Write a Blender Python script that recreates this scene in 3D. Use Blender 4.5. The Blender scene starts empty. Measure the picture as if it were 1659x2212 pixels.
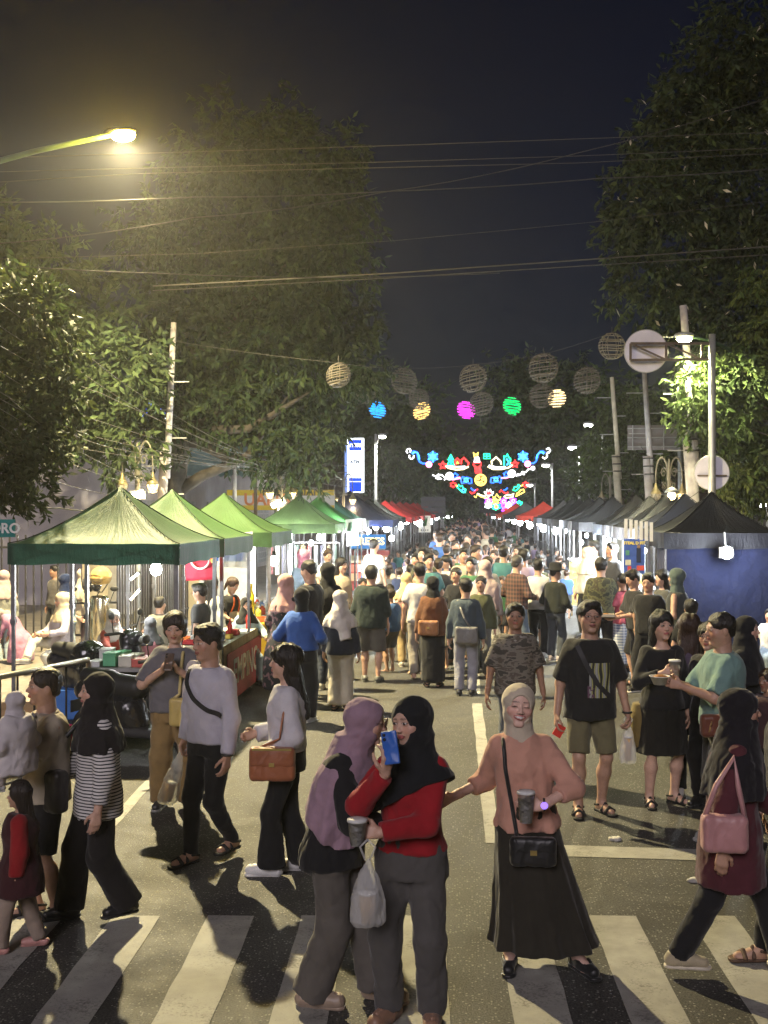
import bpy, math, random
import numpy as np
from mathutils import Vector, Matrix

sc = bpy.context.scene
COL = sc.collection
R = math.radians
random.seed(7)
RNG = np.random.default_rng(7)

# ------------------------------------------------------------------ camera
FPX = 1130.0            # focal length in pixels of a 768 x 1024 picture
CAMZ = 2.5
YAW = math.atan(86 / FPX)
PITCH = math.atan(4 / FPX)
cam_d = bpy.data.cameras.new('camera')
cam = bpy.data.objects.new('camera', cam_d)
COL.objects.link(cam)
cam.location = (0, 0, CAMZ)
cam.rotation_euler = (math.pi / 2 - PITCH, 0, YAW)
cam_d.sensor_fit = 'VERTICAL'
cam_d.sensor_height = 36.0
cam_d.lens = 36.0 * FPX / 1024.0
cam_d.clip_end = 1500
sc.camera = cam
bpy.context.view_layer.update()

# ------------------------------------------------------------------ night sky, added fill from behind the camera, exposure
world = bpy.data.worlds.new('World')
sc.world = world
world.use_nodes = True
wn = world.node_tree.nodes
wl = world.node_tree.links
wn.clear()
wo = wn.new('ShaderNodeOutputWorld')
bg = wn.new('ShaderNodeBackground')
sky = wn.new('ShaderNodeTexSky')
sky.sky_type = 'NISHITA'
sky.sun_disc = False
sky.sun_elevation = R(-3.0)
sky.sun_rotation = R(0)
sky.air_density = 1.0
sky.dust_density = 0.5
sky.ozone_density = 3.2
bg.inputs['Strength'].default_value = 0.06
wl.new(sky.outputs[0], bg.inputs['Color'])
wl.new(bg.outputs[0], wo.inputs[0])

sun_d = bpy.data.lights.new('city_glow_fill', 'SUN')  # soft fill added to light the faces, standing in for city glow
sun_d.energy = 1.1
sun_d.angle = R(22)
sun_d.color = (1.0, 0.90, 0.97)
sun = bpy.data.objects.new('city_glow_fill', sun_d)
COL.objects.link(sun)
sun.rotation_euler = (R(62), 0, R(-12))
sun.location = (0, -20, 30)

sc.view_settings.view_transform = 'Standard'
sc.view_settings.look = 'None'
sc.view_settings.exposure = 0.36
sc.view_settings.gamma = 1.0
sc.view_settings.use_curve_mapping = False
sc.render.engine = 'CYCLES'
cy = sc.cycles
cy.use_denoising = True
cy.max_bounces = 5
cy.diffuse_bounces = 2
cy.glossy_bounces = 2
cy.transmission_bounces = 4
cy.transparent_max_bounces = 6
cy.sample_clamp_indirect = 4.0
cy.sample_clamp_direct = 0.0
cy.caustics_reflective = False
cy.caustics_refractive = False
cy.use_light_tree = True
cy.use_adaptive_sampling = True
cy.adaptive_threshold = 0.035
cy.adaptive_min_samples = 16

# ------------------------------------------------------------------ helpers
S768 = 768.0 / 1659.0
FWD = np.array((-math.sin(YAW) * math.cos(PITCH), math.cos(YAW) * math.cos(PITCH), -math.sin(PITCH)))
RGT = np.array((math.cos(YAW), math.sin(YAW), 0.0))
UPV = np.cross(RGT, FWD)


def ray(dx, dy):
 return FWD + RGT * ((dx * S768 - 384) / FPX) + UPV * ((512 - dy * S768) / FPX)


def gp(dx, dy, z=0.0):
 """ground point under a spot measured in the photograph"""
 r = ray(dx, dy)
 t = (z - CAMZ) / r[2]
 return np.array((r[0] * t, r[1] * t, z))


def at(dx, dy, Y):
 """point at the given distance along the street"""
 r = ray(dx, dy)
 t = Y / r[1]
 return np.array((r[0] * t, Y, CAMZ + r[2] * t))


def new_mesh(name, V, F, smooth=True, col=None):
 """V (n,3) array; F list of index lists or (m,4)/(m,3) array"""
 me = bpy.data.meshes.new(name)
 V = np.asarray(V, dtype=np.float32)
 if isinstance(F, np.ndarray):
  m, k = F.shape
  me.vertices.add(len(V))
  me.vertices.foreach_set('co', V.ravel())
  me.loops.add(m * k)
  me.loops.foreach_set('vertex_index', F.astype(np.int32).ravel())
  me.polygons.add(m)
  me.polygons.foreach_set('loop_start', np.arange(0, m * k, k, dtype=np.int32))
  if smooth:
   me.polygons.foreach_set('use_smooth', np.ones(m, dtype=bool))
 else:
  me.from_pydata([tuple(map(float, v)) for v in V], [], F)
  if smooth:
   for p in me.polygons:
    p.use_smooth = True
 me.update(calc_edges=True)
 if col is not None:
  a = me.color_attributes.new('Col', 'FLOAT_COLOR', 'POINT')
  c = np.ones((len(V), 4), dtype=np.float32)
  c[:, :3] = col
  a.data.foreach_set('color', c.ravel())
 return me


def tag(o, label=None, cat=None, group=None, kind=None):
 if label: o['label'] = label
 if cat: o['category'] = cat
 if group: o['group'] = group
 if kind: o['kind'] = kind
 return o


def obj(name, me, mat=None, parent=None, loc=None, color=None):
 o = bpy.data.objects.new(name, me)
 COL.objects.link(o)
 if mat is not None and me is not None:
  mats = mat if isinstance(mat, (list, tuple)) else [mat]
  if len(me.materials) == 0:
   for m in mats:
    me.materials.append(m)
  elif me.materials[0] != mats[0]:
   for i, m in enumerate(mats):
    o.material_slots[i].link = 'OBJECT'
    o.material_slots[i].material = m
 if parent is not None:
  o.parent = parent
 if loc is not None:
  o.location = tuple(float(v) for v in loc)
 if color is not None:
  o.color = (color[0], color[1], color[2], 1)
 return o


def thing(name, label, cat, loc=(0, 0, 0), rz=0.0, group=None):
 o = bpy.data.objects.new(name, None)
 COL.objects.link(o)
 o.empty_display_size = 0.1
 o.location = tuple(float(v) for v in loc)
 o.rotation_euler = (0, 0, rz)
 return tag(o, label, cat, group)


def copy_tree(o, parent=None):
 c = o.copy()
 COL.objects.link(c)
 if parent is not None:
  c.parent = parent
 for ch in list(o.children):
  copy_tree(ch, c)
 return c


class MB:
 """collects boxes, bars, tubes, lathes into one mesh"""
 def __init__(s):
  s.v = []; s.f = []; s.n = 0

 def add(s, V, F):
  V = [tuple(map(float, p)) for p in V]
  s.v += V
  s.f += [[i + s.n for i in f] for f in F]
  s.n += len(V)
  return s

 def box(s, c, d, rz=0.0, M=None):
  x, y, z = d[0] / 2, d[1] / 2, d[2] / 2
  P = np.array([(-x, -y, -z), (x, -y, -z), (x, y, -z), (-x, y, -z), (-x, -y, z), (x, -y, z), (x, y, z), (-x, y, z)])
  if M is not None:
   P = P @ np.array(M).T
  elif rz:
   cr, sr = math.cos(rz), math.sin(rz)
   P = P @ np.array(((cr, sr, 0), (-sr, cr, 0), (0, 0, 1)))
  P = P + np.array(c)
  return s.add(P, [[0, 3, 2, 1], [4, 5, 6, 7], [0, 1, 5, 4], [1, 2, 6, 5], [2, 3, 7, 6], [3, 0, 4, 7]])

 def bar(s, a, b, w, h=None):
  """square bar from a to b"""
  a = np.array(a, float); b = np.array(b, float)
  d = b - a; L = np.linalg.norm(d) or 1e-6
  d = d / L
  up = np.array((0, 0, 1.0)) if abs(d[2]) < 0.95 else np.array((0, 1.0, 0))
  sx = np.cross(d, up); sx /= np.linalg.norm(sx)
  sy = np.cross(sx, d)
  M = np.stack([sx, d, sy], 1)
  return s.box((a + b) / 2, (w, L, h or w), M=M)

 def tube(s, pts, r, n=8, closed=False, cap=True):
  pts = [np.array(p, float) for p in pts]
  m = len(pts)
  rr = r if hasattr(r, '__len__') else [r] * m
  V = []; prev = None
  for i, p in enumerate(pts):
   if closed:
    d = pts[(i + 1) % m] - pts[i - 1]
   else:
    d = pts[min(i + 1, m - 1)] - pts[max(i - 1, 0)]
   d = d / (np.linalg.norm(d) or 1)
   if prev is None:
    up = np.array((0, 0, 1.0)) if abs(d[2]) < 0.9 else np.array((1.0, 0, 0))
    u = np.cross(d, up)
   else:
    u = prev - d * np.dot(prev, d)
   u = u / (np.linalg.norm(u) or 1)
   prev = u
   w = np.cross(d, u)
   for k in range(n):
    t = 2 * math.pi * k / n
    V.append(p + (u * math.cos(t) + w * math.sin(t)) * rr[i])
  F = []
  for i in range(m if closed else m - 1):
   j = (i + 1) % m
   for k in range(n):
    k2 = (k + 1) % n
    F.append([i * n + k, j * n + k, j * n + k2, i * n + k2])
  if cap and not closed:
   F.append([k for k in range(n)])
   F.append([(m - 1) * n + n - 1 - k for k in range(n)])
  return s.add(V, F)

 def lathe(s, prof, c=(0, 0, 0), n=16):
  """profile of (radius, z) from bottom to top"""
  V = []
  for r, z in prof:
   for k in range(n):
    t = 2 * math.pi * k / n
    V.append((c[0] + r * math.cos(t), c[1] + r * math.sin(t), c[2] + z))
  F = []
  for i in range(len(prof) - 1):
   for k in range(n):
    k2 = (k + 1) % n
    F.append([i * n + k, i * n + k2, (i + 1) * n + k2, (i + 1) * n + k])
  if prof[0][0] > 1e-4: F.append([n - 1 - k for k in range(n)])
  if prof[-1][0] > 1e-4: F.append([(len(prof) - 1) * n + k for k in range(n)])
  return s.add(V, F)

 def sphere(s, c, r, n=12, m=8, sc=(1, 1, 1)):
  prof = []
  V = []
  for i in range(m + 1):
   t = -math.pi / 2 + math.pi * i / m
   for k in range(n):
    a = 2 * math.pi * k / n
    V.append((c[0] + r * sc[0] * math.cos(t) * math.cos(a), c[1] + r * sc[1] * math.cos(t) * math.sin(a), c[2] + r * sc[2] * math.sin(t)))
  F = []
  for i in range(m):
   for k in range(n):
    k2 = (k + 1) % n
    F.append([i * n + k, i * n + k2, (i + 1) * n + k2, (i + 1) * n + k])
  return s.add(V, F)

 def quad(s, a, b, c, d):
  return s.add([a, b, c, d], [[0, 1, 2, 3]])

 def mesh(s, name, smooth=False):
  return new_mesh(name, np.array(s.v, dtype=np.float32), s.f, smooth)

 def build(s, name, mat, parent=None, smooth=False, loc=None, color=None):
  return obj(name, s.mesh(name, smooth), mat, parent, loc, color)


# ------------------------------------------------------------------ materials
MATS = {}


def nodes_of(name):
 m = bpy.data.materials.new(name)
 m.use_nodes = True
 nt = m.node_tree
 nt.nodes.clear()
 out = nt.nodes.new('ShaderNodeOutputMaterial')
 b = nt.nodes.new('ShaderNodeBsdfPrincipled')
 nt.links.new(b.outputs[0], out.inputs[0])
 return m, nt, b, out


def N(nt, t, **kw):
 n = nt.nodes.new(t)
 for k, v in kw.items():
  if k.startswith('i_'):
   n.inputs[k[2:].replace('_', ' ')].default_value = v
  else:
   setattr(n, k, v)
 return n


def mixc(nt, fac, a, b, mode='MIX'):
 n = nt.nodes.new('ShaderNodeMix')
 n.data_type = 'RGBA'
 n.blend_type = mode
 for i, v in ((0, fac), (6, a), (7, b)):
  if hasattr(v, 'is_linked') or isinstance(v, bpy.types.NodeSocket):
   nt.links.new(v, n.inputs[i])
  elif i == 0:
   n.inputs[0].default_value = v
  else:
   n.inputs[i].default_value = (v[0], v[1], v[2], 1)
 return n.outputs[2]


def math_n(nt, op, a, b=None, clamp=False):
 n = nt.nodes.new('ShaderNodeMath')
 n.operation = op
 n.use_clamp = clamp
 for i, v in enumerate((a, b)):
  if v is None: continue
  if isinstance(v, bpy.types.NodeSocket):
   nt.links.new(v, n.inputs[i])
  else:
   n.inputs[i].default_value = v
 return n.outputs[0]


def ramp(nt, fac, stops):
 n = nt.nodes.new('ShaderNodeValToRGB')
 el = n.color_ramp.elements
 while len(el) < len(stops):
  el.new(0.5)
 for e, (p, c) in zip(el, stops):
  e.position = p
  e.color = (c[0], c[1], c[2], 1) if hasattr(c, '__len__') else (c, c, c, 1)
 nt.links.new(fac, n.inputs[0])
 return n.outputs[0]


def coords(nt, scale=None, kind='Object'):
 t = nt.nodes.new('ShaderNodeTexCoord')
 o = t.outputs[kind]
 if scale is not None:
  mp = nt.nodes.new('ShaderNodeMapping')
  mp.inputs['Scale'].default_value = scale if hasattr(scale, '__len__') else (scale,) * 3
  nt.links.new(o, mp.inputs[0])
  o = mp.outputs[0]
 return o


def noise(nt, vec, scale, detail=3.0, rough=0.55):
 n = N(nt, 'ShaderNodeTexNoise')
 n.inputs['Scale'].default_value = scale
 n.inputs['Detail'].default_value = detail
 n.inputs['Roughness'].default_value = rough
 nt.links.new(vec, n.inputs['Vector'])
 return n.outputs[0]


def bump(nt, b, h, strength, dist=0.01):
 n = N(nt, 'ShaderNodeBump')
 n.inputs['Strength'].default_value = strength
 n.inputs['Distance'].default_value = dist
 nt.links.new(h, n.inputs['Height'])
 nt.links.new(n.outputs[0], b.inputs['Normal'])


def plain(name, c, rough=0.7, metal=0.0, var=0.18, scale=6.0, bmp=0.0, spec=0.4, coat=0.0):
 """plain surface with slight uneven tone and wear"""
 if name in MATS: return MATS[name]
 m, nt, b, out = nodes_of(name)
 v = coords(nt)
 n = noise(nt, v, scale, 5)
 lo = [max(0, x * (1 - var)) for x in c]; hi = [min(1, x * (1 + var)) for x in c]
 nt.links.new(ramp(nt, n, [(0.3, lo), (0.7, hi)]), b.inputs['Base Color'])
 b.inputs['Roughness'].default_value = rough
 b.inputs['Metallic'].default_value = metal
 b.inputs['Specular IOR Level'].default_value = spec
 b.inputs['Coat Weight'].default_value = coat
 if bmp: bump(nt, b, noise(nt, v, scale * 8, 3), bmp)
 MATS[name] = m
 return m


def emis(name, c, s):
 if name in MATS: return MATS[name]
 m = bpy.data.materials.new(name)
 m.use_nodes = True
 nt = m.node_tree
 nt.nodes.clear()
 out = nt.nodes.new('ShaderNodeOutputMaterial')
 e = nt.nodes.new('ShaderNodeEmission')
 e.inputs[0].default_value = (c[0], c[1], c[2], 1)
 e.inputs[1].default_value = s
 nt.links.new(e.outputs[0], out.inputs[0])
 if name != 'sodium_glass': m.cycles.emission_sampling = 'NONE'
 MATS[name] = m
 return m


def cloth_mat(name='cloth', rough=0.88, weave=1.0, shine=0.25):
 """fabric whose colour is each object's own colour"""
 if name in MATS: return MATS[name]
 m, nt, b, out = nodes_of(name)
 oi = N(nt, 'ShaderNodeObjectInfo')
 v = coords(nt)
 n1 = noise(nt, v, 9, 4)
 n2 = noise(nt, v, 160, 2)
 c = mixc(nt, ramp(nt, n1, [(0.3, 0.0), (0.75, 1.0)]), mixc(nt, 1.0, oi.outputs['Color'], (0.80, 0.80, 0.80), 'MULTIPLY'), oi.outputs['Color'])
 nt.links.new(c, b.inputs['Base Color'])
 b.inputs['Roughness'].default_value = rough
 b.inputs['Specular IOR Level'].default_value = shine
 b.inputs['Sheen Weight'].default_value = 0.15
 b.inputs['Sheen Roughness'].default_value = 0.5
 mp = N(nt, 'ShaderNodeMapping')
 mp.inputs['Scale'].default_value = (1.5, 1.5, 0.85)
 nz = N(nt, 'ShaderNodeTexNoise'); nz.inputs['Scale'].default_value = 5.0; nz.inputs['Detail'].default_value = 2.0
 nt.links.new(v, nz.inputs[0])
 vm = N(nt, 'ShaderNodeVectorMath', operation='MULTIPLY_ADD')
 vm.inputs[1].default_value = (.22, .22, .22)
 nt.links.new(nz.outputs[1], vm.inputs[0]); nt.links.new(v, vm.inputs[2]); nt.links.new(vm.outputs[0], mp.inputs[0])
 vs = []
 for sc_, am in ((5.0, 1.0), (11.0, .38)):
  vo = N(nt, 'ShaderNodeTexVoronoi', feature='F1'); vo.inputs['Scale'].default_value = sc_
  nt.links.new(mp.outputs[0], vo.inputs['Vector'])
  vs.append(math_n(nt, 'MULTIPLY', vo.outputs['Distance'], am))
 h = math_n(nt, 'ADD', math_n(nt, 'ADD', vs[0], vs[1]), math_n(nt, 'MULTIPLY', n2, 0.03 * weave))
 bump(nt, b, h, 0.38, 0.04)
 MATS[name] = m
 return m


def skin_mat():
 if 'skin' in MATS: return MATS['skin']
 m, nt, b, out = nodes_of('skin')
 at_ = N(nt, 'ShaderNodeAttribute', attribute_name='Col')
 v = coords(nt)
 n = noise(nt, v, 30, 4)
 c = mixc(nt, ramp(nt, n, [(0.3, 0.0), (0.75, 1.0)]), mixc(nt, 1.0, at_.outputs[0], (0.84, 0.80, 0.78), 'MULTIPLY'), at_.outputs[0])
 nt.links.new(c, b.inputs['Base Color'])
 b.inputs['Roughness'].default_value = 0.48
 b.inputs['Specular IOR Level'].default_value = 0.42
 b.inputs['Subsurface Weight'].default_value = 0.0
 bump(nt, b, noise(nt, v, 260, 2), 0.12, 0.004)
 MATS['skin'] = m
 return m


def hair_mat():
 if 'hair' in MATS: return MATS['hair']
 m, nt, b, out = nodes_of('hair')
 oi = N(nt, 'ShaderNodeObjectInfo')
 v = coords(nt, (1, 1, 0.12))
 n = noise(nt, v, 120, 3)
 c = mixc(nt, ramp(nt, n, [(0.35, 0.0), (0.7, 1.0)]), mixc(nt, 1.0, oi.outputs['Color'], (0.45, 0.45, 0.45), 'MULTIPLY'), oi.outputs['Color'])
 nt.links.new(c, b.inputs['Base Color'])
 b.inputs['Roughness'].default_value = 0.42
 b.inputs['Specular IOR Level'].default_value = 0.5
 bump(nt, b, n, 0.9, 0.012)
 MATS['hair'] = m
 return m


def lamp(name, loc, power, color=(1, 1, 1), radius=0.05, kind='POINT', parent=None, **kw):
 l = bpy.data.lights.new(name, kind)
 l.energy = power
 l.color = color
 l.shadow_soft_size = radius
 for k, v in kw.items():
  setattr(l, k, v)
 o = bpy.data.objects.new(name, l)
 COL.objects.link(o)
 o.location = tuple(float(v) for v in loc)
 if parent is not None: o.parent = parent
 return o


def text_obj(name, body, size, mat, parent=None, loc=(0, 0, 0), rot_=(math.pi / 2, 0, 0), extrude=0.004, align='CENTER', bold=0.0, sx=1.0):
 """lettering as a thin mesh"""
 cu = bpy.data.curves.new(name, 'FONT')
 cu.body = body
 cu.size = size
 cu.extrude = extrude
 cu.offset = bold
 cu.align_x = align
 cu.align_y = 'CENTER'
 cu.resolution_u = 3
 o = bpy.data.objects.new(name, cu)
 COL.objects.link(o)
 bpy.context.view_layer.update()
 me = bpy.data.meshes.new_from_object(o.evaluated_get(bpy.context.evaluated_depsgraph_get()))
 bpy.data.objects.remove(o)
 bpy.data.curves.remove(cu)
 me.name = name
 me.materials.clear()
 t = obj(name, me, mat, parent, loc)
 t.rotation_euler = rot_
 t.scale = (sx, 1, 1)
 return t

# ------------------------------------------------------------------ signed distance shapes -> smooth meshes
class Fd:
 def __init__(s, f, lo, hi):
  s.f = f
  s.lo = np.array(lo, float); s.hi = np.array(hi, float)

 def __call__(s, X, Y, Z):
  return s.f(X, Y, Z)


def cap(a, b, ra, rb, flat=False):
 """tapered limb from a to b, its far end cut flat when asked"""
 a = np.array(a, float); b = np.array(b, float)
 d = b - a
 L2 = float(d @ d) or 1e-9
 L = math.sqrt(L2); u = d / L
 a0, a1, a2 = map(np.float32, a); d0, d1, d2 = map(np.float32, d); dr = np.float32(rb - ra)

 def f(X, Y, Z):
  px, py, pz = X - a0, Y - a1, Z - a2
  t = (px * d0 + py * d1 + pz * d2) / np.float32(L2)
  tc = np.clip(t, 0, 1)
  qx = px - tc * d0; qy = py - tc * d1; qz = pz - tc * d2
  r = np.sqrt(qx * qx + qy * qy + qz * qz) - (np.float32(ra) + tc * dr)
  if flat:
   r = np.maximum(r, (t - 1) * np.float32(L))
  return r
 m = max(ra, rb)
 return Fd(f, np.minimum(a - ra, b - rb), np.maximum(a + ra, b + rb))


def ell(c, r, M=None):
 c = np.array(c, float); r = np.array(r, float)
 Mi = None if M is None else np.array(M).T.astype(np.float32)
 m = np.float32(r.min())

 def f(X, Y, Z):
  px, py, pz = X - np.float32(c[0]), Y - np.float32(c[1]), Z - np.float32(c[2])
  if Mi is not None:
   px, py, pz = (Mi[0, 0] * px + Mi[0, 1] * py + Mi[0, 2] * pz, Mi[1, 0] * px + Mi[1, 1] * py + Mi[1, 2] * pz,
                          Mi[2, 0] * px + Mi[2, 1] * py + Mi[2, 2] * pz)
  px = px / np.float32(r[0]); py = py / np.float32(r[1]); pz = pz / np.float32(r[2])
  k0 = np.sqrt(px * px + py * py + pz * pz)
  px = px / np.float32(r[0]); py = py / np.float32(r[1]); pz = pz / np.float32(r[2])
  k1 = np.sqrt(px * px + py * py + pz * pz) + np.float32(1e-6)
  return k0 * (k0 - 1) / k1
 R_ = r if M is None else np.full(3, r.max())
 return Fd(f, c - R_, c + R_)


def loft(zs, cx, cy_, a, b, n=2.0, fold=None, cut=True):
 """stack of ellipses along the upright; fold = (amplitudes at zs, count, phase)"""
 zs = np.array(zs, float); cx = np.array(cx, float); cy_ = np.array(cy_, float); a = np.array(a, float); b = np.array(b, float)

 def f(X, Y, Z):
  z = np.asarray(Z).ravel()
  ax = np.interp(z, zs, a).astype(np.float32).reshape(Z.shape); bx = np.interp(z, zs, b).astype(np.float32).reshape(Z.shape)
  x = (X - np.interp(z, zs, cx).astype(np.float32).reshape(Z.shape)) / ax
  y = (Y - np.interp(z, zs, cy_).astype(np.float32).reshape(Z.shape)) / bx
  if n == 2.0:
   k = np.sqrt(x * x + y * y)
  else:
   k = (np.abs(x) ** n + np.abs(y) ** n) ** (1.0 / n)
  if fold is not None:
   am = np.interp(z, zs, fold[0]).astype(np.float32).reshape(Z.shape)
   th = np.arctan2(y, x)
   k = k - am * (np.sin(th * fold[1] + fold[2]) * 0.7 + 0.4 * np.sin(th * (fold[1] * 1.7 // 1) + fold[2] * 2.3 + 2 * np.asarray(Z)))
  d = (k - 1) * np.minimum(ax, bx)
  if cut:
   d = np.maximum(d, np.maximum(Z - np.float32(zs[-1]), np.float32(zs[0]) - Z))
  return d
 e = 1.0 if fold is None else 1.0 + max(fold[0]) * 1.1
 lo = (min((cx - a * e)), min((cy_ - b * e)), zs[0]); hi = (max((cx + a * e)), max((cy_ + b * e)), zs[-1])
 return Fd(f, lo, hi)


def U(k, *fs):
 fs = [f for f in fs if f is not None]

 def g(X, Y, Z):
  d = fs[0](X, Y, Z)
  for h in fs[1:]:
   e = h(X, Y, Z)
   if k > 0:
    t = np.clip(0.5 + 0.5 * (e - d) / np.float32(k), 0, 1)
    d = e + (d - e) * t - np.float32(k) * t * (1 - t)
   else:
    d = np.minimum(d, e)
  return d
 return Fd(g, np.min([f.lo for f in fs], 0), np.max([f.hi for f in fs], 0))


def sub(f, h, k=0.0):
 def g(X, Y, Z):
  d = f(X, Y, Z); e = -h(X, Y, Z)
  if k > 0:
   t = np.clip(0.5 - 0.5 * (e - d) / np.float32(k), 0, 1)
   return e + (d - e) * t + np.float32(k) * t * (1 - t)
  return np.maximum(d, e)
 return Fd(g, f.lo, f.hi)


def half(f, n, o):
 """keep the side of the plane through o that n points away from"""
 n = np.array(n, float); n /= np.linalg.norm(n)
 c = float(n @ np.array(o, float))
 return Fd(lambda X, Y, Z: np.maximum(f(X, Y, Z), X * np.float32(n[0]) + Y * np.float32(n[1]) + Z * np.float32(n[2]) - np.float32(c)), f.lo, f.hi)


def wrinkle(f, amp, seed, lam=0.10, vert=0.35):
 """push cloth in and out in soft irregular folds"""
 if amp <= 0: return f
 rg = np.random.default_rng(seed)
 ks = []
 for i in range(4):
  k = rg.normal(size=3); k[2] *= vert
  k /= np.linalg.norm(k)
  ks.append((k * 2 * math.pi / (lam * rg.uniform(0.9, 2.2)), rg.uniform(0, 6.28), rg.uniform(0.5, 1)))

 def g(X, Y, Z):
  d = f(X, Y, Z)
  w = np.sin(X * np.float32(9 + seed % 3) + Z * np.float32(13)) + np.sin(Y * np.float32(11) - Z * np.float32(7))
  s = 0
  for k, p, a in ks:
   s = s + np.float32(a) * (1.1 - 2 * np.sqrt(np.abs(np.sin(np.float32(.5) * (X * np.float32(k[0]) + Y * np.float32(k[1]) + Z * np.float32(k[2]) + np.float32(p) + w)))))
  f2 = 0
  for k, p, a in ks[:3]:
   f2 = f2 + np.float32(a) * (1.1 - 2 * np.sqrt(np.abs(np.sin(np.float32(1.15) * (X * np.float32(k[1]) - Y * np.float32(k[0]) + Z * np.float32(k[2] * 2.2) + np.float32(p * 2) - w)))))
  return d + np.float32(amp * 0.62) * s + np.float32(amp * 0.26) * f2
 return Fd(g, f.lo - amp, f.hi + amp)


_OFF = np.array([(i, j, k) for i in (0, 1) for j in (0, 1) for k in (0, 1)])
_EDG = [(p, q) for p in range(8) for q in range(p + 1, 8) if abs(_OFF[p] - _OFF[q]).sum() == 1]


def nets(fd, h, clip_lo=None, clip_hi=None):
 lo = fd.lo - 2.2 * h; hi = fd.hi + 2.2 * h
 if clip_lo is not None: lo = np.maximum(lo, clip_lo)
 if clip_hi is not None: hi = np.minimum(hi, clip_hi)
 n = np.maximum(np.ceil((hi - lo) / h).astype(int) + 1, 3)
 X = (lo[0] + h * np.arange(n[0], dtype=np.float32)).reshape(-1, 1, 1).astype(np.float32)
 Y = (lo[1] + h * np.arange(n[1], dtype=np.float32)).reshape(1, -1, 1).astype(np.float32)
 Z = (lo[2] + h * np.arange(n[2], dtype=np.float32)).reshape(1, 1, -1).astype(np.float32)
 d = np.broadcast_to(fd(X, Y, Z), tuple(n)).astype(np.float32).copy()
 for ax in range(3):
  sl = [slice(None)] * 3
  for e in (0, -1):
   sl[ax] = e
   d[tuple(sl)] = np.maximum(d[tuple(sl)], h * 0.5)
 ins = d < 0
 s = np.zeros(tuple(n - 1), np.int8)
 for i, j, k in _OFF:
  s += ins[i:n[0] - 1 + i, j:n[1] - 1 + j, k:n[2] - 1 + k]
 act = (s > 0) & (s < 8)
 idx = np.argwhere(act)
 if len(idx) == 0:
  return np.zeros((0, 3), np.float32), np.zeros((0, 4), np.int32)
 vals = np.stack([d[idx[:, 0] + o[0], idx[:, 1] + o[1], idx[:, 2] + o[2]] for o in _OFF], 1)
 acc = np.zeros((len(idx), 3), np.float32); cnt = np.zeros(len(idx), np.float32)
 for p, q in _EDG:
  v0 = vals[:, p]; v1 = vals[:, q]
  m = (v0 < 0) != (v1 < 0)
  t = np.where(m, v0 / np.where(m, v0 - v1, 1), 0)
  acc += (_OFF[p] + (_OFF[q] - _OFF[p]) * t[:, None]) * m[:, None]
  cnt += m
 V = ((idx + acc / cnt[:, None]) * h + lo).astype(np.float32)
 look = np.full(act.shape, -1, np.int32)
 look[act] = np.arange(len(idx))
 Q = []
 nx, ny, nz = n
 A = ins[:-1, 1:-1, 1:-1]; B = ins[1:, 1:-1, 1:-1]
 e = np.argwhere(A != B); i, j, k = e[:, 0], e[:, 1] + 1, e[:, 2] + 1
 q = np.stack([look[i, j - 1, k - 1], look[i, j, k - 1], look[i, j, k], look[i, j - 1, k]], 1); fl = ~A[A != B]
 q[fl] = q[fl][:, ::-1]; Q.append(q)
 A = ins[1:-1, :-1, 1:-1]; B = ins[1:-1, 1:, 1:-1]
 e = np.argwhere(A != B); i, j, k = e[:, 0] + 1, e[:, 1], e[:, 2] + 1
 q = np.stack([look[i - 1, j, k - 1], look[i - 1, j, k], look[i, j, k], look[i, j, k - 1]], 1); fl = ~A[A != B]
 q[fl] = q[fl][:, ::-1]; Q.append(q)
 A = ins[1:-1, 1:-1, :-1]; B = ins[1:-1, 1:-1, 1:]
 e = np.argwhere(A != B); i, j, k = e[:, 0] + 1, e[:, 1] + 1, e[:, 2]
 q = np.stack([look[i - 1, j - 1, k], look[i, j - 1, k], look[i, j, k], look[i - 1, j, k]], 1); fl = ~A[A != B]
 q[fl] = q[fl][:, ::-1]; Q.append(q)
 Q = np.concatenate(Q)
 Q = Q[(Q >= 0).all(1)]
 return V, Q


def sdf_obj(name, fd, h, mat, parent=None, color=None, loc=None, colfn=None):
 V, Q = nets(fd, h)
 me = new_mesh(name, V, Q, True, colfn(V) if colfn else None)
 return obj(name, me, mat, parent, loc, color)


def rot(yaw=0, pitch=0, roll=0):
 """head turn: yaw to the figure's +x side, pitch up, roll"""
 return np.array(Matrix.Rotation(R(yaw), 3, 'Z') @ Matrix.Rotation(R(-pitch), 3, 'X') @ Matrix.Rotation(R(roll), 3, 'Y'))


def ik(S, T, l1, l2, pole):
 S = np.array(S, float); T = np.array(T, float); pole = np.array(pole, float)
 d = T - S; L = np.linalg.norm(d)
 mx = (l1 + l2) * 0.995
 if L > mx:
  T = S + d / L * mx; d = T - S; L = mx
 u = d / L
 p = pole - u * (pole @ u)
 nn = np.linalg.norm(p)
 p = p / nn if nn > 1e-6 else np.array((0, 1.0, 0))
 x = (l1 * l1 - l2 * l2 + L * L) / (2 * L)
 hgt = math.sqrt(max(l1 * l1 - x * x, 0))
 return S + u * x + p * hgt, T

# ------------------------------------------------------------------ people
TORSO_M = dict(z=[.455, .49, .53, .60, .66, .72, .765, .795, .815, .835],
               a=[.070, .092, .094, .086, .092, .102, .104, .094, .060, .036],
               b=[.060, .070, .070, .064, .066, .070, .066, .055, .044, .038])
TORSO_F = dict(z=[.455, .49, .53, .60, .66, .72, .765, .795, .815, .835],
               a=[.074, .098, .098, .078, .080, .088, .090, .080, .052, .031],
               b=[.062, .074, .072, .060, .064, .076, .066, .050, .040, .034])


class Body:
 pass


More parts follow.
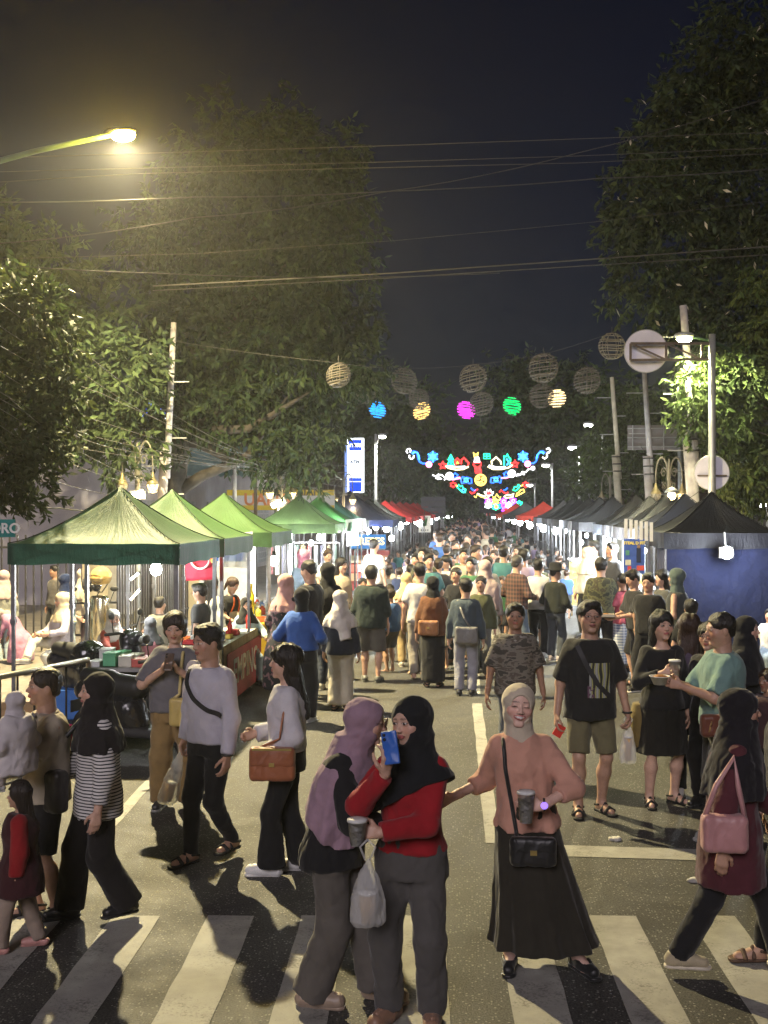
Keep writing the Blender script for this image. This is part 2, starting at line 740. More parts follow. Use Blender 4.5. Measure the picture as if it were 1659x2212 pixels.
def hand_fd(Wp, f, th, sgn, curl, s, spread=0.0):
 """palm, four fingers and a thumb at the wrist Wp, pointing along f, thumb towards th"""
 f = np.array(f, float); f /= np.linalg.norm(f)
 th = np.array(th, float); th = th - f * (th @ f); th /= np.linalg.norm(th)
 n = sgn * np.cross(f, th)
 P = []
 kn = []
 for i, (o, l, b) in enumerate(((.027, .082, .0), (.009, .086, .0), (-.010, .082, .0), (-.027, .074, .0))):
  k = Wp + (f * l + th * o) * s
  kn.append(k)
  P.append(cap(Wp + th * o * .55 * s + f * .012 * s, k, .0155 * s, .0125 * s))
 palm = U(.012 * s, *P)
 F = [palm]
 cu = curl if hasattr(curl, '__len__') else (curl,) * 4
 for i, (k, ln) in enumerate(zip(kn, (.042, .047, .044, .034))):
  d = f.copy(); p = k
  a = R(cu[i])
  sp = th * (1.5 - i) * 0.09 * spread
  for sgm, (m, r0, r1) in enumerate(((1.0, .0098, .0088), (.62, .0088, .0080), (.5, .0080, .0068))):
   ang = a * (0.8, 1.0, 0.7)[sgm] * 1.0
   ca, sa = math.cos(ang), math.sin(ang)
   nd = d * ca + n * sa
   n2 = -d * sa + n * ca
   q = p + (nd + sp) * ln * m * s
   F.append(cap(p, q, r0 * s, r1 * s))
   p = q; d = nd; n_keep = n; n = n2
  n = sgn * np.cross(f, th)
 b0 = Wp + (f * .022 + th * .022) * s
 t1 = b0 + (f * .55 + th * .62 + n * .25) * .046 * s
 t2 = t1 + (f * .72 + th * .25 + n * (.25 + .010 * cu[0])) * .034 * s
 t3 = t2 + (f * .75 - th * .05 + n * (.2 + .012 * cu[0])) * .026 * s
 F += [cap(b0, t1, .0150 * s, .0115 * s), cap(t1, t2, .0112 * s, .0095 * s), cap(t2, t3, .0095 * s, .0072 * s)]
 fu = U(.007 * s, *F)
 return fu


def head_fd(C, M, u, ears=True, nose=1.0, chin=1.0):
 """head and face; u is half the head height"""
 def P(x, y, z): return C + M @ (np.array((x, y, z), float) * u)
 def E(c, r): return ell(P(*c), np.array(r) * u, M)
 cran = E((0, .14, .28), (.73, .84, .72))
 jaw = E((0, -.16, -.26), (.63, .62, .68))
 f = U(.22 * u, cran, jaw)
 f = U(.14 * u, f, cap(P(-.10, -.56, -.84), P(.10, -.56, -.84), .16 * u * chin, .16 * u * chin))
 f = U(.16 * u, f, E((.40, -.46, -.18), (.22, .20, .22)), E((-.40, -.46, -.18), (.22, .20, .22)))
 f = U(.12 * u, f, cap(P(-.34, -.66, .24), P(.34, -.66, .24), .085 * u, .085 * u))
 for s in (-1, 1):
  f = sub(f, E((s * .29, -.87, .08), (.20, .155, .115)), .10 * u)
 for s in (-1, 1):
  f = U(.03 * u, f, E((s * .29, -.63, .08), (.155, .145, .125)))
 f = U(.07 * u, f, cap(P(0, -.72, .12), P(0, -.90 * (.5 + .5 * nose), -.20), .055 * u, .095 * u))
 f = U(.05 * u, f, E((.12, -.84, -.235), (.075, .085, .065)), E((-.12, -.84, -.235), (.075, .085, .065)))
 f = U(.035 * u, f, cap(P(-.15, -.745, -.455), P(.15, -.745, -.455), .045 * u, .045 * u), E((0, -.785, -.445), (.13, .06, .05)),
          E((0, -.765, -.545), (.16, .075, .06)))
 if ears:
  for s in (-1, 1):
   f = U(.03 * u, f, E((s * .70, .12, -.02), (.075, .17, .26)))
 return f


SKINS = dict(tan=(.47, .29, .205), light=(.60, .39, .295), dark=(.33, .19, .125), pale=(.72, .48, .39))


def face_colors(V, C, M, u, base, face, hairc):
 """tones of the skin: lips, brows, eyes, blush and shaved jaw, each where it lies on the face"""
 L = (V - C) @ M / u
 x, y, z = L[:, 0], L[:, 1], L[:, 2]
 ax = np.abs(x)
 c = np.tile(np.array(base, np.float32), (len(V), 1))
 front = y < -.40

 def put(mask, col, w=1.0):
  c[mask] = c[mask] * (1 - w) + np.array(col, np.float32) * w
 put(front & (((ax - .40) / .24) ** 2 + ((z + .18) / .22) ** 2 < 1), (base[0] * 1.08, base[1] * .86, base[2] * .84), .6)
 if face.get('beard'):
  put(front & (z < -.30) & ~((ax < .26) & (np.abs(z + .48) < .13)), np.array(base) * .55, face['beard'])
  put(front & (z < -.72) & (ax < .2), np.array(base) * .3, face['beard'])
 # lips and mouth
 lip = face.get('lip', (.40, .13, .11))
 sm = face.get('smile', 0.0)
 zc = -.49 + sm * .55 * ax ** 2
 wd = .22 + .08 * sm
 if front.any():
  put(front & (ax < wd) & (np.abs(z - zc) < .085 * np.sqrt(np.clip(1 - (ax / wd) ** 2, 0, 1)) + .012 + .03 * sm), lip)
  if sm > .5:
   put(front & (ax < wd * .82) & (np.abs(z - zc - .015) < .055 * np.sqrt(np.clip(1 - (ax / wd / .82) ** 2, 0, 1))), (.82, .78, .74))
  else:
   put(front & (ax < wd * .95) & (np.abs(z - zc - .008) < .017), np.array(lip) * .35)
 # nostrils
 put((y < -.72) & (((ax - .065) / .035) ** 2 + ((z + .29) / .03) ** 2 < 1), np.array(base) * .25)
 # brows
 zb = .285 - .35 * (ax - .30) ** 2 - .05 * (ax - .2)
 put(front & (ax > .10) & (ax < .50) & (np.abs(z - zb) < .030 * (1.25 - ax * 1.2)), np.array(hairc) * .9 + .004, face.get('brow', .62))
 # eyes
 ex = (ax - .29) / .165
 op = face.get('eye', .062)
 if op > .02:
  eb = np.clip(1 - ex ** 2, 0, 1)
  put(front & (ex ** 2 < 1.15) & (np.abs(z - .085) < op * .9 * eb + .012), np.array(base) * .34)
  put(front & (ex ** 2 < .9) & (np.abs(z - .078) < op * .72 * eb), (.62, .58, .55))
  gx = face.get('gaze', 0.0)
  put(front & ((x - np.sign(x) * .29 - gx * .07) ** 2 + (z - .082) ** 2 < .066 ** 2) & (np.abs(z - .08) < op * .95), (.012, .009, .008))
 else:
  put(front & (ex ** 2 < 1.1) & (np.abs(z - .055 + .05 * ex ** 2) < .024), np.array(base) * .16)
 put(front & (ex ** 2 < 1.5) & (np.abs(z + .02) < .035), np.array(base) * .80, .5)
 return np.clip(c, 0, 1)


def make_person(label, x, y, H, yaw=0.0, sex='m', D=None, lean=(0, 0), hip=.525, hipoff=(0, 0), feet=None, hands=None, poles=None, wristdir=(None, None),
    thumbs=(None, None), curl=(28, 28), head=(0, 0, 0), headoff=(0, 0, 0), skin='tan', face=None, hairc=(.012, .009, .008), hair='short', hijab=None,
    top=None, bottom=None, shoes=None, group='people at the night market', fat=1.0, lod=None, name='person', z=0.0, seed=None, noroot=False):
 """a posed figure: one continuous body plus clothes; lengths in units of the standing height H; faces -y at yaw 0"""
 seed = seed if seed is not None else (abs(hash((round(x, 2), round(y, 2)))) % 1000)
 B = Body()
 D = D or max(math.hypot(x, y), 3)
 hb = min(max(2.1 * D / FPX, .0125), .034)
 hh = min(max(0.95 * D / FPX, .0050), .022)
 hn = min(max(1.0 * D / FPX, .0050), .014)
 if lod: hb, hh, hn = lod
 root = thing(name, label, 'person', (x, y, z), R(yaw), group)
 B.root = root; B.H = H; B.hb = hb
 T = TORSO_F if sex == 'f' else TORSO_M
 feet = feet or [(-.052, .0, 0, -10), (.052, .01, 0, 10)]
 hands = hands or [(-.150, -.02, .465), (.150, -.02, .465)]
 poles = poles or [(-.5, 1, -.25), (.5, 1, -.25)]
 mfx = (feet[0][0] + feet[1][0]) / 2 + hipoff[0]; mfy = (feet[0][1] + feet[1][1]) / 2 + hipoff[1]
 Pv = np.array((mfx, mfy, hip)) * H
 zsh = hip - .525

 def spine(zf):
  k = (np.asarray(zf, float) - .525) / .29
  k = np.clip(k, -.1, 1.2)
  return Pv[0] + lean[0] * H * k, Pv[1] + lean[1] * H * k
 B.spine = spine

 def tl(ease=0.0, z0=None, z1=None, widen=None, smooth_hem=0.0, mina=None):
  zz = np.array(T['z']); aa = np.array(T['a']) * fat * .95; bb = np.array(T['b']) * fat * .96
  zg = np.unique(np.concatenate([np.linspace(z0 if z0 is not None else zz[0], z1 if z1 is not None else zz[-1], 14)]))
  ag = np.interp(zg, zz, aa); bg_ = np.interp(zg, zz, bb)
  if z0 is not None and z0 < .5:
   low = zg < .5
   ag[low] = np.interp(.5, zz, aa); bg_[low] = np.interp(.5, zz, bb)
  if mina is not None:
   mm = zg < .74
   ag[mm] = np.maximum(ag[mm], mina); bg_[mm] = np.maximum(bg_[mm], mina * .72)
  ag = ag + ease; bg_ = bg_ + ease
  if widen is not None:
   w = np.clip((.62 - zg) / .3, 0, 1) * widen
   ag = ag + w; bg_ = bg_ + w * .8
  cx, cy_ = spine(zg)
  return (zg + zsh) * H, cx, cy_, ag * H, bg_ * H
 B.tl = tl
 shx = (.100 if sex == 'm' else .088) * (.6 + .4 * fat)
 sx, sy = spine(.79)
 SH = [np.array((sx + s * shx * H, sy + .004 * H, (.787 + zsh) * H)) for s in (-1, 1)]
 WR = []; EL = []
 for i in (0, 1):
  e, w = ik(SH[i], np.array(hands[i]) * H, .172 * H, .148 * H, poles[i])
  EL.append(e); WR.append(w)
 HP = [Pv + np.array((s * .050 * H, 0, -.012 * H)) for s in (-1, 1)]
 AN = []; KN = []; FD = []
 for i in (0, 1):
  fx, fy, fz, fa = feet[i][:4]
  fd_ = np.array((math.sin(R(fa)), -math.cos(R(fa)), 0.0))
  FD.append(fd_)
  k, a = ik(HP[i], np.array((fx, fy, fz + .045)) * H, .246 * H, .232 * H, feet[i][4] if len(feet[i]) > 4 else fd_)
  KN.append(k); AN.append(a)
 B.SH, B.EL, B.WR, B.HP, B.KN, B.AN, B.FD = SH, EL, WR, HP, KN, AN, FD
 # head
 u = .0705 * H * (1.0 if sex == 'm' else .985)
 nx, ny = spine(.83)
 hx, hy = spine(.90)
 M = rot(*head)
 C = np.array((hx, hy - .012 * H, (.927 + zsh) * H)) + np.array(headoff) * H
 B.C, B.M, B.u = C, M, u
 neckb = np.array((nx, ny + .004 * H, (.800 + zsh) * H))
 neckt = C + M @ np.array((0, .18, -.45)) * u
 nr = (.036 if sex == 'm' else .029) * H
 neck = cap(neckb, neckt, nr * 1.12, nr)
 shoes = shoes or {}
 barefoot = shoes.get('kind') in ('sandal', 'clog', 'flat')
 skinrgb = SKINS[skin] if isinstance(skin, str) else skin
 # the skin body under the clothes
 kb = 1.0 if not bottom else (.9 if bottom['kind'] == 'shorts' else .74)
 kc = 1.0 if (not bottom or bottom['kind'] in ('shorts', 'skirt')) else .70
 ks = 1.0 if (not top or top.get('sleeve', 'short') != 'long') else .72
 parts = [loft(*tl(-.010)), neck]
 for i in (0, 1):
  parts += [cap(SH[i] + np.array((0, 0, -.006 * H)), EL[i], .028 * H * fat * ks, .0245 * H * ks), cap(EL[i], WR[i], .0245 * H * (.5 + .5 * ks), .0165 * H)]
  parts += [cap(HP[i], KN[i], .050 * H * fat * kb, .032 * H * kb)]
  mid = KN[i] * .68 + AN[i] * .32 - FD[i] * .008 * H
  parts += [cap(KN[i], mid, .031 * H * kb, .033 * H * kc), cap(mid, AN[i], .033 * H * kc, .0205 * H)]
  toe = AN[i] + FD[i] * .085 * H; toe[2] = AN[i][2] - .030 * H
  heel = AN[i] - FD[i] * .022 * H; heel[2] = AN[i][2] - .026 * H
  if shoes.get('kind') in ('sandal', 'flat', 'clog', None):
   parts += [cap(AN[i], toe * .5 + AN[i] * .5 + np.array((0, 0, -.008 * H)), .020 * H, .019 * H), cap(heel, toe, .018 * H, .017 * H)]
 body = U(.018 * H, *parts)
 V, Q = nets(body, max(hb, .014) if not lod else hb)
 cols = np.tile(np.array(skinrgb, np.float32), (len(V), 1))
 VV = [V]; QQ = [Q]; CC = [cols]
 n0 = len(V)
 face = face or {}
 hd = U(.03 * H, head_fd(C, M, u, ears=hijab is None, nose=face.get('nose', 1.0), chin=face.get('chin', 1.0)), cap(neckt * .55 + neckb * .45, neckt, nr * .98, nr * .98))
 V, Q = nets(hd, hh)
 VV.append(V); QQ.append(Q + n0); CC.append(face_colors(V, C, M, u, skinrgb, face, hairc)); n0 += len(V)
 for i in (0, 1):
  f = WR[i] - EL[i]
  f = f / np.linalg.norm(f)
  if wristdir[i] is not None:
   f = np.array(wristdir[i], float); f /= np.linalg.norm(f)
  th = thumbs[i] if thumbs[i] is not None else ((0, -1, 0.001) if abs(f[2]) > .6 else (0, -.2, 1))
  hf = U(.006, hand_fd(WR[i], f, th, (-1, 1)[i], curl[i], .98 * H / 1.65), cap(WR[i] * .8 + EL[i] * .2, WR[i], .0185 * H, .0165 * H))
  V, Q = nets(hf, hn)
  VV.append(V); QQ.append(Q + n0); CC.append(np.tile(np.array(skinrgb, np.float32) * np.array((1.0, .97, .95), np.float32), (len(V), 1))); n0 += len(V)
 B.hand = lambda i: WR[i]
 me = new_mesh('body', np.concatenate(VV), np.concatenate(QQ), True, np.concatenate(CC))
 obj('body', me, skin_mat(), root)
 # shirt, blouse, coat or dress
 B.top_fd = None
 if top:
  hem = top.get('hem', .50)
  ease = top.get('ease', .014) * .72
  zt = top.get('neck', .822)
  tz, tcx, tcy, ta, tb = tl(ease, hem, zt, top.get('widen', .011), mina=top['boxy'] * .90 if top.get('boxy') else None)
  fol = top.get('fold')
  fld = (np.interp(tz, [tz[0], tz[-1]], [fol[0], 0.0]), fol[1], seed % 6) if fol else None
  pr = [loft(tz, tcx, tcy, ta, tb, 2.25, fld)]
  slv = top.get('sleeve', 'short'); sr = 1 + (top.get('sr', 1.0) - 1) * .7
  for i in (0, 1):
   S2 = SH[i] * .86 + np.array((sx, sy, SH[i][2])) * .14
   if slv == 'none': continue
   if slv == 'short':
    e2 = SH[i] + (EL[i] - SH[i]) * top.get('slen', .72)
    pr.append(cap(S2, e2, .037 * H * fat, .037 * H * (1 + (sr - 1) * .75), True))
   else:
    fr = top.get('flen', .93)
    e2 = EL[i] + (WR[i] - EL[i]) * fr
    pr.append(cap(S2, EL[i], .036 * H * fat, .033 * H * sr))
    pr.append(cap(EL[i], e2, .033 * H * sr, (.027 if top.get('cuff', 1) else .032) * H * sr, True))
  sh = wrinkle(U(.017 * H, *pr), top.get('wr', .0055) * .85, seed + 1, .11)
  if top.get('vneck'):
   sh = sub(sh, ell((nx, ny - .055 * H, (.83 + zsh) * H), (.05 * H, .05 * H, .05 * H)))
  B.top_fd = sh
  obj_t = sdf_obj(top.get('name', 'shirt'), sh, hb, top.get('mat') or cloth_mat(), root, top['col'])
  B.top_obj = obj_t
  if not lod and D < 20 and (hijab is None) and not top.get('nocollar'):
   ccx, ccy = spine(min(zt, .822)); zc = (min(zt, .822) - .004 + zsh) * H
   rc = .050 if sex == 'm' else .045
   MB().tube([(ccx + rc * H * math.cos(a) * 1.08, ccy + (-.006 + rc * 1.0 * math.sin(a)) * H, zc + .010 * H * math.sin(a)) for a in np.linspace(0, 2 * math.pi, 25)[:-1]], .0075 * H, 6, True).build('collar', top.get('mat') or cloth_mat(), root, True, None, [c * .8 for c in top['col']])
 # trousers, shorts, skirt
 B.bot_fd = None
 if bottom:
  kd = bottom['kind']
  if kd == 'skirt':
   hz = bottom.get('hem', .06); ww = bottom.get('w', .16)
   zs = np.array([hz, hz + .05, (hz + .5) / 2, .44, .50, .56, .61])
   t = np.clip((zs - hz) / (.5 - hz), 0, 1)
   a0 = np.interp(.5, T['z'], T['a']) * fat + .012
   aa = np.where(zs <= .5, ww + (a0 - ww) * t ** .8, np.interp(zs, T['z'], T['a']) * fat + .012)
   bb = np.where(zs <= .5, ww * .82 + (.085 - ww * .82) * t ** .8, np.interp(zs, T['z'], T['b']) * fat + .012)
   mx = (feet[0][0] + feet[1][0]) / 2 * H; my = (feet[0][1] + feet[1][1]) / 2 * H
   cx = mx + (Pv[0] - mx) * t; cyy = my + (Pv[1] - my) * t
   fm = bottom.get('fold', .09)
   bt = loft((zs + zsh * np.clip(t * 1.2, 0, 1)) * H, cx, cyy, aa * H, bb * H, 2.0, (fm * (1 - t) + .008, bottom.get('n', 9), seed % 7))
   bt = wrinkle(bt, .004, seed + 2, .12, .15)
  else:
   rr = dict(slim=(.051, .037, .028), straight=(.053, .042, .038), wide=(.056, .051, .056), flare=(.053, .040, .060), shorts=(.054, .050, .052))[kd]
   tz, tcx, tcy, ta, tb = tl(.010, .462, .61)
   pr = [loft(tz, tcx, tcy, ta, tb, 2.1)]
   for i in (0, 1):
    pr.append(cap(HP[i], KN[i] if kd != 'shorts' else HP[i] + (KN[i] - HP[i]) * bottom.get('len', .86), rr[0] * H * fat, rr[1] * H * (fat if kd == 'shorts' else 1), kd == 'shorts'))
    if kd != 'shorts':
     a2 = KN[i] + (AN[i] - KN[i]) * bottom.get('len', .97) + np.array((0, 0, -.006)) * H
     pr.append(cap(KN[i], a2, rr[1] * H, rr[2] * H, True))
   bt = wrinkle(U(.02 * H, *pr), bottom.get('wr', .005), seed + 3, .12, .5)
  B.bot_fd = bt
  sdf_obj(bottom.get('name', 'skirt' if kd == 'skirt' else ('shorts' if kd == 'shorts' else 'trousers')), bt, hb, bottom.get('mat') or cloth_mat(), root, bottom['col'])
 # shoes
 if shoes.get('kind') and not lod:
  kd = shoes['kind']
  for i in (0, 1):
   f = FD[i]; s_ = np.array((-f[1], f[0], 0))
   A = AN[i]; g = A[2] - .045 * H
   def Pt(fw, sd, zz): return np.array((A[0], A[1], g)) + f * fw * H + s_ * sd * H + np.array((0, 0, zz * H))
   sole = U(.012 * H, cap(Pt(-.026, 0, .010), Pt(.02, 0, .010), .021 * H, .020 * H), cap(Pt(.02, 0, .010), Pt(.092, 0, .010), .020 * H, .026 * H))
   sole = half(half(sole, (0, 0, 1), (0, 0, g + .013 * H)), (0, 0, -1), (0, 0, g + .0005))
   hs = min(hb * .5, .008)
   if kd == 'sandal':
    st = [cap(Pt(.072, -.028, .018), Pt(.066, 0, .036), .008 * H, .008 * H), cap(Pt(.066, 0, .036), Pt(.066, .028, .018), .008 * H, .008 * H),
                      cap(Pt(.036, -.024, .020), Pt(.033, 0, .046), .008 * H, .008 * H), cap(Pt(.033, 0, .046), Pt(.036, .024, .020), .008 * H, .008 * H),
                      cap(Pt(-.036, -.012, .030), Pt(.01, -.024, .040), .006 * H, .006 * H), cap(Pt(-.036, .012, .030), Pt(.01, .024, .040), .006 * H, .006 * H),
                      cap(Pt(-.036, -.012, .030), Pt(-.036, .012, .030), .006 * H, .006 * H)]
    so = sdf_obj('sandal', U(.004, sole, *st), hs, plain('sandal_foam', (.02, .019, .018), .7), root)
    if shoes.get('mat'): so.data.materials[0] = shoes['mat']
   else:
    up = U(.02 * H, cap(Pt(-.022, 0, .030), Pt(.03, 0, .034), .024 * H, .024 * H), cap(Pt(.03, 0, .032), Pt(.088, 0, .022), .024 * H, .021 * H))
    if kd == 'sneaker':
     up = U(.01 * H, up, cap(Pt(-.01, 0, .03), Pt(-.008, 0, .056), .026 * H, .025 * H, True))
    elif kd == 'flat':
     up = sub(up, cap(Pt(-.02, 0, .062), Pt(.045, 0, .058), .026 * H, .024 * H))
    elif kd == 'clog':
     up = U(.012 * H, cap(Pt(-.028, 0, .022), Pt(.02, 0, .024), .026 * H, .026 * H), cap(Pt(.03, 0, .028), Pt(.088, 0, .024), .030 * H, .027 * H))
     up = sub(up, cap(Pt(-.02, 0, .064), Pt(.030, 0, .064), .030 * H, .024 * H))
     for sd in (-.018, 0, .018):
      up = sub(up, ell(Pt(.062, sd, .055), np.full(3, .0062 * H)))
      up = sub(up, ell(Pt(.084, sd, .049), np.full(3, .0062 * H)))
    up = half(up, (0, 0, -1), (0, 0, g + .006 * H))
    so = sdf_obj('shoe', up, hs, shoes.get('mat') or cloth_mat('leather', .45, .2, .5), root, shoes['col'])
    sdf_obj('sole', sole, hs, cloth_mat('leather', .45, .2, .5), so, shoes.get('sole', shoes['col']))
 # hair
 def HPt(x_, y_, z_): return C + M @ (np.array((x_, y_, z_), float) * u)
 def HE(c, r): return ell(HPt(*c), np.array(r) * u, M)
 if hijab is None and hair != 'bald':
  th = dict(short=1.0, crop=.95, bob=1.1, long=1.06, tied=1.02, kid=1.05).get(hair, 1.0)
  base = HE((0, .17, .36), (.795 * th, .90 * th, .79 * th))
  cutf = HE((0, -.92, -.34), (.72, .62, 1.07))
  if hair in ('short', 'crop', 'kid'):
   hf = U(.12 * u, base, HE((0, .52, -.12), (.60 * th, .40, .50)))
   hf = sub(hf, cutf, .06 * u)
   hf = sub(hf, HE((0, -1.0, -1.0), (1.3, 1.42, .98 if hair != 'crop' else 1.05)), .08 * u)
   hf = half(hf, -M[:, 2] + M[:, 1] * .35, HPt(0, .75, -.52 if hair != 'crop' else -.42))
   for s in (-1, 1):
    hf = sub(hf, HE((s * .80, .02, -.10), (.22, .30, .34)), .04 * u)
   if hair == 'short':
    hf = U(.08 * u, hf, HE((.10, -.42, .88), (.50, .34, .22)))
   hf = wrinkle(hf, .0055, seed + 5, .045, 1.0)
  elif hair == 'bob':
   hf = U(.1 * u, base, HE((0, .20, -.28), (.86, .80, .66)))
   hf = sub(hf, HE((0, -.92, -.34), (.60, .72, .92)), .05 * u)
   hf = half(hf, -M[:, 2], HPt(0, 0, -.80))
   hf = wrinkle(hf, .006, seed + 5, .06, .2)
  elif hair == 'tied':
   hf = sub(base, cutf, .06 * u)
   hf = sub(hf, HE((0, -.1, -1.0), (1.2, 1.0, .90)), .08 * u)
   hf = U(.1 * u, hf, cap(HPt(0, .95, .2), HPt(0, 1.15, -1.3), .26 * u, .12 * u))
   hf = wrinkle(hf, .006, seed + 5, .05, .3)
  else:
   bx, by = spine(.66)
   end = np.array((bx, by + .075 * H, (top.get('hairlen', .66) if top else .66) * H + zsh * H))
   hf = U(.14 * u, base, cap(HPt(.30, .42, -.2), end + np.array((.035 * H, 0, 0)), .50 * u, .30 * u), cap(HPt(-.30, .42, -.2), end - np.array((.035 * H, 0, 0)), .50 * u, .30 * u))
   hf = sub(hf, HE((0, -.92, -.42), (.58, .74, 1.02)), .05 * u)
   hf = wrinkle(hf, .008, seed + 5, .05, .12)
  sdf_obj('hair', hf, max(hh * 1.25, .006) if not lod else hh, hair_mat(), root, hairc)
 if hijab:
  dr = hijab.get('drape', 'short')
  hf = U(.16 * u, HE((0, .16, .26), (.83, .96, .84)), HE((0, .06, -.40), (.74, .76, .66)))
  hf = U(.10 * u, hf, cap(neckb + np.array((0, -.004, .012)) * H, C + M @ np.array((0, .12, -.6)) * u, .056 * H, .60 * u))
  nzb = (.80 + zsh)
  if dr == 'cape':
   zf = hijab.get('front', .60)
   zz = np.array([zf, .66, .72, .765, .79, .815, .84, .87])
   zz = np.concatenate([[zf], zz[zz > zf + .01]])
   aa = np.interp(zz, [.5, .60, .72, .765, .79, .815, .84, .87], [.138, .139, .138, .130, .113, .082, .060, .05])
   bb = np.interp(zz, [.5, .60, .72, .765, .79, .815, .84, .87], [.108, .104, .098, .088, .076, .063, .056, .05])
   cx, cyy = spine(zz)
   hf = U(.05 * H, hf, loft((zz + zsh) * H, cx, cyy, aa * H, bb * H, 2.0, (np.interp(zz, [zf, .8], [.07, .0]), 8, seed % 5)))
   cut = hijab.get('cut')
   if cut: hf = half(hf, cut[0], np.array(cut[1]) * H)
  elif dr == 'short':
   zz = np.array([.755, .78, .80, .825, .85])
   aa = np.array([.085, .084, .074, .058, .05]) * hijab.get('dw', 1.0); bb = np.array([.080, .078, .066, .055, .05])
   cx, cyy = spine(zz)
   hf = U(.04 * H, hf, loft((zz + zsh) * H, cx, cyy - .008 * H, aa * H, bb * H, 2.0))
  elif dr == 'tucked':
   pass
  if hijab.get('tail'):
   tx, ty, tz_ = hijab['tail']
   hf = U(.03 * H, hf, cap(neckb + np.array((0, .03, .02)) * H, np.array((tx, ty, tz_)) * H, .05 * H, .045 * H, True))
  op = hijab.get('open', 1.0)
  hf = wrinkle(hf, hijab.get('wr', .005) * .8, seed + 7, .11, hijab.get('wv', .45))
  hf = sub(hf, HE((0, -1.02, -.13), (.60 * op, .66, .80 * op)), .05 * u)
  B.hijab_fd = hf
  sdf_obj('hijab', hf, max(hh * 1.2, .0065) if not lod else hh, hijab.get('mat') or cloth_mat('soft_cloth', .9, .5, .2), root, hijab['col'])
 if face.get('glasses'):
  g = MB()
  for s in (-1, 1):
   ring = [HPt(s * .30 + .21 * math.cos(t), -.90 - .02 * math.cos(t), .06 + .17 * math.sin(t)) for t in np.linspace(0, 2 * math.pi, 17)[:-1]]
   g.tube(ring, .0022, 5, closed=True)
   g.tube([HPt(s * .51, -.88, .10), HPt(s * .74, .05, .10)], .002, 5)
  g.tube([HPt(-.09, -.92, .09), HPt(.09, -.92, .09)], .002, 5)
  gl = g.build('spectacles', plain('spectacle_frame', face['glasses'] if hasattr(face['glasses'], '__len__') else (.35, .33, .30), .3, .8), root, True)
  if face.get('tint') is not None:
   for s in (-1, 1):
    l = MB()
    l.add([HPt(s * .30 + .20 * math.cos(t), -.895, .06 + .16 * math.sin(t)) for t in np.linspace(0, 2 * math.pi, 13)[:-1]], [list(range(12))])
    l.build('lens', plain('tinted_lens', (.06, .05, .05), .1, 0, .05), gl)
 return B


def surf_y(fd, x, z, sign=-1, start=.6, lift=.006):
 """where cloth lies at (x, z), seen from the front (sign -1) or from behind"""
 ys = (sign * np.linspace(start, -.25, 260)).astype(np.float32)
 d = fd(np.full((1, 260, 1), x, np.float32), ys.reshape(1, -1, 1), np.full((1, 1, 1), z, np.float32)).ravel()
 i = np.argmax(d < lift)
 return float(ys[i]) if d.min() < lift else 0.0


def strap(B, fd, pts, w, mat, sign=-1, color=None, name='strap', parent=None, n=18):
 """flat band laid over the clothes through (x, z) points in units of height"""
 P = []
 pts = np.array(pts, float) * B.H
 seg = np.linspace(0, len(pts) - 1, n)
 for t in seg:
  i = min(int(t), len(pts) - 2); fr = t - i
  q = pts[i] * (1 - fr) + pts[i + 1] * fr
  P.append(np.array((q[0], surf_y(fd, q[0], q[1], sign) + sign * .004, q[1])))
 ys = np.array([p[1] for p in P])
 for k in range(2): ys[1:-1] = (ys[:-2] + ys[1:-1] * 2 + ys[2:]) / 4
 for p, yv in zip(P, ys): p[1] = yv + sign * .002
 V = []; F = []
 for i, p in enumerate(P):
  d = P[min(i + 1, n - 1)] - P[max(i - 1, 0)]
  sd = np.cross(d, (0, sign, 0)); sd /= np.linalg.norm(sd) or 1
  for s, o in ((-1, 0), (1, 0), (1, 1), (-1, 1)):
   V.append(p + sd * s * w / 2 + np.array((0, sign * .004 * o, 0)))
 for i in range(n - 1):
  for k in range(4):
   F.append([i * 4 + k, i * 4 + (k + 1) % 4, i * 4 + 4 + (k + 1) % 4, i * 4 + 4 + k])
 F += [[3, 2, 1, 0], [(n - 1) * 4 + k for k in range(4)]]
 me = new_mesh(name, np.array(V), F, False)
 o = obj(name, me, mat, parent if parent is not None else B.root, None, color)
 return o, P


def lw(B, p):
 """figure coordinates (metres) to the world"""
 c, s = math.cos(B.root.rotation_euler[2]), math.sin(B.root.rotation_euler[2])
 return np.array((B.root.location[0] + c * p[0] - s * p[1], B.root.location[1] + s * p[0] + c * p[1], B.root.location[2] + p[2]))


def spot(dx, dyf, dyh):
 """ground position and height of a figure from its feet and crown in the photograph"""
 g = gp(dx, dyf)
 return g[0], g[1], at(dx, dyh, g[1])[2]

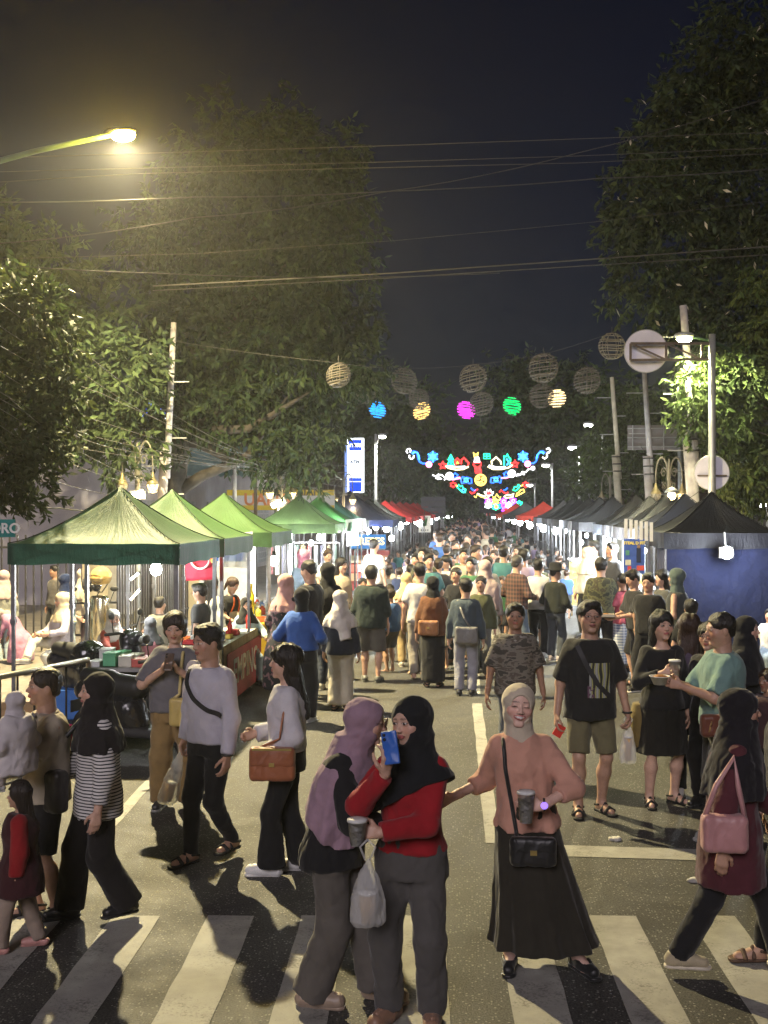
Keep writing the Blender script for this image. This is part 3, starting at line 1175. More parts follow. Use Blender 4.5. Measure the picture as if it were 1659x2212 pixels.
# ------------------------------------------------------------------ ground, road, markings
def asphalt_mat():
 m, nt, b, out = nodes_of('asphalt')
 v = coords(nt)
 big = noise(nt, v, 0.35, 2)
 mid = noise(nt, v, 2.6, 4, .65)
 vo = N(nt, 'ShaderNodeTexVoronoi'); vo.inputs['Scale'].default_value = 62
 nt.links.new(v, vo.inputs['Vector'])
 fine = noise(nt, v, 85, 2, .7)
 base = ramp(nt, math_n(nt, 'ADD', math_n(nt, 'MULTIPLY', big, .5), math_n(nt, 'MULTIPLY', mid, .5)), [(.34, (.050, .048, .043)), (.46, (.080, .077, .070)), (.54, (.092, .089, .080)), (.68, (.125, .120, .107))])
 st = ramp(nt, fine, [(.40, 0.35), (.60, 1.0)])
 c = mixc(nt, 1.0, base, st, 'MULTIPLY')
 pick = N(nt, 'ShaderNodeSeparateColor'); nt.links.new(vo.outputs['Color'], pick.inputs[0])
 chip = math_n(nt, 'MULTIPLY', math_n(nt, 'GREATER_THAN', pick.outputs[0], .80), math_n(nt, 'LESS_THAN', vo.outputs['Distance'], .38))
 c = mixc(nt, math_n(nt, 'MULTIPLY', chip, .8), c, (.27, .26, .235))
 # tar-sealed cracks and oil stains
 wv = N(nt, 'ShaderNodeTexVoronoi', feature='DISTANCE_TO_EDGE'); wv.inputs['Scale'].default_value = .22
 dv = N(nt, 'ShaderNodeVectorMath', operation='ADD')
 nz = N(nt, 'ShaderNodeTexNoise'); nz.inputs['Scale'].default_value = 1.1; nz.inputs['Detail'].default_value = 2
 nt.links.new(v, nz.inputs[0]); nt.links.new(v, dv.inputs[0]); nt.links.new(nz.outputs[1], dv.inputs[1])
 nt.links.new(dv.outputs[0], wv.inputs['Vector'])
 crack = math_n(nt, 'LESS_THAN', wv.outputs['Distance'], .0022)
 c = mixc(nt, math_n(nt, 'MULTIPLY', crack, .35), c, (.022, .021, .019))
 spots = ramp(nt, noise(nt, v, 1.7, 2), [(.70, 0.0), (.76, 1.0)])
 c = mixc(nt, math_n(nt, 'MULTIPLY', spots, .35), c, (.03, .028, .025))
 gum = N(nt, 'ShaderNodeTexVoronoi'); gum.inputs['Scale'].default_value = 2.2
 nt.links.new(v, gum.inputs['Vector'])
 gp_ = N(nt, 'ShaderNodeSeparateColor'); nt.links.new(gum.outputs['Color'], gp_.inputs[0])
 gm = math_n(nt, 'MULTIPLY', math_n(nt, 'LESS_THAN', gum.outputs['Distance'], .045), math_n(nt, 'GREATER_THAN', gp_.outputs[1], .6))
 c = mixc(nt, math_n(nt, 'MULTIPLY', gm, .6), c, (.20, .19, .17))
 nt.links.new(c, b.inputs['Base Color'])
 nt.links.new(ramp(nt, mid, [(.3, .58), (.7, .82)]), b.inputs['Roughness'])
 b.inputs['Specular IOR Level'].default_value = .45
 hgt = math_n(nt, 'ADD', fine, math_n(nt, 'MULTIPLY', chip, .4))
 bump(nt, b, hgt, .7, .006)
 return m


def paint_mat(name, c0):
 m, nt, b, out = nodes_of(name)
 v = coords(nt, None, 'Object')
 g = N(nt, 'ShaderNodeNewGeometry')
 n1 = noise(nt, g.outputs['Position'], 3.0, 6, .7)
 n2 = noise(nt, g.outputs['Position'], 60, 4, .7)
 w = math_n(nt, 'ADD', math_n(nt, 'MULTIPLY', n1, .55), math_n(nt, 'MULTIPLY', n2, .45))
 k = ramp(nt, w, [(.34, 1.0), (.47, 0.0)])
 tone = ramp(nt, noise(nt, g.outputs['Position'], 7, 4), [(.3, [x * .72 for x in c0]), (.7, c0)])
 c = mixc(nt, k, tone, (.085, .08, .072))
 nt.links.new(c, b.inputs['Base Color'])
 b.inputs['Roughness'].default_value = .7
 bump(nt, b, n2, .5, .004)
 return m


ASPH = asphalt_mat()
PAINT = paint_mat('road_paint', (.36, .35, .315))
road = MB().quad((-6, -40, 0), (6, -40, 0), (6, 260, 0), (-6, 260, 0)).build('road', ASPH)
tag(road, 'grey asphalt street full of people', None, None, 'structure')
cross = MB().quad((-160, -40, -.004), (160, -40, -.004), (160, 13.2, -.004), (-160, 13.2, -.004)).build('crossroad', ASPH)
tag(cross, 'asphalt of the junction in front of the market', None, None, 'structure')
gnd = MB().quad((-700, -700, -.03), (700, -700, -.03), (700, 900, -.03), (-700, 900, -.03)).build('ground', plain('earth', (.05, .045, .035), .95, var=.4, scale=.3))
tag(gnd, 'dark earth beyond the street', None, None, 'structure')


def stripe(name, a, b, w, mat=PAINT):
 """painted band on the road from a to b, a few millimetres proud"""
 a = np.array(a[:2], float); b = np.array(b[:2], float)
 d = b - a; L = np.linalg.norm(d); d /= L
 s = np.array((d[1], -d[0]))
 m = MB()
 n = max(2, int(L / .25))
 rg = random.Random(int(a[0] * 100 + a[1] * 7))
 V = []; F = []
 for i in range(n + 1):
  p = a + d * L * i / n
  for e in (-1, 1):
   q = p + s * e * (w / 2 + rg.uniform(-.006, .006))
   V.append((q[0], q[1], .004))
 for i in range(n):
  F.append([2 * i, 2 * i + 1, 2 * i + 3, 2 * i + 2])
 m.add(V, F)
 return m.build(name, mat, road)


r_ = ray(918, 1094.5)
cw = np.array((r_[0], r_[1])); cw /= np.linalg.norm(cw)       # way the crosswalk bars run
for dl in (-372, -167, 40, 245, 450, 652, 860, 1071, 1272, 1485, 1692, 1897):
 L_ = gp(dl, 1979)[:2]; R_2 = gp(dl + 101, 1979)[:2]
 c_ = (L_ + R_2) / 2
 stripe('crosswalk_bar', c_, c_ - cw * 2.9, np.linalg.norm(R_2 - L_) * .99)
a_ = gp(1200, 1838); b_ = gp(1640, 1851)
stripe('stop_line', a_ - np.array((.1, 0, 0)), b_ + (b_ - a_) * 1.2, .27)
stripe('centre_line', gp(1066, 1822), gp(1030, 1520), .12)
stripe('centre_line', gp(1029, 1500), gp(1012, 1240), .12)
stripe('edge_line', gp(232, 1790), gp(340, 1672), .10)

kerb_m = plain('kerb_concrete', (.30, .29, .27), .85, var=.3, scale=3, bmp=.3)


def paver_mat():
 m, nt, b, out = nodes_of('paving')
 v = coords(nt)
 bk = N(nt, 'ShaderNodeTexBrick')
 bk.inputs['Scale'].default_value = 2.5
 bk.inputs['Color1'].default_value = (.17, .15, .13, 1); bk.inputs['Color2'].default_value = (.23, .20, .17, 1)
 bk.inputs['Mortar'].default_value = (.08, .075, .07, 1); bk.inputs['Mortar Size'].default_value = .012
 nt.links.new(v, bk.inputs['Vector'])
 nt.links.new(mixc(nt, .5, bk.outputs[0], ramp(nt, noise(nt, v, 4, 5), [(.3, (.08, .075, .065)), (.7, (.24, .21, .18))])), b.inputs['Base Color'])
 b.inputs['Roughness'].default_value = .8
 bump(nt, b, bk.outputs[1], .3, -.01)
 return m


PAV = paver_mat()
for nm, x0, x1, y0 in (('pavement', -60, -5.25, 9.4), ('pavement', 5.35, 60, 13.3)):
 m = MB().box(((x0 + x1) / 2, (y0 + 250) / 2, .045), (x1 - x0, 250 - y0, .15))
 tag(m.build(nm, PAV), 'paved pavement behind the %s row of stalls' % ('green' if x0 < 0 else 'black'), None, None, 'structure')
 xe = x1 if x0 < 0 else x0
 sg = 1 if x0 < 0 else -1
 kb = MB().box((xe + sg * .055, (y0 + 250) / 2, .0475), (.11, 250 - y0 + .2, .16))
 tag(kb.build('kerb', kerb_m), 'concrete kerb along the %s row of stalls' % ('green' if x0 < 0 else 'black'), None, None, 'structure')

# ------------------------------------------------------------------ the big yellow street lamp and other road lamps
GALV = plain('galvanised_steel', (.34, .35, .34), .5, .6, .2, 5)
GREENP = plain('green_painted_steel', (.035, .065, .04), .55, .1, .3, 6)
IRON = plain('cast_iron_paint', (.17, .16, .12), .55, .3, .3, 8)
CONC = plain('pole_concrete', (.36, .34, .33), .85, 0, .25, 4, .3)
DARKST = plain('dark_steel', (.05, .048, .045), .5, .5, .25, 9)

LAMPP = at(263, 287, 15.6)
t_ = thing('street_lamp', 'glaring yellow street lamp on a long curved arm high above the green stalls', 'street lamp', (-8.1, 15.2, 0))
base_ = np.array((-8.1, 15.2, 0))
lp = LAMPP - base_
MB().lathe([(.11, 0), (.11, .9), (.085, 1.0), (.07, 4), (.055, lp[2] - .72)], n=14).build('pole', GREENP, t_, True)
arm_pts = [(0, 0, lp[2] - .95), (.25, .03, lp[2] - .93), (.62, .1, lp[2] - .86), (.95, .16, lp[2] - .62), (1.35, .22, lp[2] - .45), (2.0, .3, lp[2] - .26), (lp[0] - .12, lp[1], lp[2] - .02)]
MB().tube(arm_pts, [.05, .05, .048, .045, .042, .038, .034], 10).build('arm', GREENP, t_, True)
sc_ = MB()
def scroll(m, c, r0, turns, r, M=(1, 0, 0, 1), st=0.0, n=26):
 P = []
 for i in range(n):
  t = i / (n - 1)
  a = st + turns * 2 * math.pi * t
  q = r0 * (1 - .8 * t)
  P.append((c[0] + M[0] * q * math.cos(a) + M[1] * q * math.sin(a), c[1], c[2] + M[2] * q * math.cos(a) + M[3] * q * math.sin(a)))
 m.tube(P, r, 6)
scroll(sc_, (.62, .08, lp[2] - 1.10), .17, 1.4, .022)
scroll(sc_, (.36, .05, lp[2] - 1.42), .22, 1.4, .024, st=1.2)
sc_.tube([(0, 0, lp[2] - 1.75), (.25, .03, lp[2] - 1.5), (.55, .08, lp[2] - 1.2), (.8, .12, lp[2] - .78)], .022, 6)
sc_.build('scrollwork', GREENP, t_, True)
hd_ = sdf_obj('lamp_housing', U(.06, ell(lp + np.array((0, 0, .03)), (.21, .11, .05)), ell(lp + np.array((-.15, 0, .01)), (.13, .06, .045))), .015, DARKST, t_)
gl_ = sdf_obj('lamp_glass', ell(lp + np.array((.02, 0, -.035)), (.165, .10, .085)), .012, emis('sodium_glass', (1.0, .66, .06), 3600), t_)
lamp('lamp_light', lp + np.array((.02, 0, -.14)), 10000, (1.0, .875, .55), .08, 'SPOT', t_, spot_size=R(166), spot_blend=.3)

# ------------------------------------------------------------------ market tents
def tent_mat():
 m = bpy.data.materials.new('tent_fabric')
 m.use_nodes = True
 nt = m.node_tree
 nt.nodes.clear()
 out = nt.nodes.new('ShaderNodeOutputMaterial')
 oi = N(nt, 'ShaderNodeObjectInfo')
 v = coords(nt)
 n1 = noise(nt, v, 3.0, 4)
 c = mixc(nt, ramp(nt, n1, [(.3, 0.0), (.7, 1.0)]), mixc(nt, 1.0, oi.outputs['Color'], (.82, .82, .82), 'MULTIPLY'), oi.outputs['Color'])
 b = N(nt, 'ShaderNodeBsdfPrincipled')
 b.inputs['Roughness'].default_value = .55
 b.inputs['Specular IOR Level'].default_value = .35
 tr = N(nt, 'ShaderNodeBsdfTranslucent')
 nt.links.new(c, b.inputs['Base Color']); nt.links.new(c, tr.inputs[0])
 # tension creases running down from the peak
 sp = N(nt, 'ShaderNodeSeparateXYZ'); nt.links.new(v, sp.inputs[0])
 ang = math_n(nt, 'ARCTAN2', sp.outputs[1], sp.outputs[0])
 cmb = N(nt, 'ShaderNodeCombineXYZ')
 nt.links.new(math_n(nt, 'MULTIPLY', ang, 5.0), cmb.inputs[0])
 nt.links.new(math_n(nt, 'MULTIPLY', sp.outputs[2], 1.2), cmb.inputs[2])
 cr = noise(nt, cmb.outputs[0], 2.2, 5, .7)
 cr2 = noise(nt, v, 7, 4, .6)
 h = math_n(nt, 'ADD', math_n(nt, 'MULTIPLY', cr, .9), math_n(nt, 'MULTIPLY', cr2, .35))
 bp = N(nt, 'ShaderNodeBump'); bp.inputs['Strength'].default_value = .45; bp.inputs['Distance'].default_value = .06
 nt.links.new(h, bp.inputs['Height']); nt.links.new(bp.outputs[0], b.inputs['Normal']); nt.links.new(bp.outputs[0], tr.inputs['Normal'])
 mx = N(nt, 'ShaderNodeMixShader'); mx.inputs[0].default_value = .42
 nt.links.new(b.outputs[0], mx.inputs[1]); nt.links.new(tr.outputs[0], mx.inputs[2]); nt.links.new(mx.outputs[0], out.inputs[0])
 return m


TENTM = tent_mat()
LEGM = plain('tent_leg_steel', (.20, .20, .21), .45, .55, .25, 9)


def canopy_mesh(w, d, z0, z1, n=16, seed=0):
 rg = np.random.default_rng(seed)
 ph = rg.uniform(0, 6, 4)
 V = []; F = []
 for j in range(2 * n + 1):
  for i in range(2 * n + 1):
   x = (i - n) / n; y = (j - n) / n
   r = max(abs(x), abs(y)); mn = min(abs(x), abs(y))
   dg = (mn / r) if r > 1e-6 else 1
   e = 1.72 - .30 * dg
   f = (1 - r) ** e
   tipb = .03 * max(0, 1 - r * 8)
   z = z0 + (z1 - z0) * f - .02 * math.sin(math.pi * r) * (1 - dg) + tipb * .3
   z += .006 * math.sin(7 * x + ph[0]) * math.sin(6 * y + ph[1]) * r
   V.append((x * w / 2, y * d / 2, z))
 k = 2 * n + 1
 for j in range(2 * n):
  for i in range(2 * n):
   a = j * k + i
   F.append([a, a + 1, a + k + 1, a + k])
 return np.array(V), F


def make_tent(label, cx, cy_, w, d, zb, zt, zp, col, val=None, seed=0, sides=(1, 1, 1, 1), group='market tents', scissor=True, rz=0.0):
 """pop-up stall tent: canopy, four valances, four legs, scissor bars, ridge piping"""
 t = thing('market_tent', label, 'tent', (cx, cy_, 0), rz, group)
 V, F = canopy_mesh(w, d, zt, zp, seed=seed)
 obj('canopy', new_mesh('canopy', V, F, True), TENTM, t, None, col)
 val = val or col
 rg = random.Random(seed + 11)
 hw, hd = w / 2, d / 2
 for s, (a, b) in enumerate((((-hw, -hd), (hw, -hd)), ((hw, -hd), (hw, hd)), ((hw, hd), (-hw, hd)), ((-hw, hd), (-hw, -hd)))):
  if not sides[s]: continue
  a = np.array(a); b = np.array(b)
  nn = np.array((b[1] - a[1], a[0] - b[0])); nn = nn / np.linalg.norm(nn)
  VV = []; FF = []
  m = 20
  p1, p2 = rg.uniform(0, 6), rg.uniform(0, 6)
  for i in range(m + 1):
   q = a + (b - a) * i / m
   for kz in range(4):
    f = kz / 3
    off = .012 * math.sin(i * 1.1 + p1) * f + .010 * math.sin(i * .5 + p2) * f + .004
    pz = zt - (zt - zb) * f + (.010 * math.sin(i * .63 + p2) if kz == 3 else 0) + .002
    VV.append((q[0] + nn[0] * off, q[1] + nn[1] * off, pz))
  for i in range(m):
   for kz in range(3):
    c = i * 4 + kz
    FF.append([c, c + 1, c + 5, c + 4])
  obj('valance', new_mesh('valance', np.array(VV), FF, True), TENTM, t, None, val)
 for sx in (-1, 1):
  for sy in (-1, 1):
   lx, ly = sx * (hw - .045), sy * (hd - .045)
   g = MB().box((lx, ly, zt * .30), (.034, .034, zt * .60)).box((lx, ly, zt * .79), (.042, .042, zt * .40)).box((lx, ly, .008), (.08, .08, .016)).box((lx, ly, zt * .61), (.056, .056, .05))
   g.build('leg', LEGM, t)
   MB().tube([(sx * hw * f, sy * hd * f, zt + (zp - zt) * (1 - f) ** 1.42 + .006) for f in np.linspace(0.02, 1, 12)], .006, 5).build('ridge_piping', TENTM, t, False, None, [c * .35 for c in col])
 if scissor:
  for (a, b) in (((-hw, -hd), (hw, -hd)), ((hw, -hd), (hw, hd))):
   a = np.array(a) * .955; b = np.array(b) * .955
   g = MB()
   for q0, q1 in ((0, .5), (.5, 1)):
    p0 = a + (b - a) * q0; p1 = a + (b - a) * q1
    g.bar((p0[0], p0[1], zt - .02), (p1[0], p1[1], zb + .02), .02, .012)
    g.bar((p0[0] * .992, p0[1] * .992, zb + .02), (p1[0] * .992, p1[1] * .992, zt - .02), .02, .012)
   g.build('scissor_bar', LEGM, t)
 return t


GRN = (.055, .135, .035); GRN2 = (.10, .225, .045); GRND = (.020, .062, .030)
NAVY = (.018, .024, .060); DKGREY = (.030, .031, .034); DKG2 = (.06, .06, .066)
REDT = (.50, .028, .030); BLK2 = (.014, .014, .018)
ZB, ZT, ZP = 1.90, 2.12, 2.74
LEFT = [
 # centre x, centre y, size, colour, valance, label
 (-3.97, 12.6, 1.86, (.062, .116, .055), (.020, .072, .048), 'large dark green stall tent, nearest of the left row, front valance toward the crosswalk'),
 (-3.92, 14.65, 1.80, (.072, .140, .050), (.05, .09, .05), 'bright green stall tent, second of the left row, clear plastic hanging at its side'),
 (-3.98, 18.1, 1.90, (.075, .145, .052), (.05, .11, .04), 'bright green stall tent, third of the left row, bulb glowing at its corner'),
 (-4.15, 27.3, 2.0, (.085, .145, .055), (.085, .15, .055), 'mid green stall tent beside the ornate twin lantern, fourth of the left row'),
 (-4.05, 30.1, 2.0, (.05, .16, .045), (.05, .10, .06), 'deep green stall tent just behind the fourth green one'),
 (-4.0, 32.6, 2.0, (.03, .075, .05), (.06, .065, .07), 'dark bluish green stall tent before the navy one'),
 (-3.9, 36.6, 3.0, (.030, .036, .075), (.018, .030, .12), 'wide navy blue stall tent below the white bank pylon'),
 (-3.75, 41.5, 2.2, (.022, .026, .028), (.03, .04, .035), 'black stall tent squeezed behind the navy one'),
 (-3.7, 44.5, 2.2, (.025, .045, .035), (.03, .04, .04), 'blackish green stall tent before the red ones'),
 (-3.6, 48.0, 2.4, REDT, (.42, .03, .03), 'red stall tent, first of the left red ones'),
 (-3.55, 51.2, 2.4, (.42, .03, .03), (.42, .04, .04), 'red stall tent, second of the left red ones'),
 (-3.45, 55.5, 2.4, (.55, .07, .06), (.5, .08, .07), 'pinkish red stall tent, third of the left red ones'),
 (-3.4, 60.5, 2.6, REDT, REDT, 'red stall tent beside the cup sign, fourth of the left red ones'),
 (-3.3, 66, 2.6, REDT, REDT, 'red stall tent, fifth of the left red ones, far down the street'),
 (-3.3, 71, 2.6, (.4, .03, .03), REDT, 'red stall tent, sixth of the left red ones, far down the street'),
 (-3.2, 77, 2.6, REDT, REDT, 'red stall tent, farthest of the left red ones'),
 (-3.2, 83, 2.6, (.05, .09, .22), (.05, .09, .22), 'small blue stall tent beyond the left red ones'),
 (-2.9, 92, 2.8, (.02, .02, .022), (.03, .03, .03), 'dark stall tent far down the street on the left'),
 (-2.6, 104, 2.8, (.45, .43, .38), (.4, .4, .36), 'pale stall tent at the far end of the left row'),
 (-2.2, 118, 2.8, (.4, .04, .03), (.4, .04, .03), 'tiny red stall tent at the far end of the left row'),
 (-1.7, 132, 2.8, (.4, .04, .03), (.4, .04, .03), 'last tiny red stall tent where the left row ends'),
]
for i, (x, y, w, c, v, lb) in enumerate(LEFT):
 zb, zt, zp = ZB, ZT, ZP + (.25 if w > 2.9 else 0) + (.08 if y > 25 else 0)
 make_tent(lb, x, y, w, w if w < 2.9 else 2.8, zb, zt, zp, c, v, i, scissor=y < 35)
RIGHT = [
 (3.83, 18.3, 1.80, (0.010, 0.011, 0.017), (.018, .018, .026), 'black stall tent with a blue cloth front, nearest of the right row'),
 (3.80, 20.4, 1.80, (0.012, 0.012, 0.014), (.16, .155, .17), 'black stall tent, second of the right row, thin bunting at its edge'),
 (3.82, 22.5, 1.80, (0.013, 0.013, 0.013), (.17, .165, .18), 'black stall tent, third of the right row, by the orange lantern'),
 (3.84, 24.6, 1.80, (0.013, 0.013, 0.013), (.16, .16, .18), 'black stall tent, fourth of the right row'),
 (3.86, 26.7, 1.80, (0.014, 0.014, 0.015), (.22, .25, .32), 'black stall tent with a pale lit valance, fifth of the right row'),
 (3.85, 31.0, 2.0, (0.015, 0.015, 0.017), (.025, .025, .03), 'charcoal stall tent with a dark front valance, sixth of the right row'),
 (3.8, 33.6, 2.0, (0.022, 0.022, 0.022), (.15, .15, .16), 'charcoal stall tent behind the gap, seventh of the right row'),
 (3.75, 36.2, 2.0, (0.025, 0.025, 0.022), (.16, .16, .16), 'charcoal stall tent, eighth of the right row'),
 (3.7, 38.8, 2.0, (0.028, 0.030, 0.025), (.17, .17, .18), 'greyish green stall tent, ninth of the right row'),
 (3.68, 41.6, 2.0, (0.030, 0.030, 0.028), (.2, .2, .22), 'grey stall tent, tenth of the right row'),
 (3.65, 44.6, 2.2, (0.035, 0.035, 0.035), (.22, .24, .27), 'grey stall tent at the end of the right dark row'),
 (4.9, 46.0, 2.2, (.035, .05, .16), (.03, .05, .14), 'blue stall tent peeping over the right dark row'),
 (5.2, 52.0, 2.4, (.02, .02, .03), (.02, .02, .03), 'black stall tent behind the right red one'),
 (3.6, 56.0, 2.6, (.62, .045, .02), (.6, .05, .025), 'vivid orange red stall tent, largest red one of the right row'),
 (3.0, 62.0, 2.4, (0.015, 0.015, 0.015), (.04, .04, .04), 'dark stall tent between the two right red ones'),
 (2.75, 68.0, 2.4, (.6, .05, .03), (.5, .1, .05), 'small red stall tent farther down the right row'),
 (2.7, 78.0, 2.6, (0.025, 0.025, 0.025), (.2, .2, .2), 'dark stall tent far down the right row'),
 (2.6, 90.0, 2.6, (.4, .05, .04), (.4, .05, .04), 'red stall tent at the far end of the right row'),
]
for i, (x, y, w, c, v, lb) in enumerate(RIGHT):
 make_tent(lb, x, y, w, w, ZB - .02, ZT, ZP + .02 + (.06 if y > 25 else 0), c, v, 50 + i, scissor=y < 30)

# ------------------------------------------------------------------ trees
def leaf_mat():
 m = bpy.data.materials.new('leaf')
 m.use_nodes = True
 nt = m.node_tree
 nt.nodes.clear()
 out = nt.nodes.new('ShaderNodeOutputMaterial')
 a = N(nt, 'ShaderNodeAttribute', attribute_name='Col')
 b = N(nt, 'ShaderNodeBsdfPrincipled'); b.inputs['Roughness'].default_value = .65; b.inputs['Specular IOR Level'].default_value = .2
 tr = N(nt, 'ShaderNodeBsdfTranslucent')
 nt.links.new(a.outputs[0], b.inputs['Base Color']); nt.links.new(a.outputs[0], tr.inputs[0])
 mx = N(nt, 'ShaderNodeMixShader'); mx.inputs[0].default_value = .22
 nt.links.new(b.outputs[0], mx.inputs[1]); nt.links.new(tr.outputs[0], mx.inputs[2]); nt.links.new(mx.outputs[0], out.inputs[0])
 return m


LEAF = leaf_mat()
BARK = plain('bark', (.045, .038, .030), .9, 0, .45, 7, .8)


def crown_mesh(blobs, n, size, cols, seed, droop=.5, slim=.34, flowers=0.0, shell=.55):
 """leaves in twig sprays through the volume of the crown"""
 rg = np.random.default_rng(seed)
 blobs = [(np.array(c, float), np.array(r, float) if hasattr(r, '__len__') else np.full(3, float(r))) for c, r in blobs]
 wts = np.array([np.prod(r) ** .667 for c, r in blobs]); wts /= wts.sum()
 per = 9
 ns = n // per
 bi = rg.choice(len(blobs), ns, p=wts)
 dirs = rg.normal(size=(ns, 3)); dirs /= np.linalg.norm(dirs, axis=1)[:, None]
 rad = shell + (1 - shell) * rg.random(ns) ** .6
 inner = rg.random(ns) < .22
 rad[inner] = rg.random(inner.sum()) * shell
 Cc = np.array([b[0] for b in blobs])[bi]; Rr = np.array([b[1] for b in blobs])[bi]
 # uneven outline: lobes pushed in and out
 lob = .82 + .30 * np.sin(dirs[:, 0] * 4.1 + bi) * np.sin(dirs[:, 2] * 5.3 + bi * 1.7) + .10 * rg.normal(size=ns)
 P = Cc + dirs * Rr * (rad * lob)[:, None]
 out = dirs * .8 + rg.normal(size=(ns, 3)) * .5
 out[:, 2] -= droop * .6
 out /= np.linalg.norm(out, axis=1)[:, None]
 tone = rg.normal(0, .22, ns) + .15 * np.sin(bi * 2.1)
 ci = rg.integers(0, len(cols), ns)
 k = np.tile(np.arange(per), ns)
 sp = np.repeat(np.arange(ns), per)
 m = len(k)
 base = P[sp] + out[sp] * ((k / per) * size * 1.9)[:, None]
 ld = out[sp] * .75 + rg.normal(size=(m, 3)) * .75
 ld[:, 2] -= droop
 ld /= np.linalg.norm(ld, axis=1)[:, None]
 sd = np.cross(ld, rg.normal(size=(m, 3))); sd /= np.linalg.norm(sd, axis=1)[:, None]
 nn = np.cross(ld, sd)
 L = size * rg.uniform(.65, 1.2, m)[:, None]
 Wd = L * slim
 v0 = base; v1 = base + ld * L * .45 + sd * Wd * .5 - nn * Wd * .12; v2 = base + ld * L - nn * L * .10; v3 = base + ld * L * .45 - sd * Wd * .5 - nn * Wd * .12
 V = np.stack([v0, v1, v2, v3], 1).reshape(-1, 3)
 F = np.arange(m * 4).reshape(-1, 4)
 cc = np.array(cols)[ci][sp] * np.exp(tone[sp] + rg.normal(0, .18, m))[:, None]
 if flowers:
  fl = rg.random(m) < flowers
  cc[fl] = np.array((.62, .55, .40)) * rg.uniform(.7, 1.1, fl.sum())[:, None]
 return new_mesh('crown', V, F, True, np.clip(np.repeat(cc, 4, 0), 0, .8))


def dblobs(lst, Y, dep=.75):
 """lobes of a crown: centre and radius as seen in the photograph at distance Y"""
 r = []
 for i, (dx, dy, rr) in enumerate(lst):
  rw = rr * S768 * Y / FPX
  c = at(dx, dy, Y + (((i * 37) % 11) / 10 - .5) * rw * 1.2)
  r.append((c, (rw, rw * dep, rw)))
 return r


def make_tree(label, base, blobs, n, size, cols, seed, trunk=None, tr=.25, limbs=True, group='street trees', **kw):
 base = np.array(base, float)
 t = thing('street_tree', label, 'tree', base, 0, group)
 me = crown_mesh([(c - base, r) for c, r in blobs], n, size, cols, seed, **kw)
 obj('crown', me, LEAF, t)
 g = MB()
 top = trunk or [(0, 0, 0), (.15, 0, 1.5), (-.1, .1, 3.0), (.1, 0, 4.2)]
 nn = len(top)
 g.tube(top, [tr * (1.15 - .55 * i / (nn - 1)) for i in range(nn)], 10)
 g.build('trunk', BARK, t, True)
 if limbs:
  rg = random.Random(seed)
  for c, r in rg.sample(blobs, min(7, len(blobs))):
   st = np.array(top[rg.randrange(nn // 2, nn)], float)
   e = st + (c - base - st) * .72
   mid = (st + e) / 2 + np.array((rg.uniform(-.4, .4), rg.uniform(-.3, .3), -.3))
   MB().tube([st, st * .6 + mid * .4 + np.array((0, 0, .1)), mid, mid * .4 + e * .6, e], [tr * .5, tr * .42, tr * .3, tr * .18, tr * .06], 7).build('limb', BARK, t, True)
 return t


G1 = [(.019, .032, .011), (.025, .038, .012), (.015, .026, .010)]
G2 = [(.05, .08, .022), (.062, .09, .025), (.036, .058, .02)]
make_tree('huge dark leafy tree towering over the green tents', (-7.0, 24.5, 0),
          dblobs([(520, 330, 120), (650, 390, 140), (480, 520, 170), (690, 560, 150), (600, 720, 190), (770, 690, 75), (380, 680, 140), (520, 880, 150), (655, 880, 110), (630, 985, 90), (450, 800, 160),
                  (790, 800, 60), (740, 330, 60), (330, 500, 110), (360, 900, 100), (600, 270, 70), (560, 620, 160), (740, 450, 90), (720, 770, 100), (430, 380, 110)], 24.5),
          46000, .20, G1, 3, [(0, 0, 0), (.1, 0, 1.6), (.45, .1, 2.8), (.6, .1, 4.0), (.3, .2, 5.4)], .30, droop=.75)
make_tree('leafy roadside tree with yellow lit leaves at the edge beside the street lamp', (-7.2, 13.0, 0),
          dblobs([(60, 650, 70), (10, 730, 90), (100, 760, 75), (140, 850, 52), (50, 860, 100), (110, 940, 60), (30, 970, 100), (10, 610, 55), (120, 690, 45), (60, 1060, 70), (-40, 800, 120), (-30, 1000, 120)], 13.2),
          8500, .135, [(.030, .042, .012), (.040, .050, .014), (.020, .032, .011)], 5, [(0, 0, 0), (.1, 0, 1.2), (.3, 0, 2.4), (.35, 0, 3.6)], .14, droop=.35, slim=.36)
make_tree('dim tree high behind the lamp arm at the upper edge', (-10.5, 22.0, 0),
          dblobs([(10, 520, 110), (110, 590, 110), (200, 680, 110), (260, 800, 110), (160, 900, 120), (60, 760, 140), (270, 950, 90), (-30, 640, 120)], 21.5),
          11000, .22, [(.035, .055, .022), (.045, .065, .025)], 8, tr=.2)
make_tree('broad tree with pale blossoms rising over the round sign', (8.6, 27.0, 0),
          dblobs([(1420, 430, 120), (1540, 330, 170), (1640, 250, 140), (1345, 510, 60), (1430, 590, 120), (1560, 560, 150), (1650, 480, 120), (1335, 635, 42), (1480, 690, 100), (1590, 720, 110), (1540, 190, 130),
                  (1630, 90, 130), (1480, 260, 100), (1400, 340, 60), (1370, 470, 60)], 27.0),
          30000, .21, [(.032, .045, .015), (.042, .055, .017), (.025, .038, .014)], 12, [(0, 0, 0), (.2, 0, 2), (.1, 0, 4), (-.3, 0, 6.5)], .34, flowers=.008, droop=.6)
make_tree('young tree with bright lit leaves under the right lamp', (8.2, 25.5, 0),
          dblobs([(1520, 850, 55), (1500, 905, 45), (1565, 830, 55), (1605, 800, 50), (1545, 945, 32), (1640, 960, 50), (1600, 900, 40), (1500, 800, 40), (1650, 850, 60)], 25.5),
          5200, .20, G2, 14, [(0, 0, 0), (.05, 0, 2), (0, 0, 4), (.1, 0, 5.2)], .10, droop=.7)
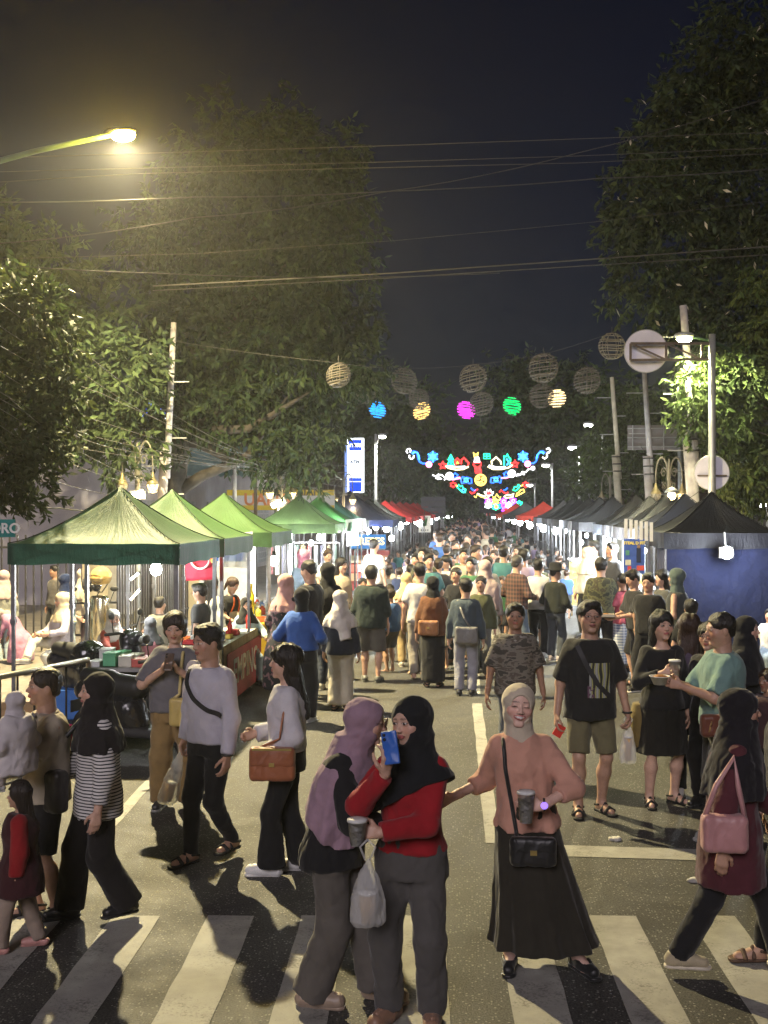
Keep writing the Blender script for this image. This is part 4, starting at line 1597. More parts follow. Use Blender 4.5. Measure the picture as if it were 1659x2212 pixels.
make_tree('hanging creeper clad trunk at the street edge by the green lamp pole', (9.6, 26.0, 0),
          dblobs([(1585, 1035, 55), (1640, 1060, 55), (1610, 970, 45), (1650, 1000, 45), (1625, 900, 35), (1600, 1090, 40), (1655, 700, 50), (1640, 620, 55), (1655, 780, 45)], 26.0),
          6500, .17, [(.05, .075, .02), (.08, .10, .025)], 16, [(0, 0, 0), (.05, 0, 2.5), (-.05, 0, 5), (.05, 0, 8)], .26, droop=1.1)
make_tree('dark far tree on the right behind the wire balls', (12.0, 78.0, 0),
          dblobs([(1100, 830, 60), (1180, 870, 85), (1260, 910, 80), (1090, 920, 70), (1180, 960, 80), (1130, 800, 50), (1230, 820, 60), (1120, 1010, 60)], 78.0),
          9000, .5, [(.05, .075, .028), (.04, .06, .025)], 18, tr=.3)
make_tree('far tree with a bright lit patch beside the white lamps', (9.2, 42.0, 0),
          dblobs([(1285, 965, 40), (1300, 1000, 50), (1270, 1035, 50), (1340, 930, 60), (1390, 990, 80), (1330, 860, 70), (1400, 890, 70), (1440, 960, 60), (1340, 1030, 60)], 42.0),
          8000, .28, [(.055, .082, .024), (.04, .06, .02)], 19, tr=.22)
make_tree('dark far tree on the left behind the coloured balls', (-10.0, 78.0, 0),
          dblobs([(890, 880, 75), (850, 950, 70), (920, 960, 55), (800, 900, 60), (960, 1000, 50), (900, 1020, 60), (830, 1030, 60), (760, 960, 60)], 78.0),
          8500, .5, [(.055, .085, .03), (.045, .07, .027)], 21, tr=.28)
for k, (dx, Y, lb) in enumerate(((1000, 105, 'far hazy tree closing the street on the left'), (1060, 118, 'far hazy tree closing the street in the middle'), (1120, 108, 'far hazy tree closing the street on the right'),
                                 (940, 88, 'far dim tree behind the small red tents'), (1180, 84, 'far dim tree behind the right lamp row'))):
 p = at(dx, 1110, Y)
 make_tree(lb, (p[0], Y, 0), dblobs([(dx - 25, 1050, 34), (dx + 25, 1045, 36), (dx, 1015, 34), (dx - 10, 1080, 40), (dx + 30, 1085, 36), (dx + 6, 985, 24)], Y), 3200, .55, [(.07, .09, .05), (.055, .075, .042)], 30 + k, tr=.3)

# ------------------------------------------------------------------ poles, signs, lamps, buildings behind the stalls
def rel(base, P):
 return np.array(P, float) - np.array(base, float)


def concrete_pole(label, top, bot, Y, r=.14, steps=True, col=CONC, Y2=None):
 """utility pole from its foot on the ground up through two points seen in the photograph"""
 a = at(*top, Y); b = at(*bot, Y2 or Y)
 d = (a - b) / (a[2] - b[2])
 g = b - d * b[2]
 t = thing('utility_pole', label, 'pole', (g[0], g[1], 0), 0, 'poles behind the stalls')
 L = a[2]
 MB().tube([d * 0, d * L * .62], [r, r * .82], 12).build('lower_section', col, t, True)
 off = np.array((r * .62, 0, 0))
 MB().tube([d * L * .50 + off, d * L + off], [r * .62, r * .50], 10).build('upper_section', col, t, True)
 for k in range(3):
  MB().tube([d * L * (.54 + .035 * k) + off * .5 - np.array((0, 0, .02)), d * L * (.54 + .035 * k) + off * .5 + np.array((0, 0, .02))], r * 1.15, 12).build('clamp_band', DARKST, t, True)
 if steps:
  for k in range(6):
   z = L * (.45 + .09 * k)
   s = -1 if k % 2 else 1
   MB().bar(d * z, d * z + np.array((s * (r + .32), 0, 0)), .022).build('step_bolt', GALV, t)
 return t


concrete_pole('grey concrete utility pole standing left of the big tree', (368, 697), (352, 1050), 22.0, .11)
concrete_pole('short grey pole in front of the yellow pawnshop sign', (502, 962), (502, 1085), 27.0, .09, False)
concrete_pole('tall grey utility pole leaning beside the right lamp', (1466, 660), (1496, 1062), 25.5, .16)
concrete_pole('grey utility pole below the round sign', (1385, 800), (1402, 1062), 32.5, .14)
concrete_pole('pale yellow lit utility pole right of the coloured balls', (1316, 815), (1336, 1080), 39.0, .14, True, plain('concrete_lamplight_tint', (.44, .41, .30), .85, 0, .2, 4))  # yellow lamplight is put into this pole's concrete colour

# round signs seen from behind on a truss arm
SIGNB = plain('sign_back_aluminium', (.55, .54, .62), .5, .25, .12, 3)
RUST = plain('rusty_steel', (.10, .075, .06), .7, .4, .4, 9)
ps = at(1538, 1066, 24.0); pt = at(1537, 722, 24.0)
t = thing('sign_gantry', 'slim grey pole carrying a truss arm with two round signs seen from behind', 'sign post', (ps[0], 24.0, 0))
b0 = np.array((ps[0], 24.0, 0))
MB().tube([(0, 0, 0), (0, 0, pt[2])], [.085, .07], 12).build('pole', GALV, t, True)
tl_ = rel(b0, at(1362, 742, 24.0)); tr2 = rel(b0, at(1538, 742, 24.0)); bl_ = rel(b0, at(1362, 778, 24.0)); br2 = rel(b0, at(1538, 776, 24.0))
MB().bar(tl_, tr2, .05).build('upper_chord', RUST, t)
MB().bar(bl_, br2, .05).build('lower_chord', RUST, t)
for k in range(3):
 f0 = k / 2.1; f1 = (k + 1) / 2.1
 MB().bar(tl_ + (tr2 - tl_) * f0 * .92, bl_ + (br2 - bl_) * f0 * .92, .045).build('truss_upright', RUST, t)
 if f1 < 1.01:
  MB().bar(tl_ + (tr2 - tl_) * f0 * .92, bl_ + (br2 - bl_) * f1 * .92, .035).build('truss_brace', RUST, t)
for (dx, dy, rr) in ((1397, 757, 45), (1540, 1021, 36)):
 c = rel(b0, at(dx, dy, 24.0)); rw = rr * S768 * 24 / FPX
 P = [c + np.array((rw * math.cos(a), .10, rw * math.sin(a))) for a in np.linspace(0, 2 * math.pi, 41)[:-1]]
 P2 = [p + np.array((0, .02, 0)) for p in P]
 n = 40
 MB().add(P + P2, [list(range(n)), [2 * n - 1 - k for k in range(n)]] + [[k, k + n, (k + 1) % n + n, (k + 1) % n] for k in range(n)]).build('sign_disc', SIGNB, t)
 MB().tube([c + np.array(((rw + .004) * math.cos(a), .11, (rw + .004) * math.sin(a))) for a in np.linspace(0, 2 * math.pi, 41)[:-1]], .014, 6, True).build('sign_rim', GALV, t, True)
c = rel(b0, at(1540, 1027, 24.0))
MB().bar(c + np.array((-.3, .075, 0)), c + np.array((.3, .075, 0)), .03).build('mounting_bar', RUST, t)

# billboard seen from behind
t = thing('billboard', 'small billboard seen from behind between two poles', 'billboard', (at(1470, 970, 36)[0], 36, 0))
b0 = np.array((at(1470, 970, 36)[0], 36, 0))
q0 = rel(b0, at(1356, 972, 36)); q1 = rel(b0, at(1474, 918, 36))
MB().box(((q0[0] + q1[0]) / 2, .05, (q0[2] + q1[2]) / 2), (q1[0] - q0[0], .03, q1[2] - q0[2])).build('board', plain('board_back', (.17, .155, .15), .8, 0, .25, 3), t)
for z in np.linspace(q0[2] + .1, q1[2] - .1, 3):
 MB().bar((q0[0], 0, z), (q1[0], 0, z), .035).build('rail', GALV, t)
for x in np.linspace(q0[0] + .15, q1[0] - .1, 4):
 MB().bar((x, -.03, q0[2]), (x, -.03, q1[2]), .03).build('stud', GALV, t)
MB().tube([(0, .03, 0), (0, .03, q1[2])], .08, 10).build('post', GALV, t, True)

# right yellow lamp on a green pole
def road_lamp(label, Lp, basexy, power, col, ecol, est, polem=GREENP, arm=True, size=1.0, spotl=True):
 base = np.array((basexy[0], basexy[1], 0.0))
 t = thing('street_lamp', label, 'street lamp', base, 0, 'street lamps')
 l = Lp - base
 MB().lathe([(.10, 0), (.10, .8), (.075, .9), (.05, l[2] + .1)], n=12).build('pole', polem, t, True)
 if arm:
  MB().tube([(0, 0, l[2] - .35), (l[0] * .35, l[1] * .35, l[2] - .12), (l[0] * .6, l[1] * .6, l[2] + .02), (l[0] * .95, l[1] * .95, l[2] + .03)], [.045, .04, .035, .03], 8).build('arm', polem, t, True)
 MB().sphere(l + np.array((0, 0, .05)), .2 * size, 12, 6, (1.1, .6, .35)).build('lamp_housing', GALV, t, True)
 MB().sphere(l + np.array((0, 0, -.03)), .15 * size, 12, 6, (1.1, .7, .55)).build('lamp_glass', emis('lamp_' + label[:12], ecol, est), t, True)
 if power:
  lamp('lamp_light', l + np.array((0, 0, -.2)), power, col, .12, 'SPOT' if spotl else 'POINT', t, **(dict(spot_size=R(170), spot_blend=.4) if spotl else {}))
 return t


road_lamp('yellowish street lamp on a green pole glowing beside the round sign', at(1478, 729, 24.6), (at(1622, 720, 26.2)[0], 26.2), 2000, (1, .93, .55), (1, .90, .35), 160)
road_lamp('white street lamp right of the coloured balls in the lit leaves', at(1271, 917, 44), (at(1300, 960, 45)[0], 45), 500, (1, 1, .9), (1, 1, .85), 30, GALV)
road_lamp('white street lamp beside the bank pylon', at(826, 942, 46), (at(817, 960, 46.3)[0] - .1, 46.3), 900, (1, .98, .85), (1, 1, .8), 30, GALV, True, .9)
for k, (dx, dy, Y, lb) in enumerate(((1236, 966, 55, 'pale street lamp on a slim pole over the right dark tents'), (1179, 1004, 62, 'pale street lamp on a slim pole behind the right snowflake'),
                                     (1144, 1047, 75, 'small far street lamp over the orange red tent'))):
 p = at(dx, dy, Y)
 road_lamp(lb, p, (p[0] + .35, Y), 350 if k < 2 else 0, (1, 1, .95), (1, 1, .9), 22, GALV, True, 1.3)

# ornate twin lantern posts
def lantern_post(label, dx, Y, lit=(0, 1), z0=3.15, sx=.6):
 p = at(dx, 1100, Y)
 t = thing('lantern_post', label, 'lantern', (p[0], Y, 0), 0, 'ornate twin lantern posts')
 t.scale = (sx, sx, 1)
 MB().lathe([(.12, 0), (.12, .5), (.07, .6), (.055, z0 + .35), (.06, z0 + .5), (.02, z0 + .62)], n=12).build('post', IRON, t, True)
 for s in (-1, 1):
  P = []
  for a in np.linspace(0, math.pi, 14):
   P.append((s * (.27 - .22 * math.cos(a)), 0, z0 + .22 + .42 * math.sin(a)))
  P = [(s * .05, 0, z0 - .3)] + P + [(s * .49, 0, z0 - .02)]
  MB().tube(P, .026, 8).build('hoop', IRON, t, True)
  m = MB(); scroll(m, (s * .20, 0, z0 + .30), .12, 1.5, .012); scroll(m, (s * .16, 0, z0 + .02), .10, 1.5, .012, st=2)
  m.build('scrollwork', IRON, t, True)
  MB().lathe([(.21, -.02), (.15, .05), (.09, .10), (.05, .17), (.03, .22)], (s * .49, 0, z0 - .16), 16).build('lantern_hood', plain('lantern_brass', (.24, .20, .10), .5, .5, .3, 8), t, True)
  i = 0 if s < 0 else 1
  gm = emis('lantern_glow', (1, .72, .32), 5.0) if i in lit else plain('lantern_glass_off', (.3, .28, .22), .3)
  bowl = MB().lathe([(.0, -.17), (.10, -.15), (.16, -.08), (.19, 0)], (s * .49, 0, z0 - .17), 16).build('lantern_bowl', gm, t, True)
  cg = MB()
  for k in range(7):
   a = 2 * math.pi * k / 7
   cg.tube([(s * .49 + r_2 * math.cos(a + dz * 2.4), r_2 * math.sin(a + dz * 2.4), z0 - .17 + dz) for r_2, dz in ((.196, 0), (.182, -.04), (.166, -.08), (.11, -.15))], .014, 5)
   cg.tube([(s * .49 + r_2 * math.cos(a - dz * 3), r_2 * math.sin(a - dz * 3), z0 - .17 + dz) for r_2, dz in ((.196, 0), (.182, -.04), (.166, -.08), (.11, -.15))], .012, 5)
  cg.build('pierced_cage', IRON, bowl, True)
  if i in lit:
   lamp('lantern_light', (s * .49, 0, z0 - .42), 38, (1, .72, .4), .1, 'POINT', t)
 return t


lantern_post('ornate twin lantern between the two nearest green tent peaks', 297, 21.0, (1,), 3.12)
lantern_post('ornate twin lantern before the yellow pawnshop sign', 607, 29.5, (0, 1), 3.08)
lantern_post('ornate twin lantern behind the navy tent', 742, 36.0, (0, 1), 2.95)
lantern_post('ornate twin lantern peeping over the right black tents', 1445, 26.0, (1,), 3.0)
lantern_post('ornate twin lantern at the far end of the right dark tents', 1318, 40.0, (), 3.05)

# bank pylon
t = thing('bank_pylon', 'tall glowing white and blue bank pylon sign behind the navy tent', 'pylon sign', (at(768, 1065, 47)[0], 47, 0))
b0 = np.array((at(768, 1065, 47)[0], 47, 0))
p0 = rel(b0, at(750, 1064, 47)); p1 = rel(b0, at(785, 946, 47))
cx_, wd_ = (p0[0] + p1[0]) / 2, p1[0] - p0[0]
MB().box((cx_, .18, (p0[2] + p1[2]) / 2), (wd_, .30, p1[2] - p0[2])).build('light_box', emis('pylon_white', (.92, .96, 1.0), 2.4), t)
MB().box((cx_ - wd_ * .5 - .06, .18, (p0[2] + p1[2]) / 2 - .1), (.10, .34, p1[2] - p0[2] - .2)).build('side_fin', emis('pylon_fin', (.25, .40, .9), .8), t)
BLUE = emis('pylon_blue', (.01, .06, .75), 1.5)
for (ya, yb) in ((950, 973), (1041, 1062)):
 a = rel(b0, at(754, yb, 47)); b = rel(b0, at(781, ya, 47))
 MB().box(((a[0] + b[0]) / 2, .02, (a[2] + b[2]) / 2), (b[0] - a[0], .012, b[2] - a[2])).build('blue_panel', BLUE, t)
WHE = emis('pylon_letter', (1, 1, 1), 2.6)
c = rel(b0, at(772, 962, 47)); text_obj('lettering', 'BRI', .21, WHE, t, (c[0], .0, c[2]), bold=.008)
c = rel(b0, at(759, 962, 47)); MB().tube([(c[0] - .06, 0, c[2] - .07), (c[0] - .04, 0, c[2] + .05), (c[0] + .04, 0, c[2] + .07), (c[0] + .05, 0, c[2] - .07)], .018, 5).build('emblem', WHE, t, True)
c = rel(b0, at(766, 998, 47)); text_obj('lettering', 'ATM', .19, plain('dark_letter', (.02, .03, .08), .6), t, (c[0], .02, c[2]), bold=.012)
c = rel(b0, at(767, 1036, 47)); MB().box((cx_, .02, c[2]), (wd_ * .8, .01, .14)).build('blue_panel', BLUE, t)
MB().box((cx_, .2, p0[2] / 2), (.3, .25, p0[2])).build('post', DARKST, t)

# shop row and pawnshop sign on the left
WALLM = plain('plaster_wall', (.30, .28, .30), .9, 0, .25, .8, .2)
t = thing('shop_building', 'long low grey shop wall behind the green tents under the big tree', 'building', (-11, 40, 0))
MB().box((-.5, 0, 2.1), (6, 26, 4.2)).build('wall', WALLM, t)
MB().box((-.3, 0, 4.32), (6.8, 26.6, .22)).build('roof_slab', plain('roof_edge', (.16, .15, .16), .8), t)
for k in range(6):
 fr = MB().box((2.52, -11 + 4.2 * k, 1.5), (.05, 2.6, 2.4)).build('shutter', plain('steel_shutter', (.22, .23, .25), .6, .3, .2, 5), t)
 for j in range(9):
  MB().box((2.56, -11 + 4.2 * k, .45 + .26 * j), (.03, 2.5, .05)).build('slat', plain('steel_shutter_rib', (.27, .28, .30), .55, .3), fr)
t = thing('pawnshop_sign', 'long yellow and white pawnshop signboard behind the green tents', 'sign', (at(605, 1090, 31)[0], 31, 0))
b0 = np.array((at(605, 1090, 31)[0], 31, 0))
a = rel(b0, at(490, 1102, 31)); b = rel(b0, at(722, 1058, 31))
zm = (a[2] + b[2]) / 2; hh_ = b[2] - a[2]; ww_ = b[0] - a[0]; cx_ = (a[0] + b[0]) / 2
SW = emis('sign_white', (.80, .76, .70), .34); SY = emis('sign_yellow', (.85, .62, .08), .33)
MB().box((cx_, .06, zm), (ww_, .10, hh_)).build('board', SW, t)
MB().box((cx_, 0, b[2] - hh_ * .14), (ww_, .012, hh_ * .28)).build('yellow_band', SY, t)
MB().box((cx_, 0, a[2] + hh_ * .12), (ww_, .012, hh_ * .24)).build('yellow_band', SY, t)
c = rel(b0, at(583, 1064, 31)); text_obj('lettering', 'PEGADAIAN', .30, plain('black_letter', (.02, .018, .015), .6), t, (c[0] + .62, -.016, c[2] + .01), bold=.006)
c = rel(b0, at(578, 1080, 31)); text_obj('lettering', 'UANG', .46, plain('brown_letter', (.32, .12, .05), .6), t, (c[0], -.004, c[2]), bold=.012)
for s in (-1, 1):
 MB().bar((cx_ + s * ww_ * .4, .12, 0), (cx_ + s * ww_ * .4, .12, b[2]), .08).build('post', GALV, t)
# lit shop sign glimpsed through the far left leaves
t = thing('shop_sign', 'blue and white lit shop sign glimpsed through dark leaves by the left pole', 'sign', (at(350, 890, 27)[0], 27, 0))
b0 = np.array((at(350, 890, 27)[0], 27, 0))
c = rel(b0, at(335, 884, 27)); MB().box(c, (.62, .1, .34)).build('blue_panel', emis('shopsign_blue', (.03, .10, .9), 2.2), t)
c = rel(b0, at(372, 890, 27)); MB().box(c, (.55, .1, .42)).build('white_panel', emis('shopsign_white', (.8, .9, 1), 1.7), t)
MB().bar((0, .1, 0), (0, .1, c[2]), .1).build('post', DARKST, t)
t = thing('metal_awning', 'pale teal corrugated roof behind the left pole', 'roof', (at(470, 1010, 30)[0], 30, 0))
b0 = np.array((at(470, 1010, 30)[0], 30, 0))
a = rel(b0, at(385, 1030, 30)); b = rel(b0, at(560, 960, 30))
V = []; F = []
nn = 60
for i in range(nn + 1):
 x = a[0] + (b[0] - a[0]) * i / nn
 w_ = .025 * math.sin(i * 1.2)
 V += [(x, -.6 + w_, a[2] + w_), (x, 1.2 + w_, b[2] + w_)]
for i in range(nn): F.append([2 * i, 2 * i + 2, 2 * i + 3, 2 * i + 1])
obj('corrugated_sheet', new_mesh('corrugated_sheet', np.array(V), F, True), plain('teal_sheet', (.20, .32, .31), .6, .2, .2, 2), t)
for x in (a[0] + .1, b[0] - .1):
 MB().bar((x, 0, 0), (x, 0, (a[2] + b[2]) / 2), .08).build('post', DARKST, t)

# street name sign at the edge
t = thing('street_name_sign', 'teal street name sign ending in ORO at the edge of view', 'street sign', (at(-40, 1140, 12.2)[0], 12.2, 0))
b0 = np.array((at(-40, 1140, 12.2)[0], 12.2, 0))
a = rel(b0, at(-70, 1160, 12.2)); b = rel(b0, at(33, 1122, 12.2))
MB().box(((a[0] + b[0]) / 2, 0, (a[2] + b[2]) / 2), (b[0] - a[0], .02, b[2] - a[2])).build('plate', plain('teal_plate', (.01, .19, .17), .4, 0, .1), t)
c = rel(b0, at(12, 1142, 12.2)); text_obj('lettering', 'ORO', .155, plain('white_letter', (.75, .75, .72), .5), t, (c[0], -.014, c[2]), bold=.004)
MB().tube([(0, .03, 0), (0, .03, b[2] + .1)], .03, 10).build('post', GALV, t, True)

# fence with plastered piers behind the nearest left stalls
PIER = plain('cream_plaster', (.28, .245, .18), .85, 0, .2, 2, .2)
t = thing('fence', 'black bar fence with cream plastered piers behind the nearest green tents', 'fence', (-6.9, 17.6, .12))
piers = [(-2.2, 0), (-1.25, .02), (1.0, .05), (1.15, 2.6), (1.3, 5.2), (1.45, 8.0)]
pts = [(-3.6, -1.2), (-1.9, 0), (.2, 0), (1.0, .05), (1.1, 2.6), (1.2, 5.2), (1.3, 8.0)]
for (x, y) in pts[1::2]:
 MB().box((x, y, 1.0), (.42, .42, 2.0)).box((x, y, 2.05), (.52, .52, .10)).box((x, y, .16), (.50, .50, .32)).build('pier', PIER, t)
for (p, q) in zip(pts[:-1], pts[1:]):
 p = np.array(p); q = np.array(q)
 L_ = np.linalg.norm(q - p); n = int(L_ / .13)
 for z in (.35, 1.75):
  MB().bar((p[0], p[1], z), (q[0], q[1], z), .035).build('rail', DARKST, t)
 for k in range(1, n):
  c = p + (q - p) * k / n
  MB().bar((c[0], c[1], .1), (c[0], c[1], 1.95), .022).build('bar', DARKST, t)
t = thing('steel_bollard', 'thick polished steel bollard standing behind the nearest green tent', 'bollard', (at(215, 1400, 16.6)[0], 16.6, .12))
MB().lathe([(.135, 0), (.135, 1.02), (.125, 1.06), (.0, 1.07)], n=24).build('post', plain('polished_steel', (.55, .50, .38), .25, .9, .08), t, True)

# overhead wires
WIRE = plain('wire_rubber', (.05, .046, .038), .6, 0, .2)
def wire(label, pts, Y, r=.011, sag=0.0, n=26, group='overhead wires'):
 """cable hung through points (dx, dy[, distance])"""
 W = [at(p[0], p[1], p[2] if len(p) > 2 else Y) for p in pts]
 Q = []
 for i in range(len(W) - 1):
  m = max(4, n // (len(W) - 1))
  for k in range(m + (i == len(W) - 2)):
   f = k / m
   q = W[i] * (1 - f) + W[i + 1] * f
   q[2] -= sag * 4 * f * (1 - f)
   Q.append(q)
 o = MB().tube(Q, r * .58, 5).build('overhead_wire', WIRE, None, True)
 return tag(o, label, 'wire', group)


wire('overhead wire rising steeply to the upper corner of the sky', [(-30, 528, 13), (420, 470, 13), (830, 415, 13.5), (1250, 330, 14), (1690, 200, 14.5)], 13, .011, .04)
wire('pale overhead wire crossing the whole sky almost level', [(-30, 437, 14), (420, 426, 14), (850, 413, 14), (1300, 385, 14), (1700, 362, 14)], 14, .013, .02)
wire('faint overhead wire below the pale level one', [(-30, 560, 19), (420, 548, 19), (850, 520, 19), (1280, 480, 19), (1700, 430, 19)], 17, .007)
wire('sagging overhead wire passing below the lamp toward the big tree', [(40, 575, 12), (330, 590, 12.5), (700, 600, 13.5), (1080, 590, 14.5)], 12, .010, .01)
wire('thin overhead wire high across the right tree', [(-30, 342, 19), (830, 315, 19), (1250, 300, 19), (1700, 285, 19)], 19, .011)
wire('thin overhead wire second from the top across the right tree', [(-30, 372, 19), (830, 350, 19), (1250, 337, 19), (1700, 318, 19)], 19, .011)
wire('thin overhead wire third from the top across the right tree', [(-30, 395, 19), (300, 375, 19), (830, 362, 19), (1250, 352, 19), (1700, 330, 19)], 19, .011)
wire('thick bundled overhead wire low across the right tree', [(330, 618, 20), (850, 590, 20), (1250, 562, 20), (1700, 530, 20)], 20, .022)
wire('bundled overhead wire just under the thick one', [(330, 628, 21), (850, 600, 21), (1250, 575, 21), (1700, 548, 21)], 21, .016)
bund = [(1, [(-20, 640), (180, 760), (350, 880)], 'upper'), (2, [(-20, 690), (170, 800), (360, 915)], 'second'), (3, [(-20, 735), (220, 850), (540, 985)], 'third'), (4, [(-20, 790), (200, 905), (545, 1000)], 'fourth'),
  (5, [(-20, 835), (210, 945), (540, 1004)], 'fifth'), (6, [(-20, 850), (230, 965), (540, 1008)], 'sixth'), (7, [(-20, 870), (180, 970), (540, 1010)], 'seventh'), (8, [(-20, 905), (150, 1000), (320, 1050)], 'eighth'),
  (9, [(-20, 935), (120, 1040), (300, 1075)], 'ninth'), (10, [(20, 860), (190, 985), (330, 1040)], 'tenth')]
for k, P, o_ in bund:
 wire('sagging cable across the left foliage toward the grey pole, %s from the top' % o_, P, 0, .009, .05) if False else wire(
  'sagging cable across the left foliage toward the grey pole, %s from the top' % o_, [(p[0], p[1], 11.5 + 5.0 * i) for i, p in enumerate(P)], 12, .0085, .05, group='cables strung to the left pole')
for k, o_ in enumerate(('upper', 'second', 'third', 'fourth', 'lowest')):
 wire('cable running from the grey pole into the big tree, %s of its bundle' % o_, [(352, 880 + 24 * k, 22), (545, 985 + 8 * k, 24), (760, 1005 + 16 * k, 27)], 22, .012, .06, group='cables strung to the big tree')
wire('low drooping cable in front of the left foliage', [(20, 1078, 13), (130, 1098, 13.5), (265, 1100, 15)], 13, .012, .03)
wire('cable looping from the leaning pole down to the small round sign', [(1470, 1085, 25), (1560, 1010, 25), (1640, 960, 26)], 25, .012, .1)
wire('cable from the billboard toward the leaning pole', [(1385, 965, 35), (1430, 1005, 33), (1480, 1015, 27)], 34, .014, .1)

# hanging wire balls
def ball(label, dx, dy, rd, Y, lit=None, seed=0):
 c = at(dx, dy, Y); r = rd * S768 * Y / FPX
 t = thing('hanging_ball', label, 'hanging light', c, 0, 'balls hung over the street')
 rg = random.Random(seed)
 m = MB()
 th = .012 if lit is None else .017
 tilt = rg.uniform(-.25, .25)
 nl = 9 if lit is None else 7
 for k in range(nl):
  z = -0.9 + 1.8 * k / (nl - 1)
  q = math.sqrt(max(0, 1 - z * z)) * r
  j = rg.uniform(-.06, .06) * r
  P = [(q * math.cos(a), q * math.sin(a), z * r + j * math.sin(a) + tilt * q * math.cos(a)) for a in np.linspace(0, 2 * math.pi, 25)[:-1]]
  m.tube(P, th, 5, True)
 lm = plain('ball_wire', (.11, .095, .07), .7, 0, .2) if lit is None else emis('ball_' + label[:6], lit[0], lit[1])
 m.build('rings', lm, t, True)
 m2 = MB()
 for k in range(5):
  a = math.pi * k / 5 + rg.uniform(-.2, .2)
  P = [(r * math.cos(a) * math.cos(b), r * math.sin(a) * math.cos(b), r * math.sin(b)) for b in np.linspace(0, 2 * math.pi, 25)[:-1]]
  m2.tube(P, .009, 5, True)
 m2.build('frame', plain('ball_wire', (.11, .095, .07), .7, 0, .2), t, True)
 MB().tube([(0, 0, r), (0, 0, r + .14)], .008, 5).build('hook', WIRE, t)
 return t


ball('cyan glowing ball hung over the street', 815, 885, 18, 40, ((.02, .30, 1.0), 2.6), 1)
ball('warm yellow glowing ball next to the cyan one', 911, 888, 18, 40, ((1, .62, .18), 2.2), 2)
ball('magenta glowing ball hung over the middle of the street', 1007, 886, 19, 40, ((.9, .04, .8), 2.6), 3)
ball('green glowing ball hung over the street', 1106, 877, 19, 40, ((.0, .62, .12), 2.4), 4)
ball('pale yellow glowing ball nearest the yellow lit pole', 1203, 861, 19, 40, ((1, .75, .36), 2.4), 5)
for k, (dx, dy, rr, Y, lb) in enumerate(((731, 811, 26, 20, 'unlit wire ball in front of the big tree'), (873, 823, 28, 27, 'unlit wire ball over the left of the street'), (1022, 817, 29, 27, 'unlit wire ball over the middle of the street'),
          (1040, 872, 25, 33, 'unlit wire ball beside the magenta one'), (1174, 795, 31, 27, 'unlit wire ball in front of the dark far tree'), (1322, 748, 28, 25, 'unlit wire ball left of the round sign'),
          (1268, 822, 28, 29, 'unlit wire ball above the pale yellow one'), (1170, 855, 26, 34, 'dim wire ball right of the green one'), (905, 862, 22, 35, 'dim wire ball above the warm yellow one'), (790, 850, 22, 35, 'dim wire ball above the cyan one'))):
 ball(lb, dx, dy, rr, Y, None, 20 + k)
wire('string holding the front row of wire balls', [(366, 735, 21.7), (731, 784, 20), (873, 795, 27), (1022, 788, 27), (1174, 765, 27), (1330, 715, 27)], 27, .008, .03)
wire('string holding the glowing balls', [(560, 845, 40), (815, 866, 40), (911, 870, 40), (1007, 866, 40), (1106, 857, 40), (1203, 842, 40), (1330, 825, 40)], 40, .012, .03)
wire('lower string under the glowing balls', [(500, 800, 33), (800, 850, 35), (1000, 905, 36), (1250, 890, 36)], 40, .010, .02)

# neon ornaments strung across the far street
NEON = {}
def nz(x, y, Y):
 return at((1550 + x / 2.37) / 1.8517, (1750 + y / 2.37) / 1.8517, Y)


NC = dict(w=(.95, .95, 1.0), b=(.02, .12, 1.0), lb=(.05, .35, 1.0), p=(1, .22, .45), r=(1, .03, .03), g=(.02, .8, .35), y=(1, .70, .12), o=(1, .35, .05), v=(.35, .05, 1), wy=(1, .88, .5))


def neon(label, Y, items, r=.035, name='neon_ornament'):
 """glowing tube figure: items are (colour key, points in the zoomed photograph, closed)"""
 c0 = np.mean([nz(x, y, Y) for k, P, cl in items for x, y in P], axis=0)
 t = thing(name, label, 'neon light', c0, 0, 'neon ornaments over the far street')
 for k, P, cl in items:
  W = [nz(x, y, Y) - c0 for x, y in P]
  MB().tube(W, r, 5, cl).build('tube', emis('neon_' + k, NC[k], 4.5 if k not in ('w', 'wy', 'y') else 3.2), t, True)
 MB().tube([(0, .06, 0), (0, .06, .5)], .012, 4).build('hanger', WIRE, t)
 return t


def circ(cx, cy_, r, n=14, a0=0, a1=2 * math.pi, sy=1.0):
 return [(cx + r * math.cos(a0 + (a1 - a0) * i / n), cy_ + r * sy * math.sin(a0 + (a1 - a0) * i / n)) for i in range(n)]


def star(cx, cy_, r, n=5, q=.42, a0=-math.pi / 2):
 return [(cx + (r if i % 2 == 0 else r * q) * math.cos(a0 + math.pi * i / n), cy_ + (r if i % 2 == 0 else r * q) * math.sin(a0 + math.pi * i / n)) for i in range(2 * n)]


def mir(P, c=866):
 return [(2 * c - x, y) for x, y in P]


Y1, Y2, Y3, Y4 = 52, 58, 64, 72
bs = [(225, 150), (245, 130), (270, 135), (285, 165), (290, 200), (305, 230), (330, 245), (365, 245)]
ws1 = [(212, 140), (220, 122), (210, 107), (190, 110), (180, 130), (190, 148)]; ws2 = [(210, 165), (205, 185), (222, 205), (245, 195), (250, 170)]
flake = lambda cx, cy_: [('lb', circ(cx, cy_, 22, 6), True), ('b', circ(cx, cy_, 40, 6), True)] + [('lb', [(cx, cy_), (cx + 54 * math.cos(a), cy_ + 54 * math.sin(a))], False) for a in np.linspace(0, 2 * math.pi, 7)[:-1] + .5]
neon('blue neon scroll with white curls, left end of the top string', Y1, [('b', bs, False), ('lb', [(x + 12, y + 8) for x, y in bs[:5]], False), ('w', ws1, False), ('w', ws2, False), ('p', circ(393, 255, 24), True), ('p', circ(393, 255, 10, 8), True)])
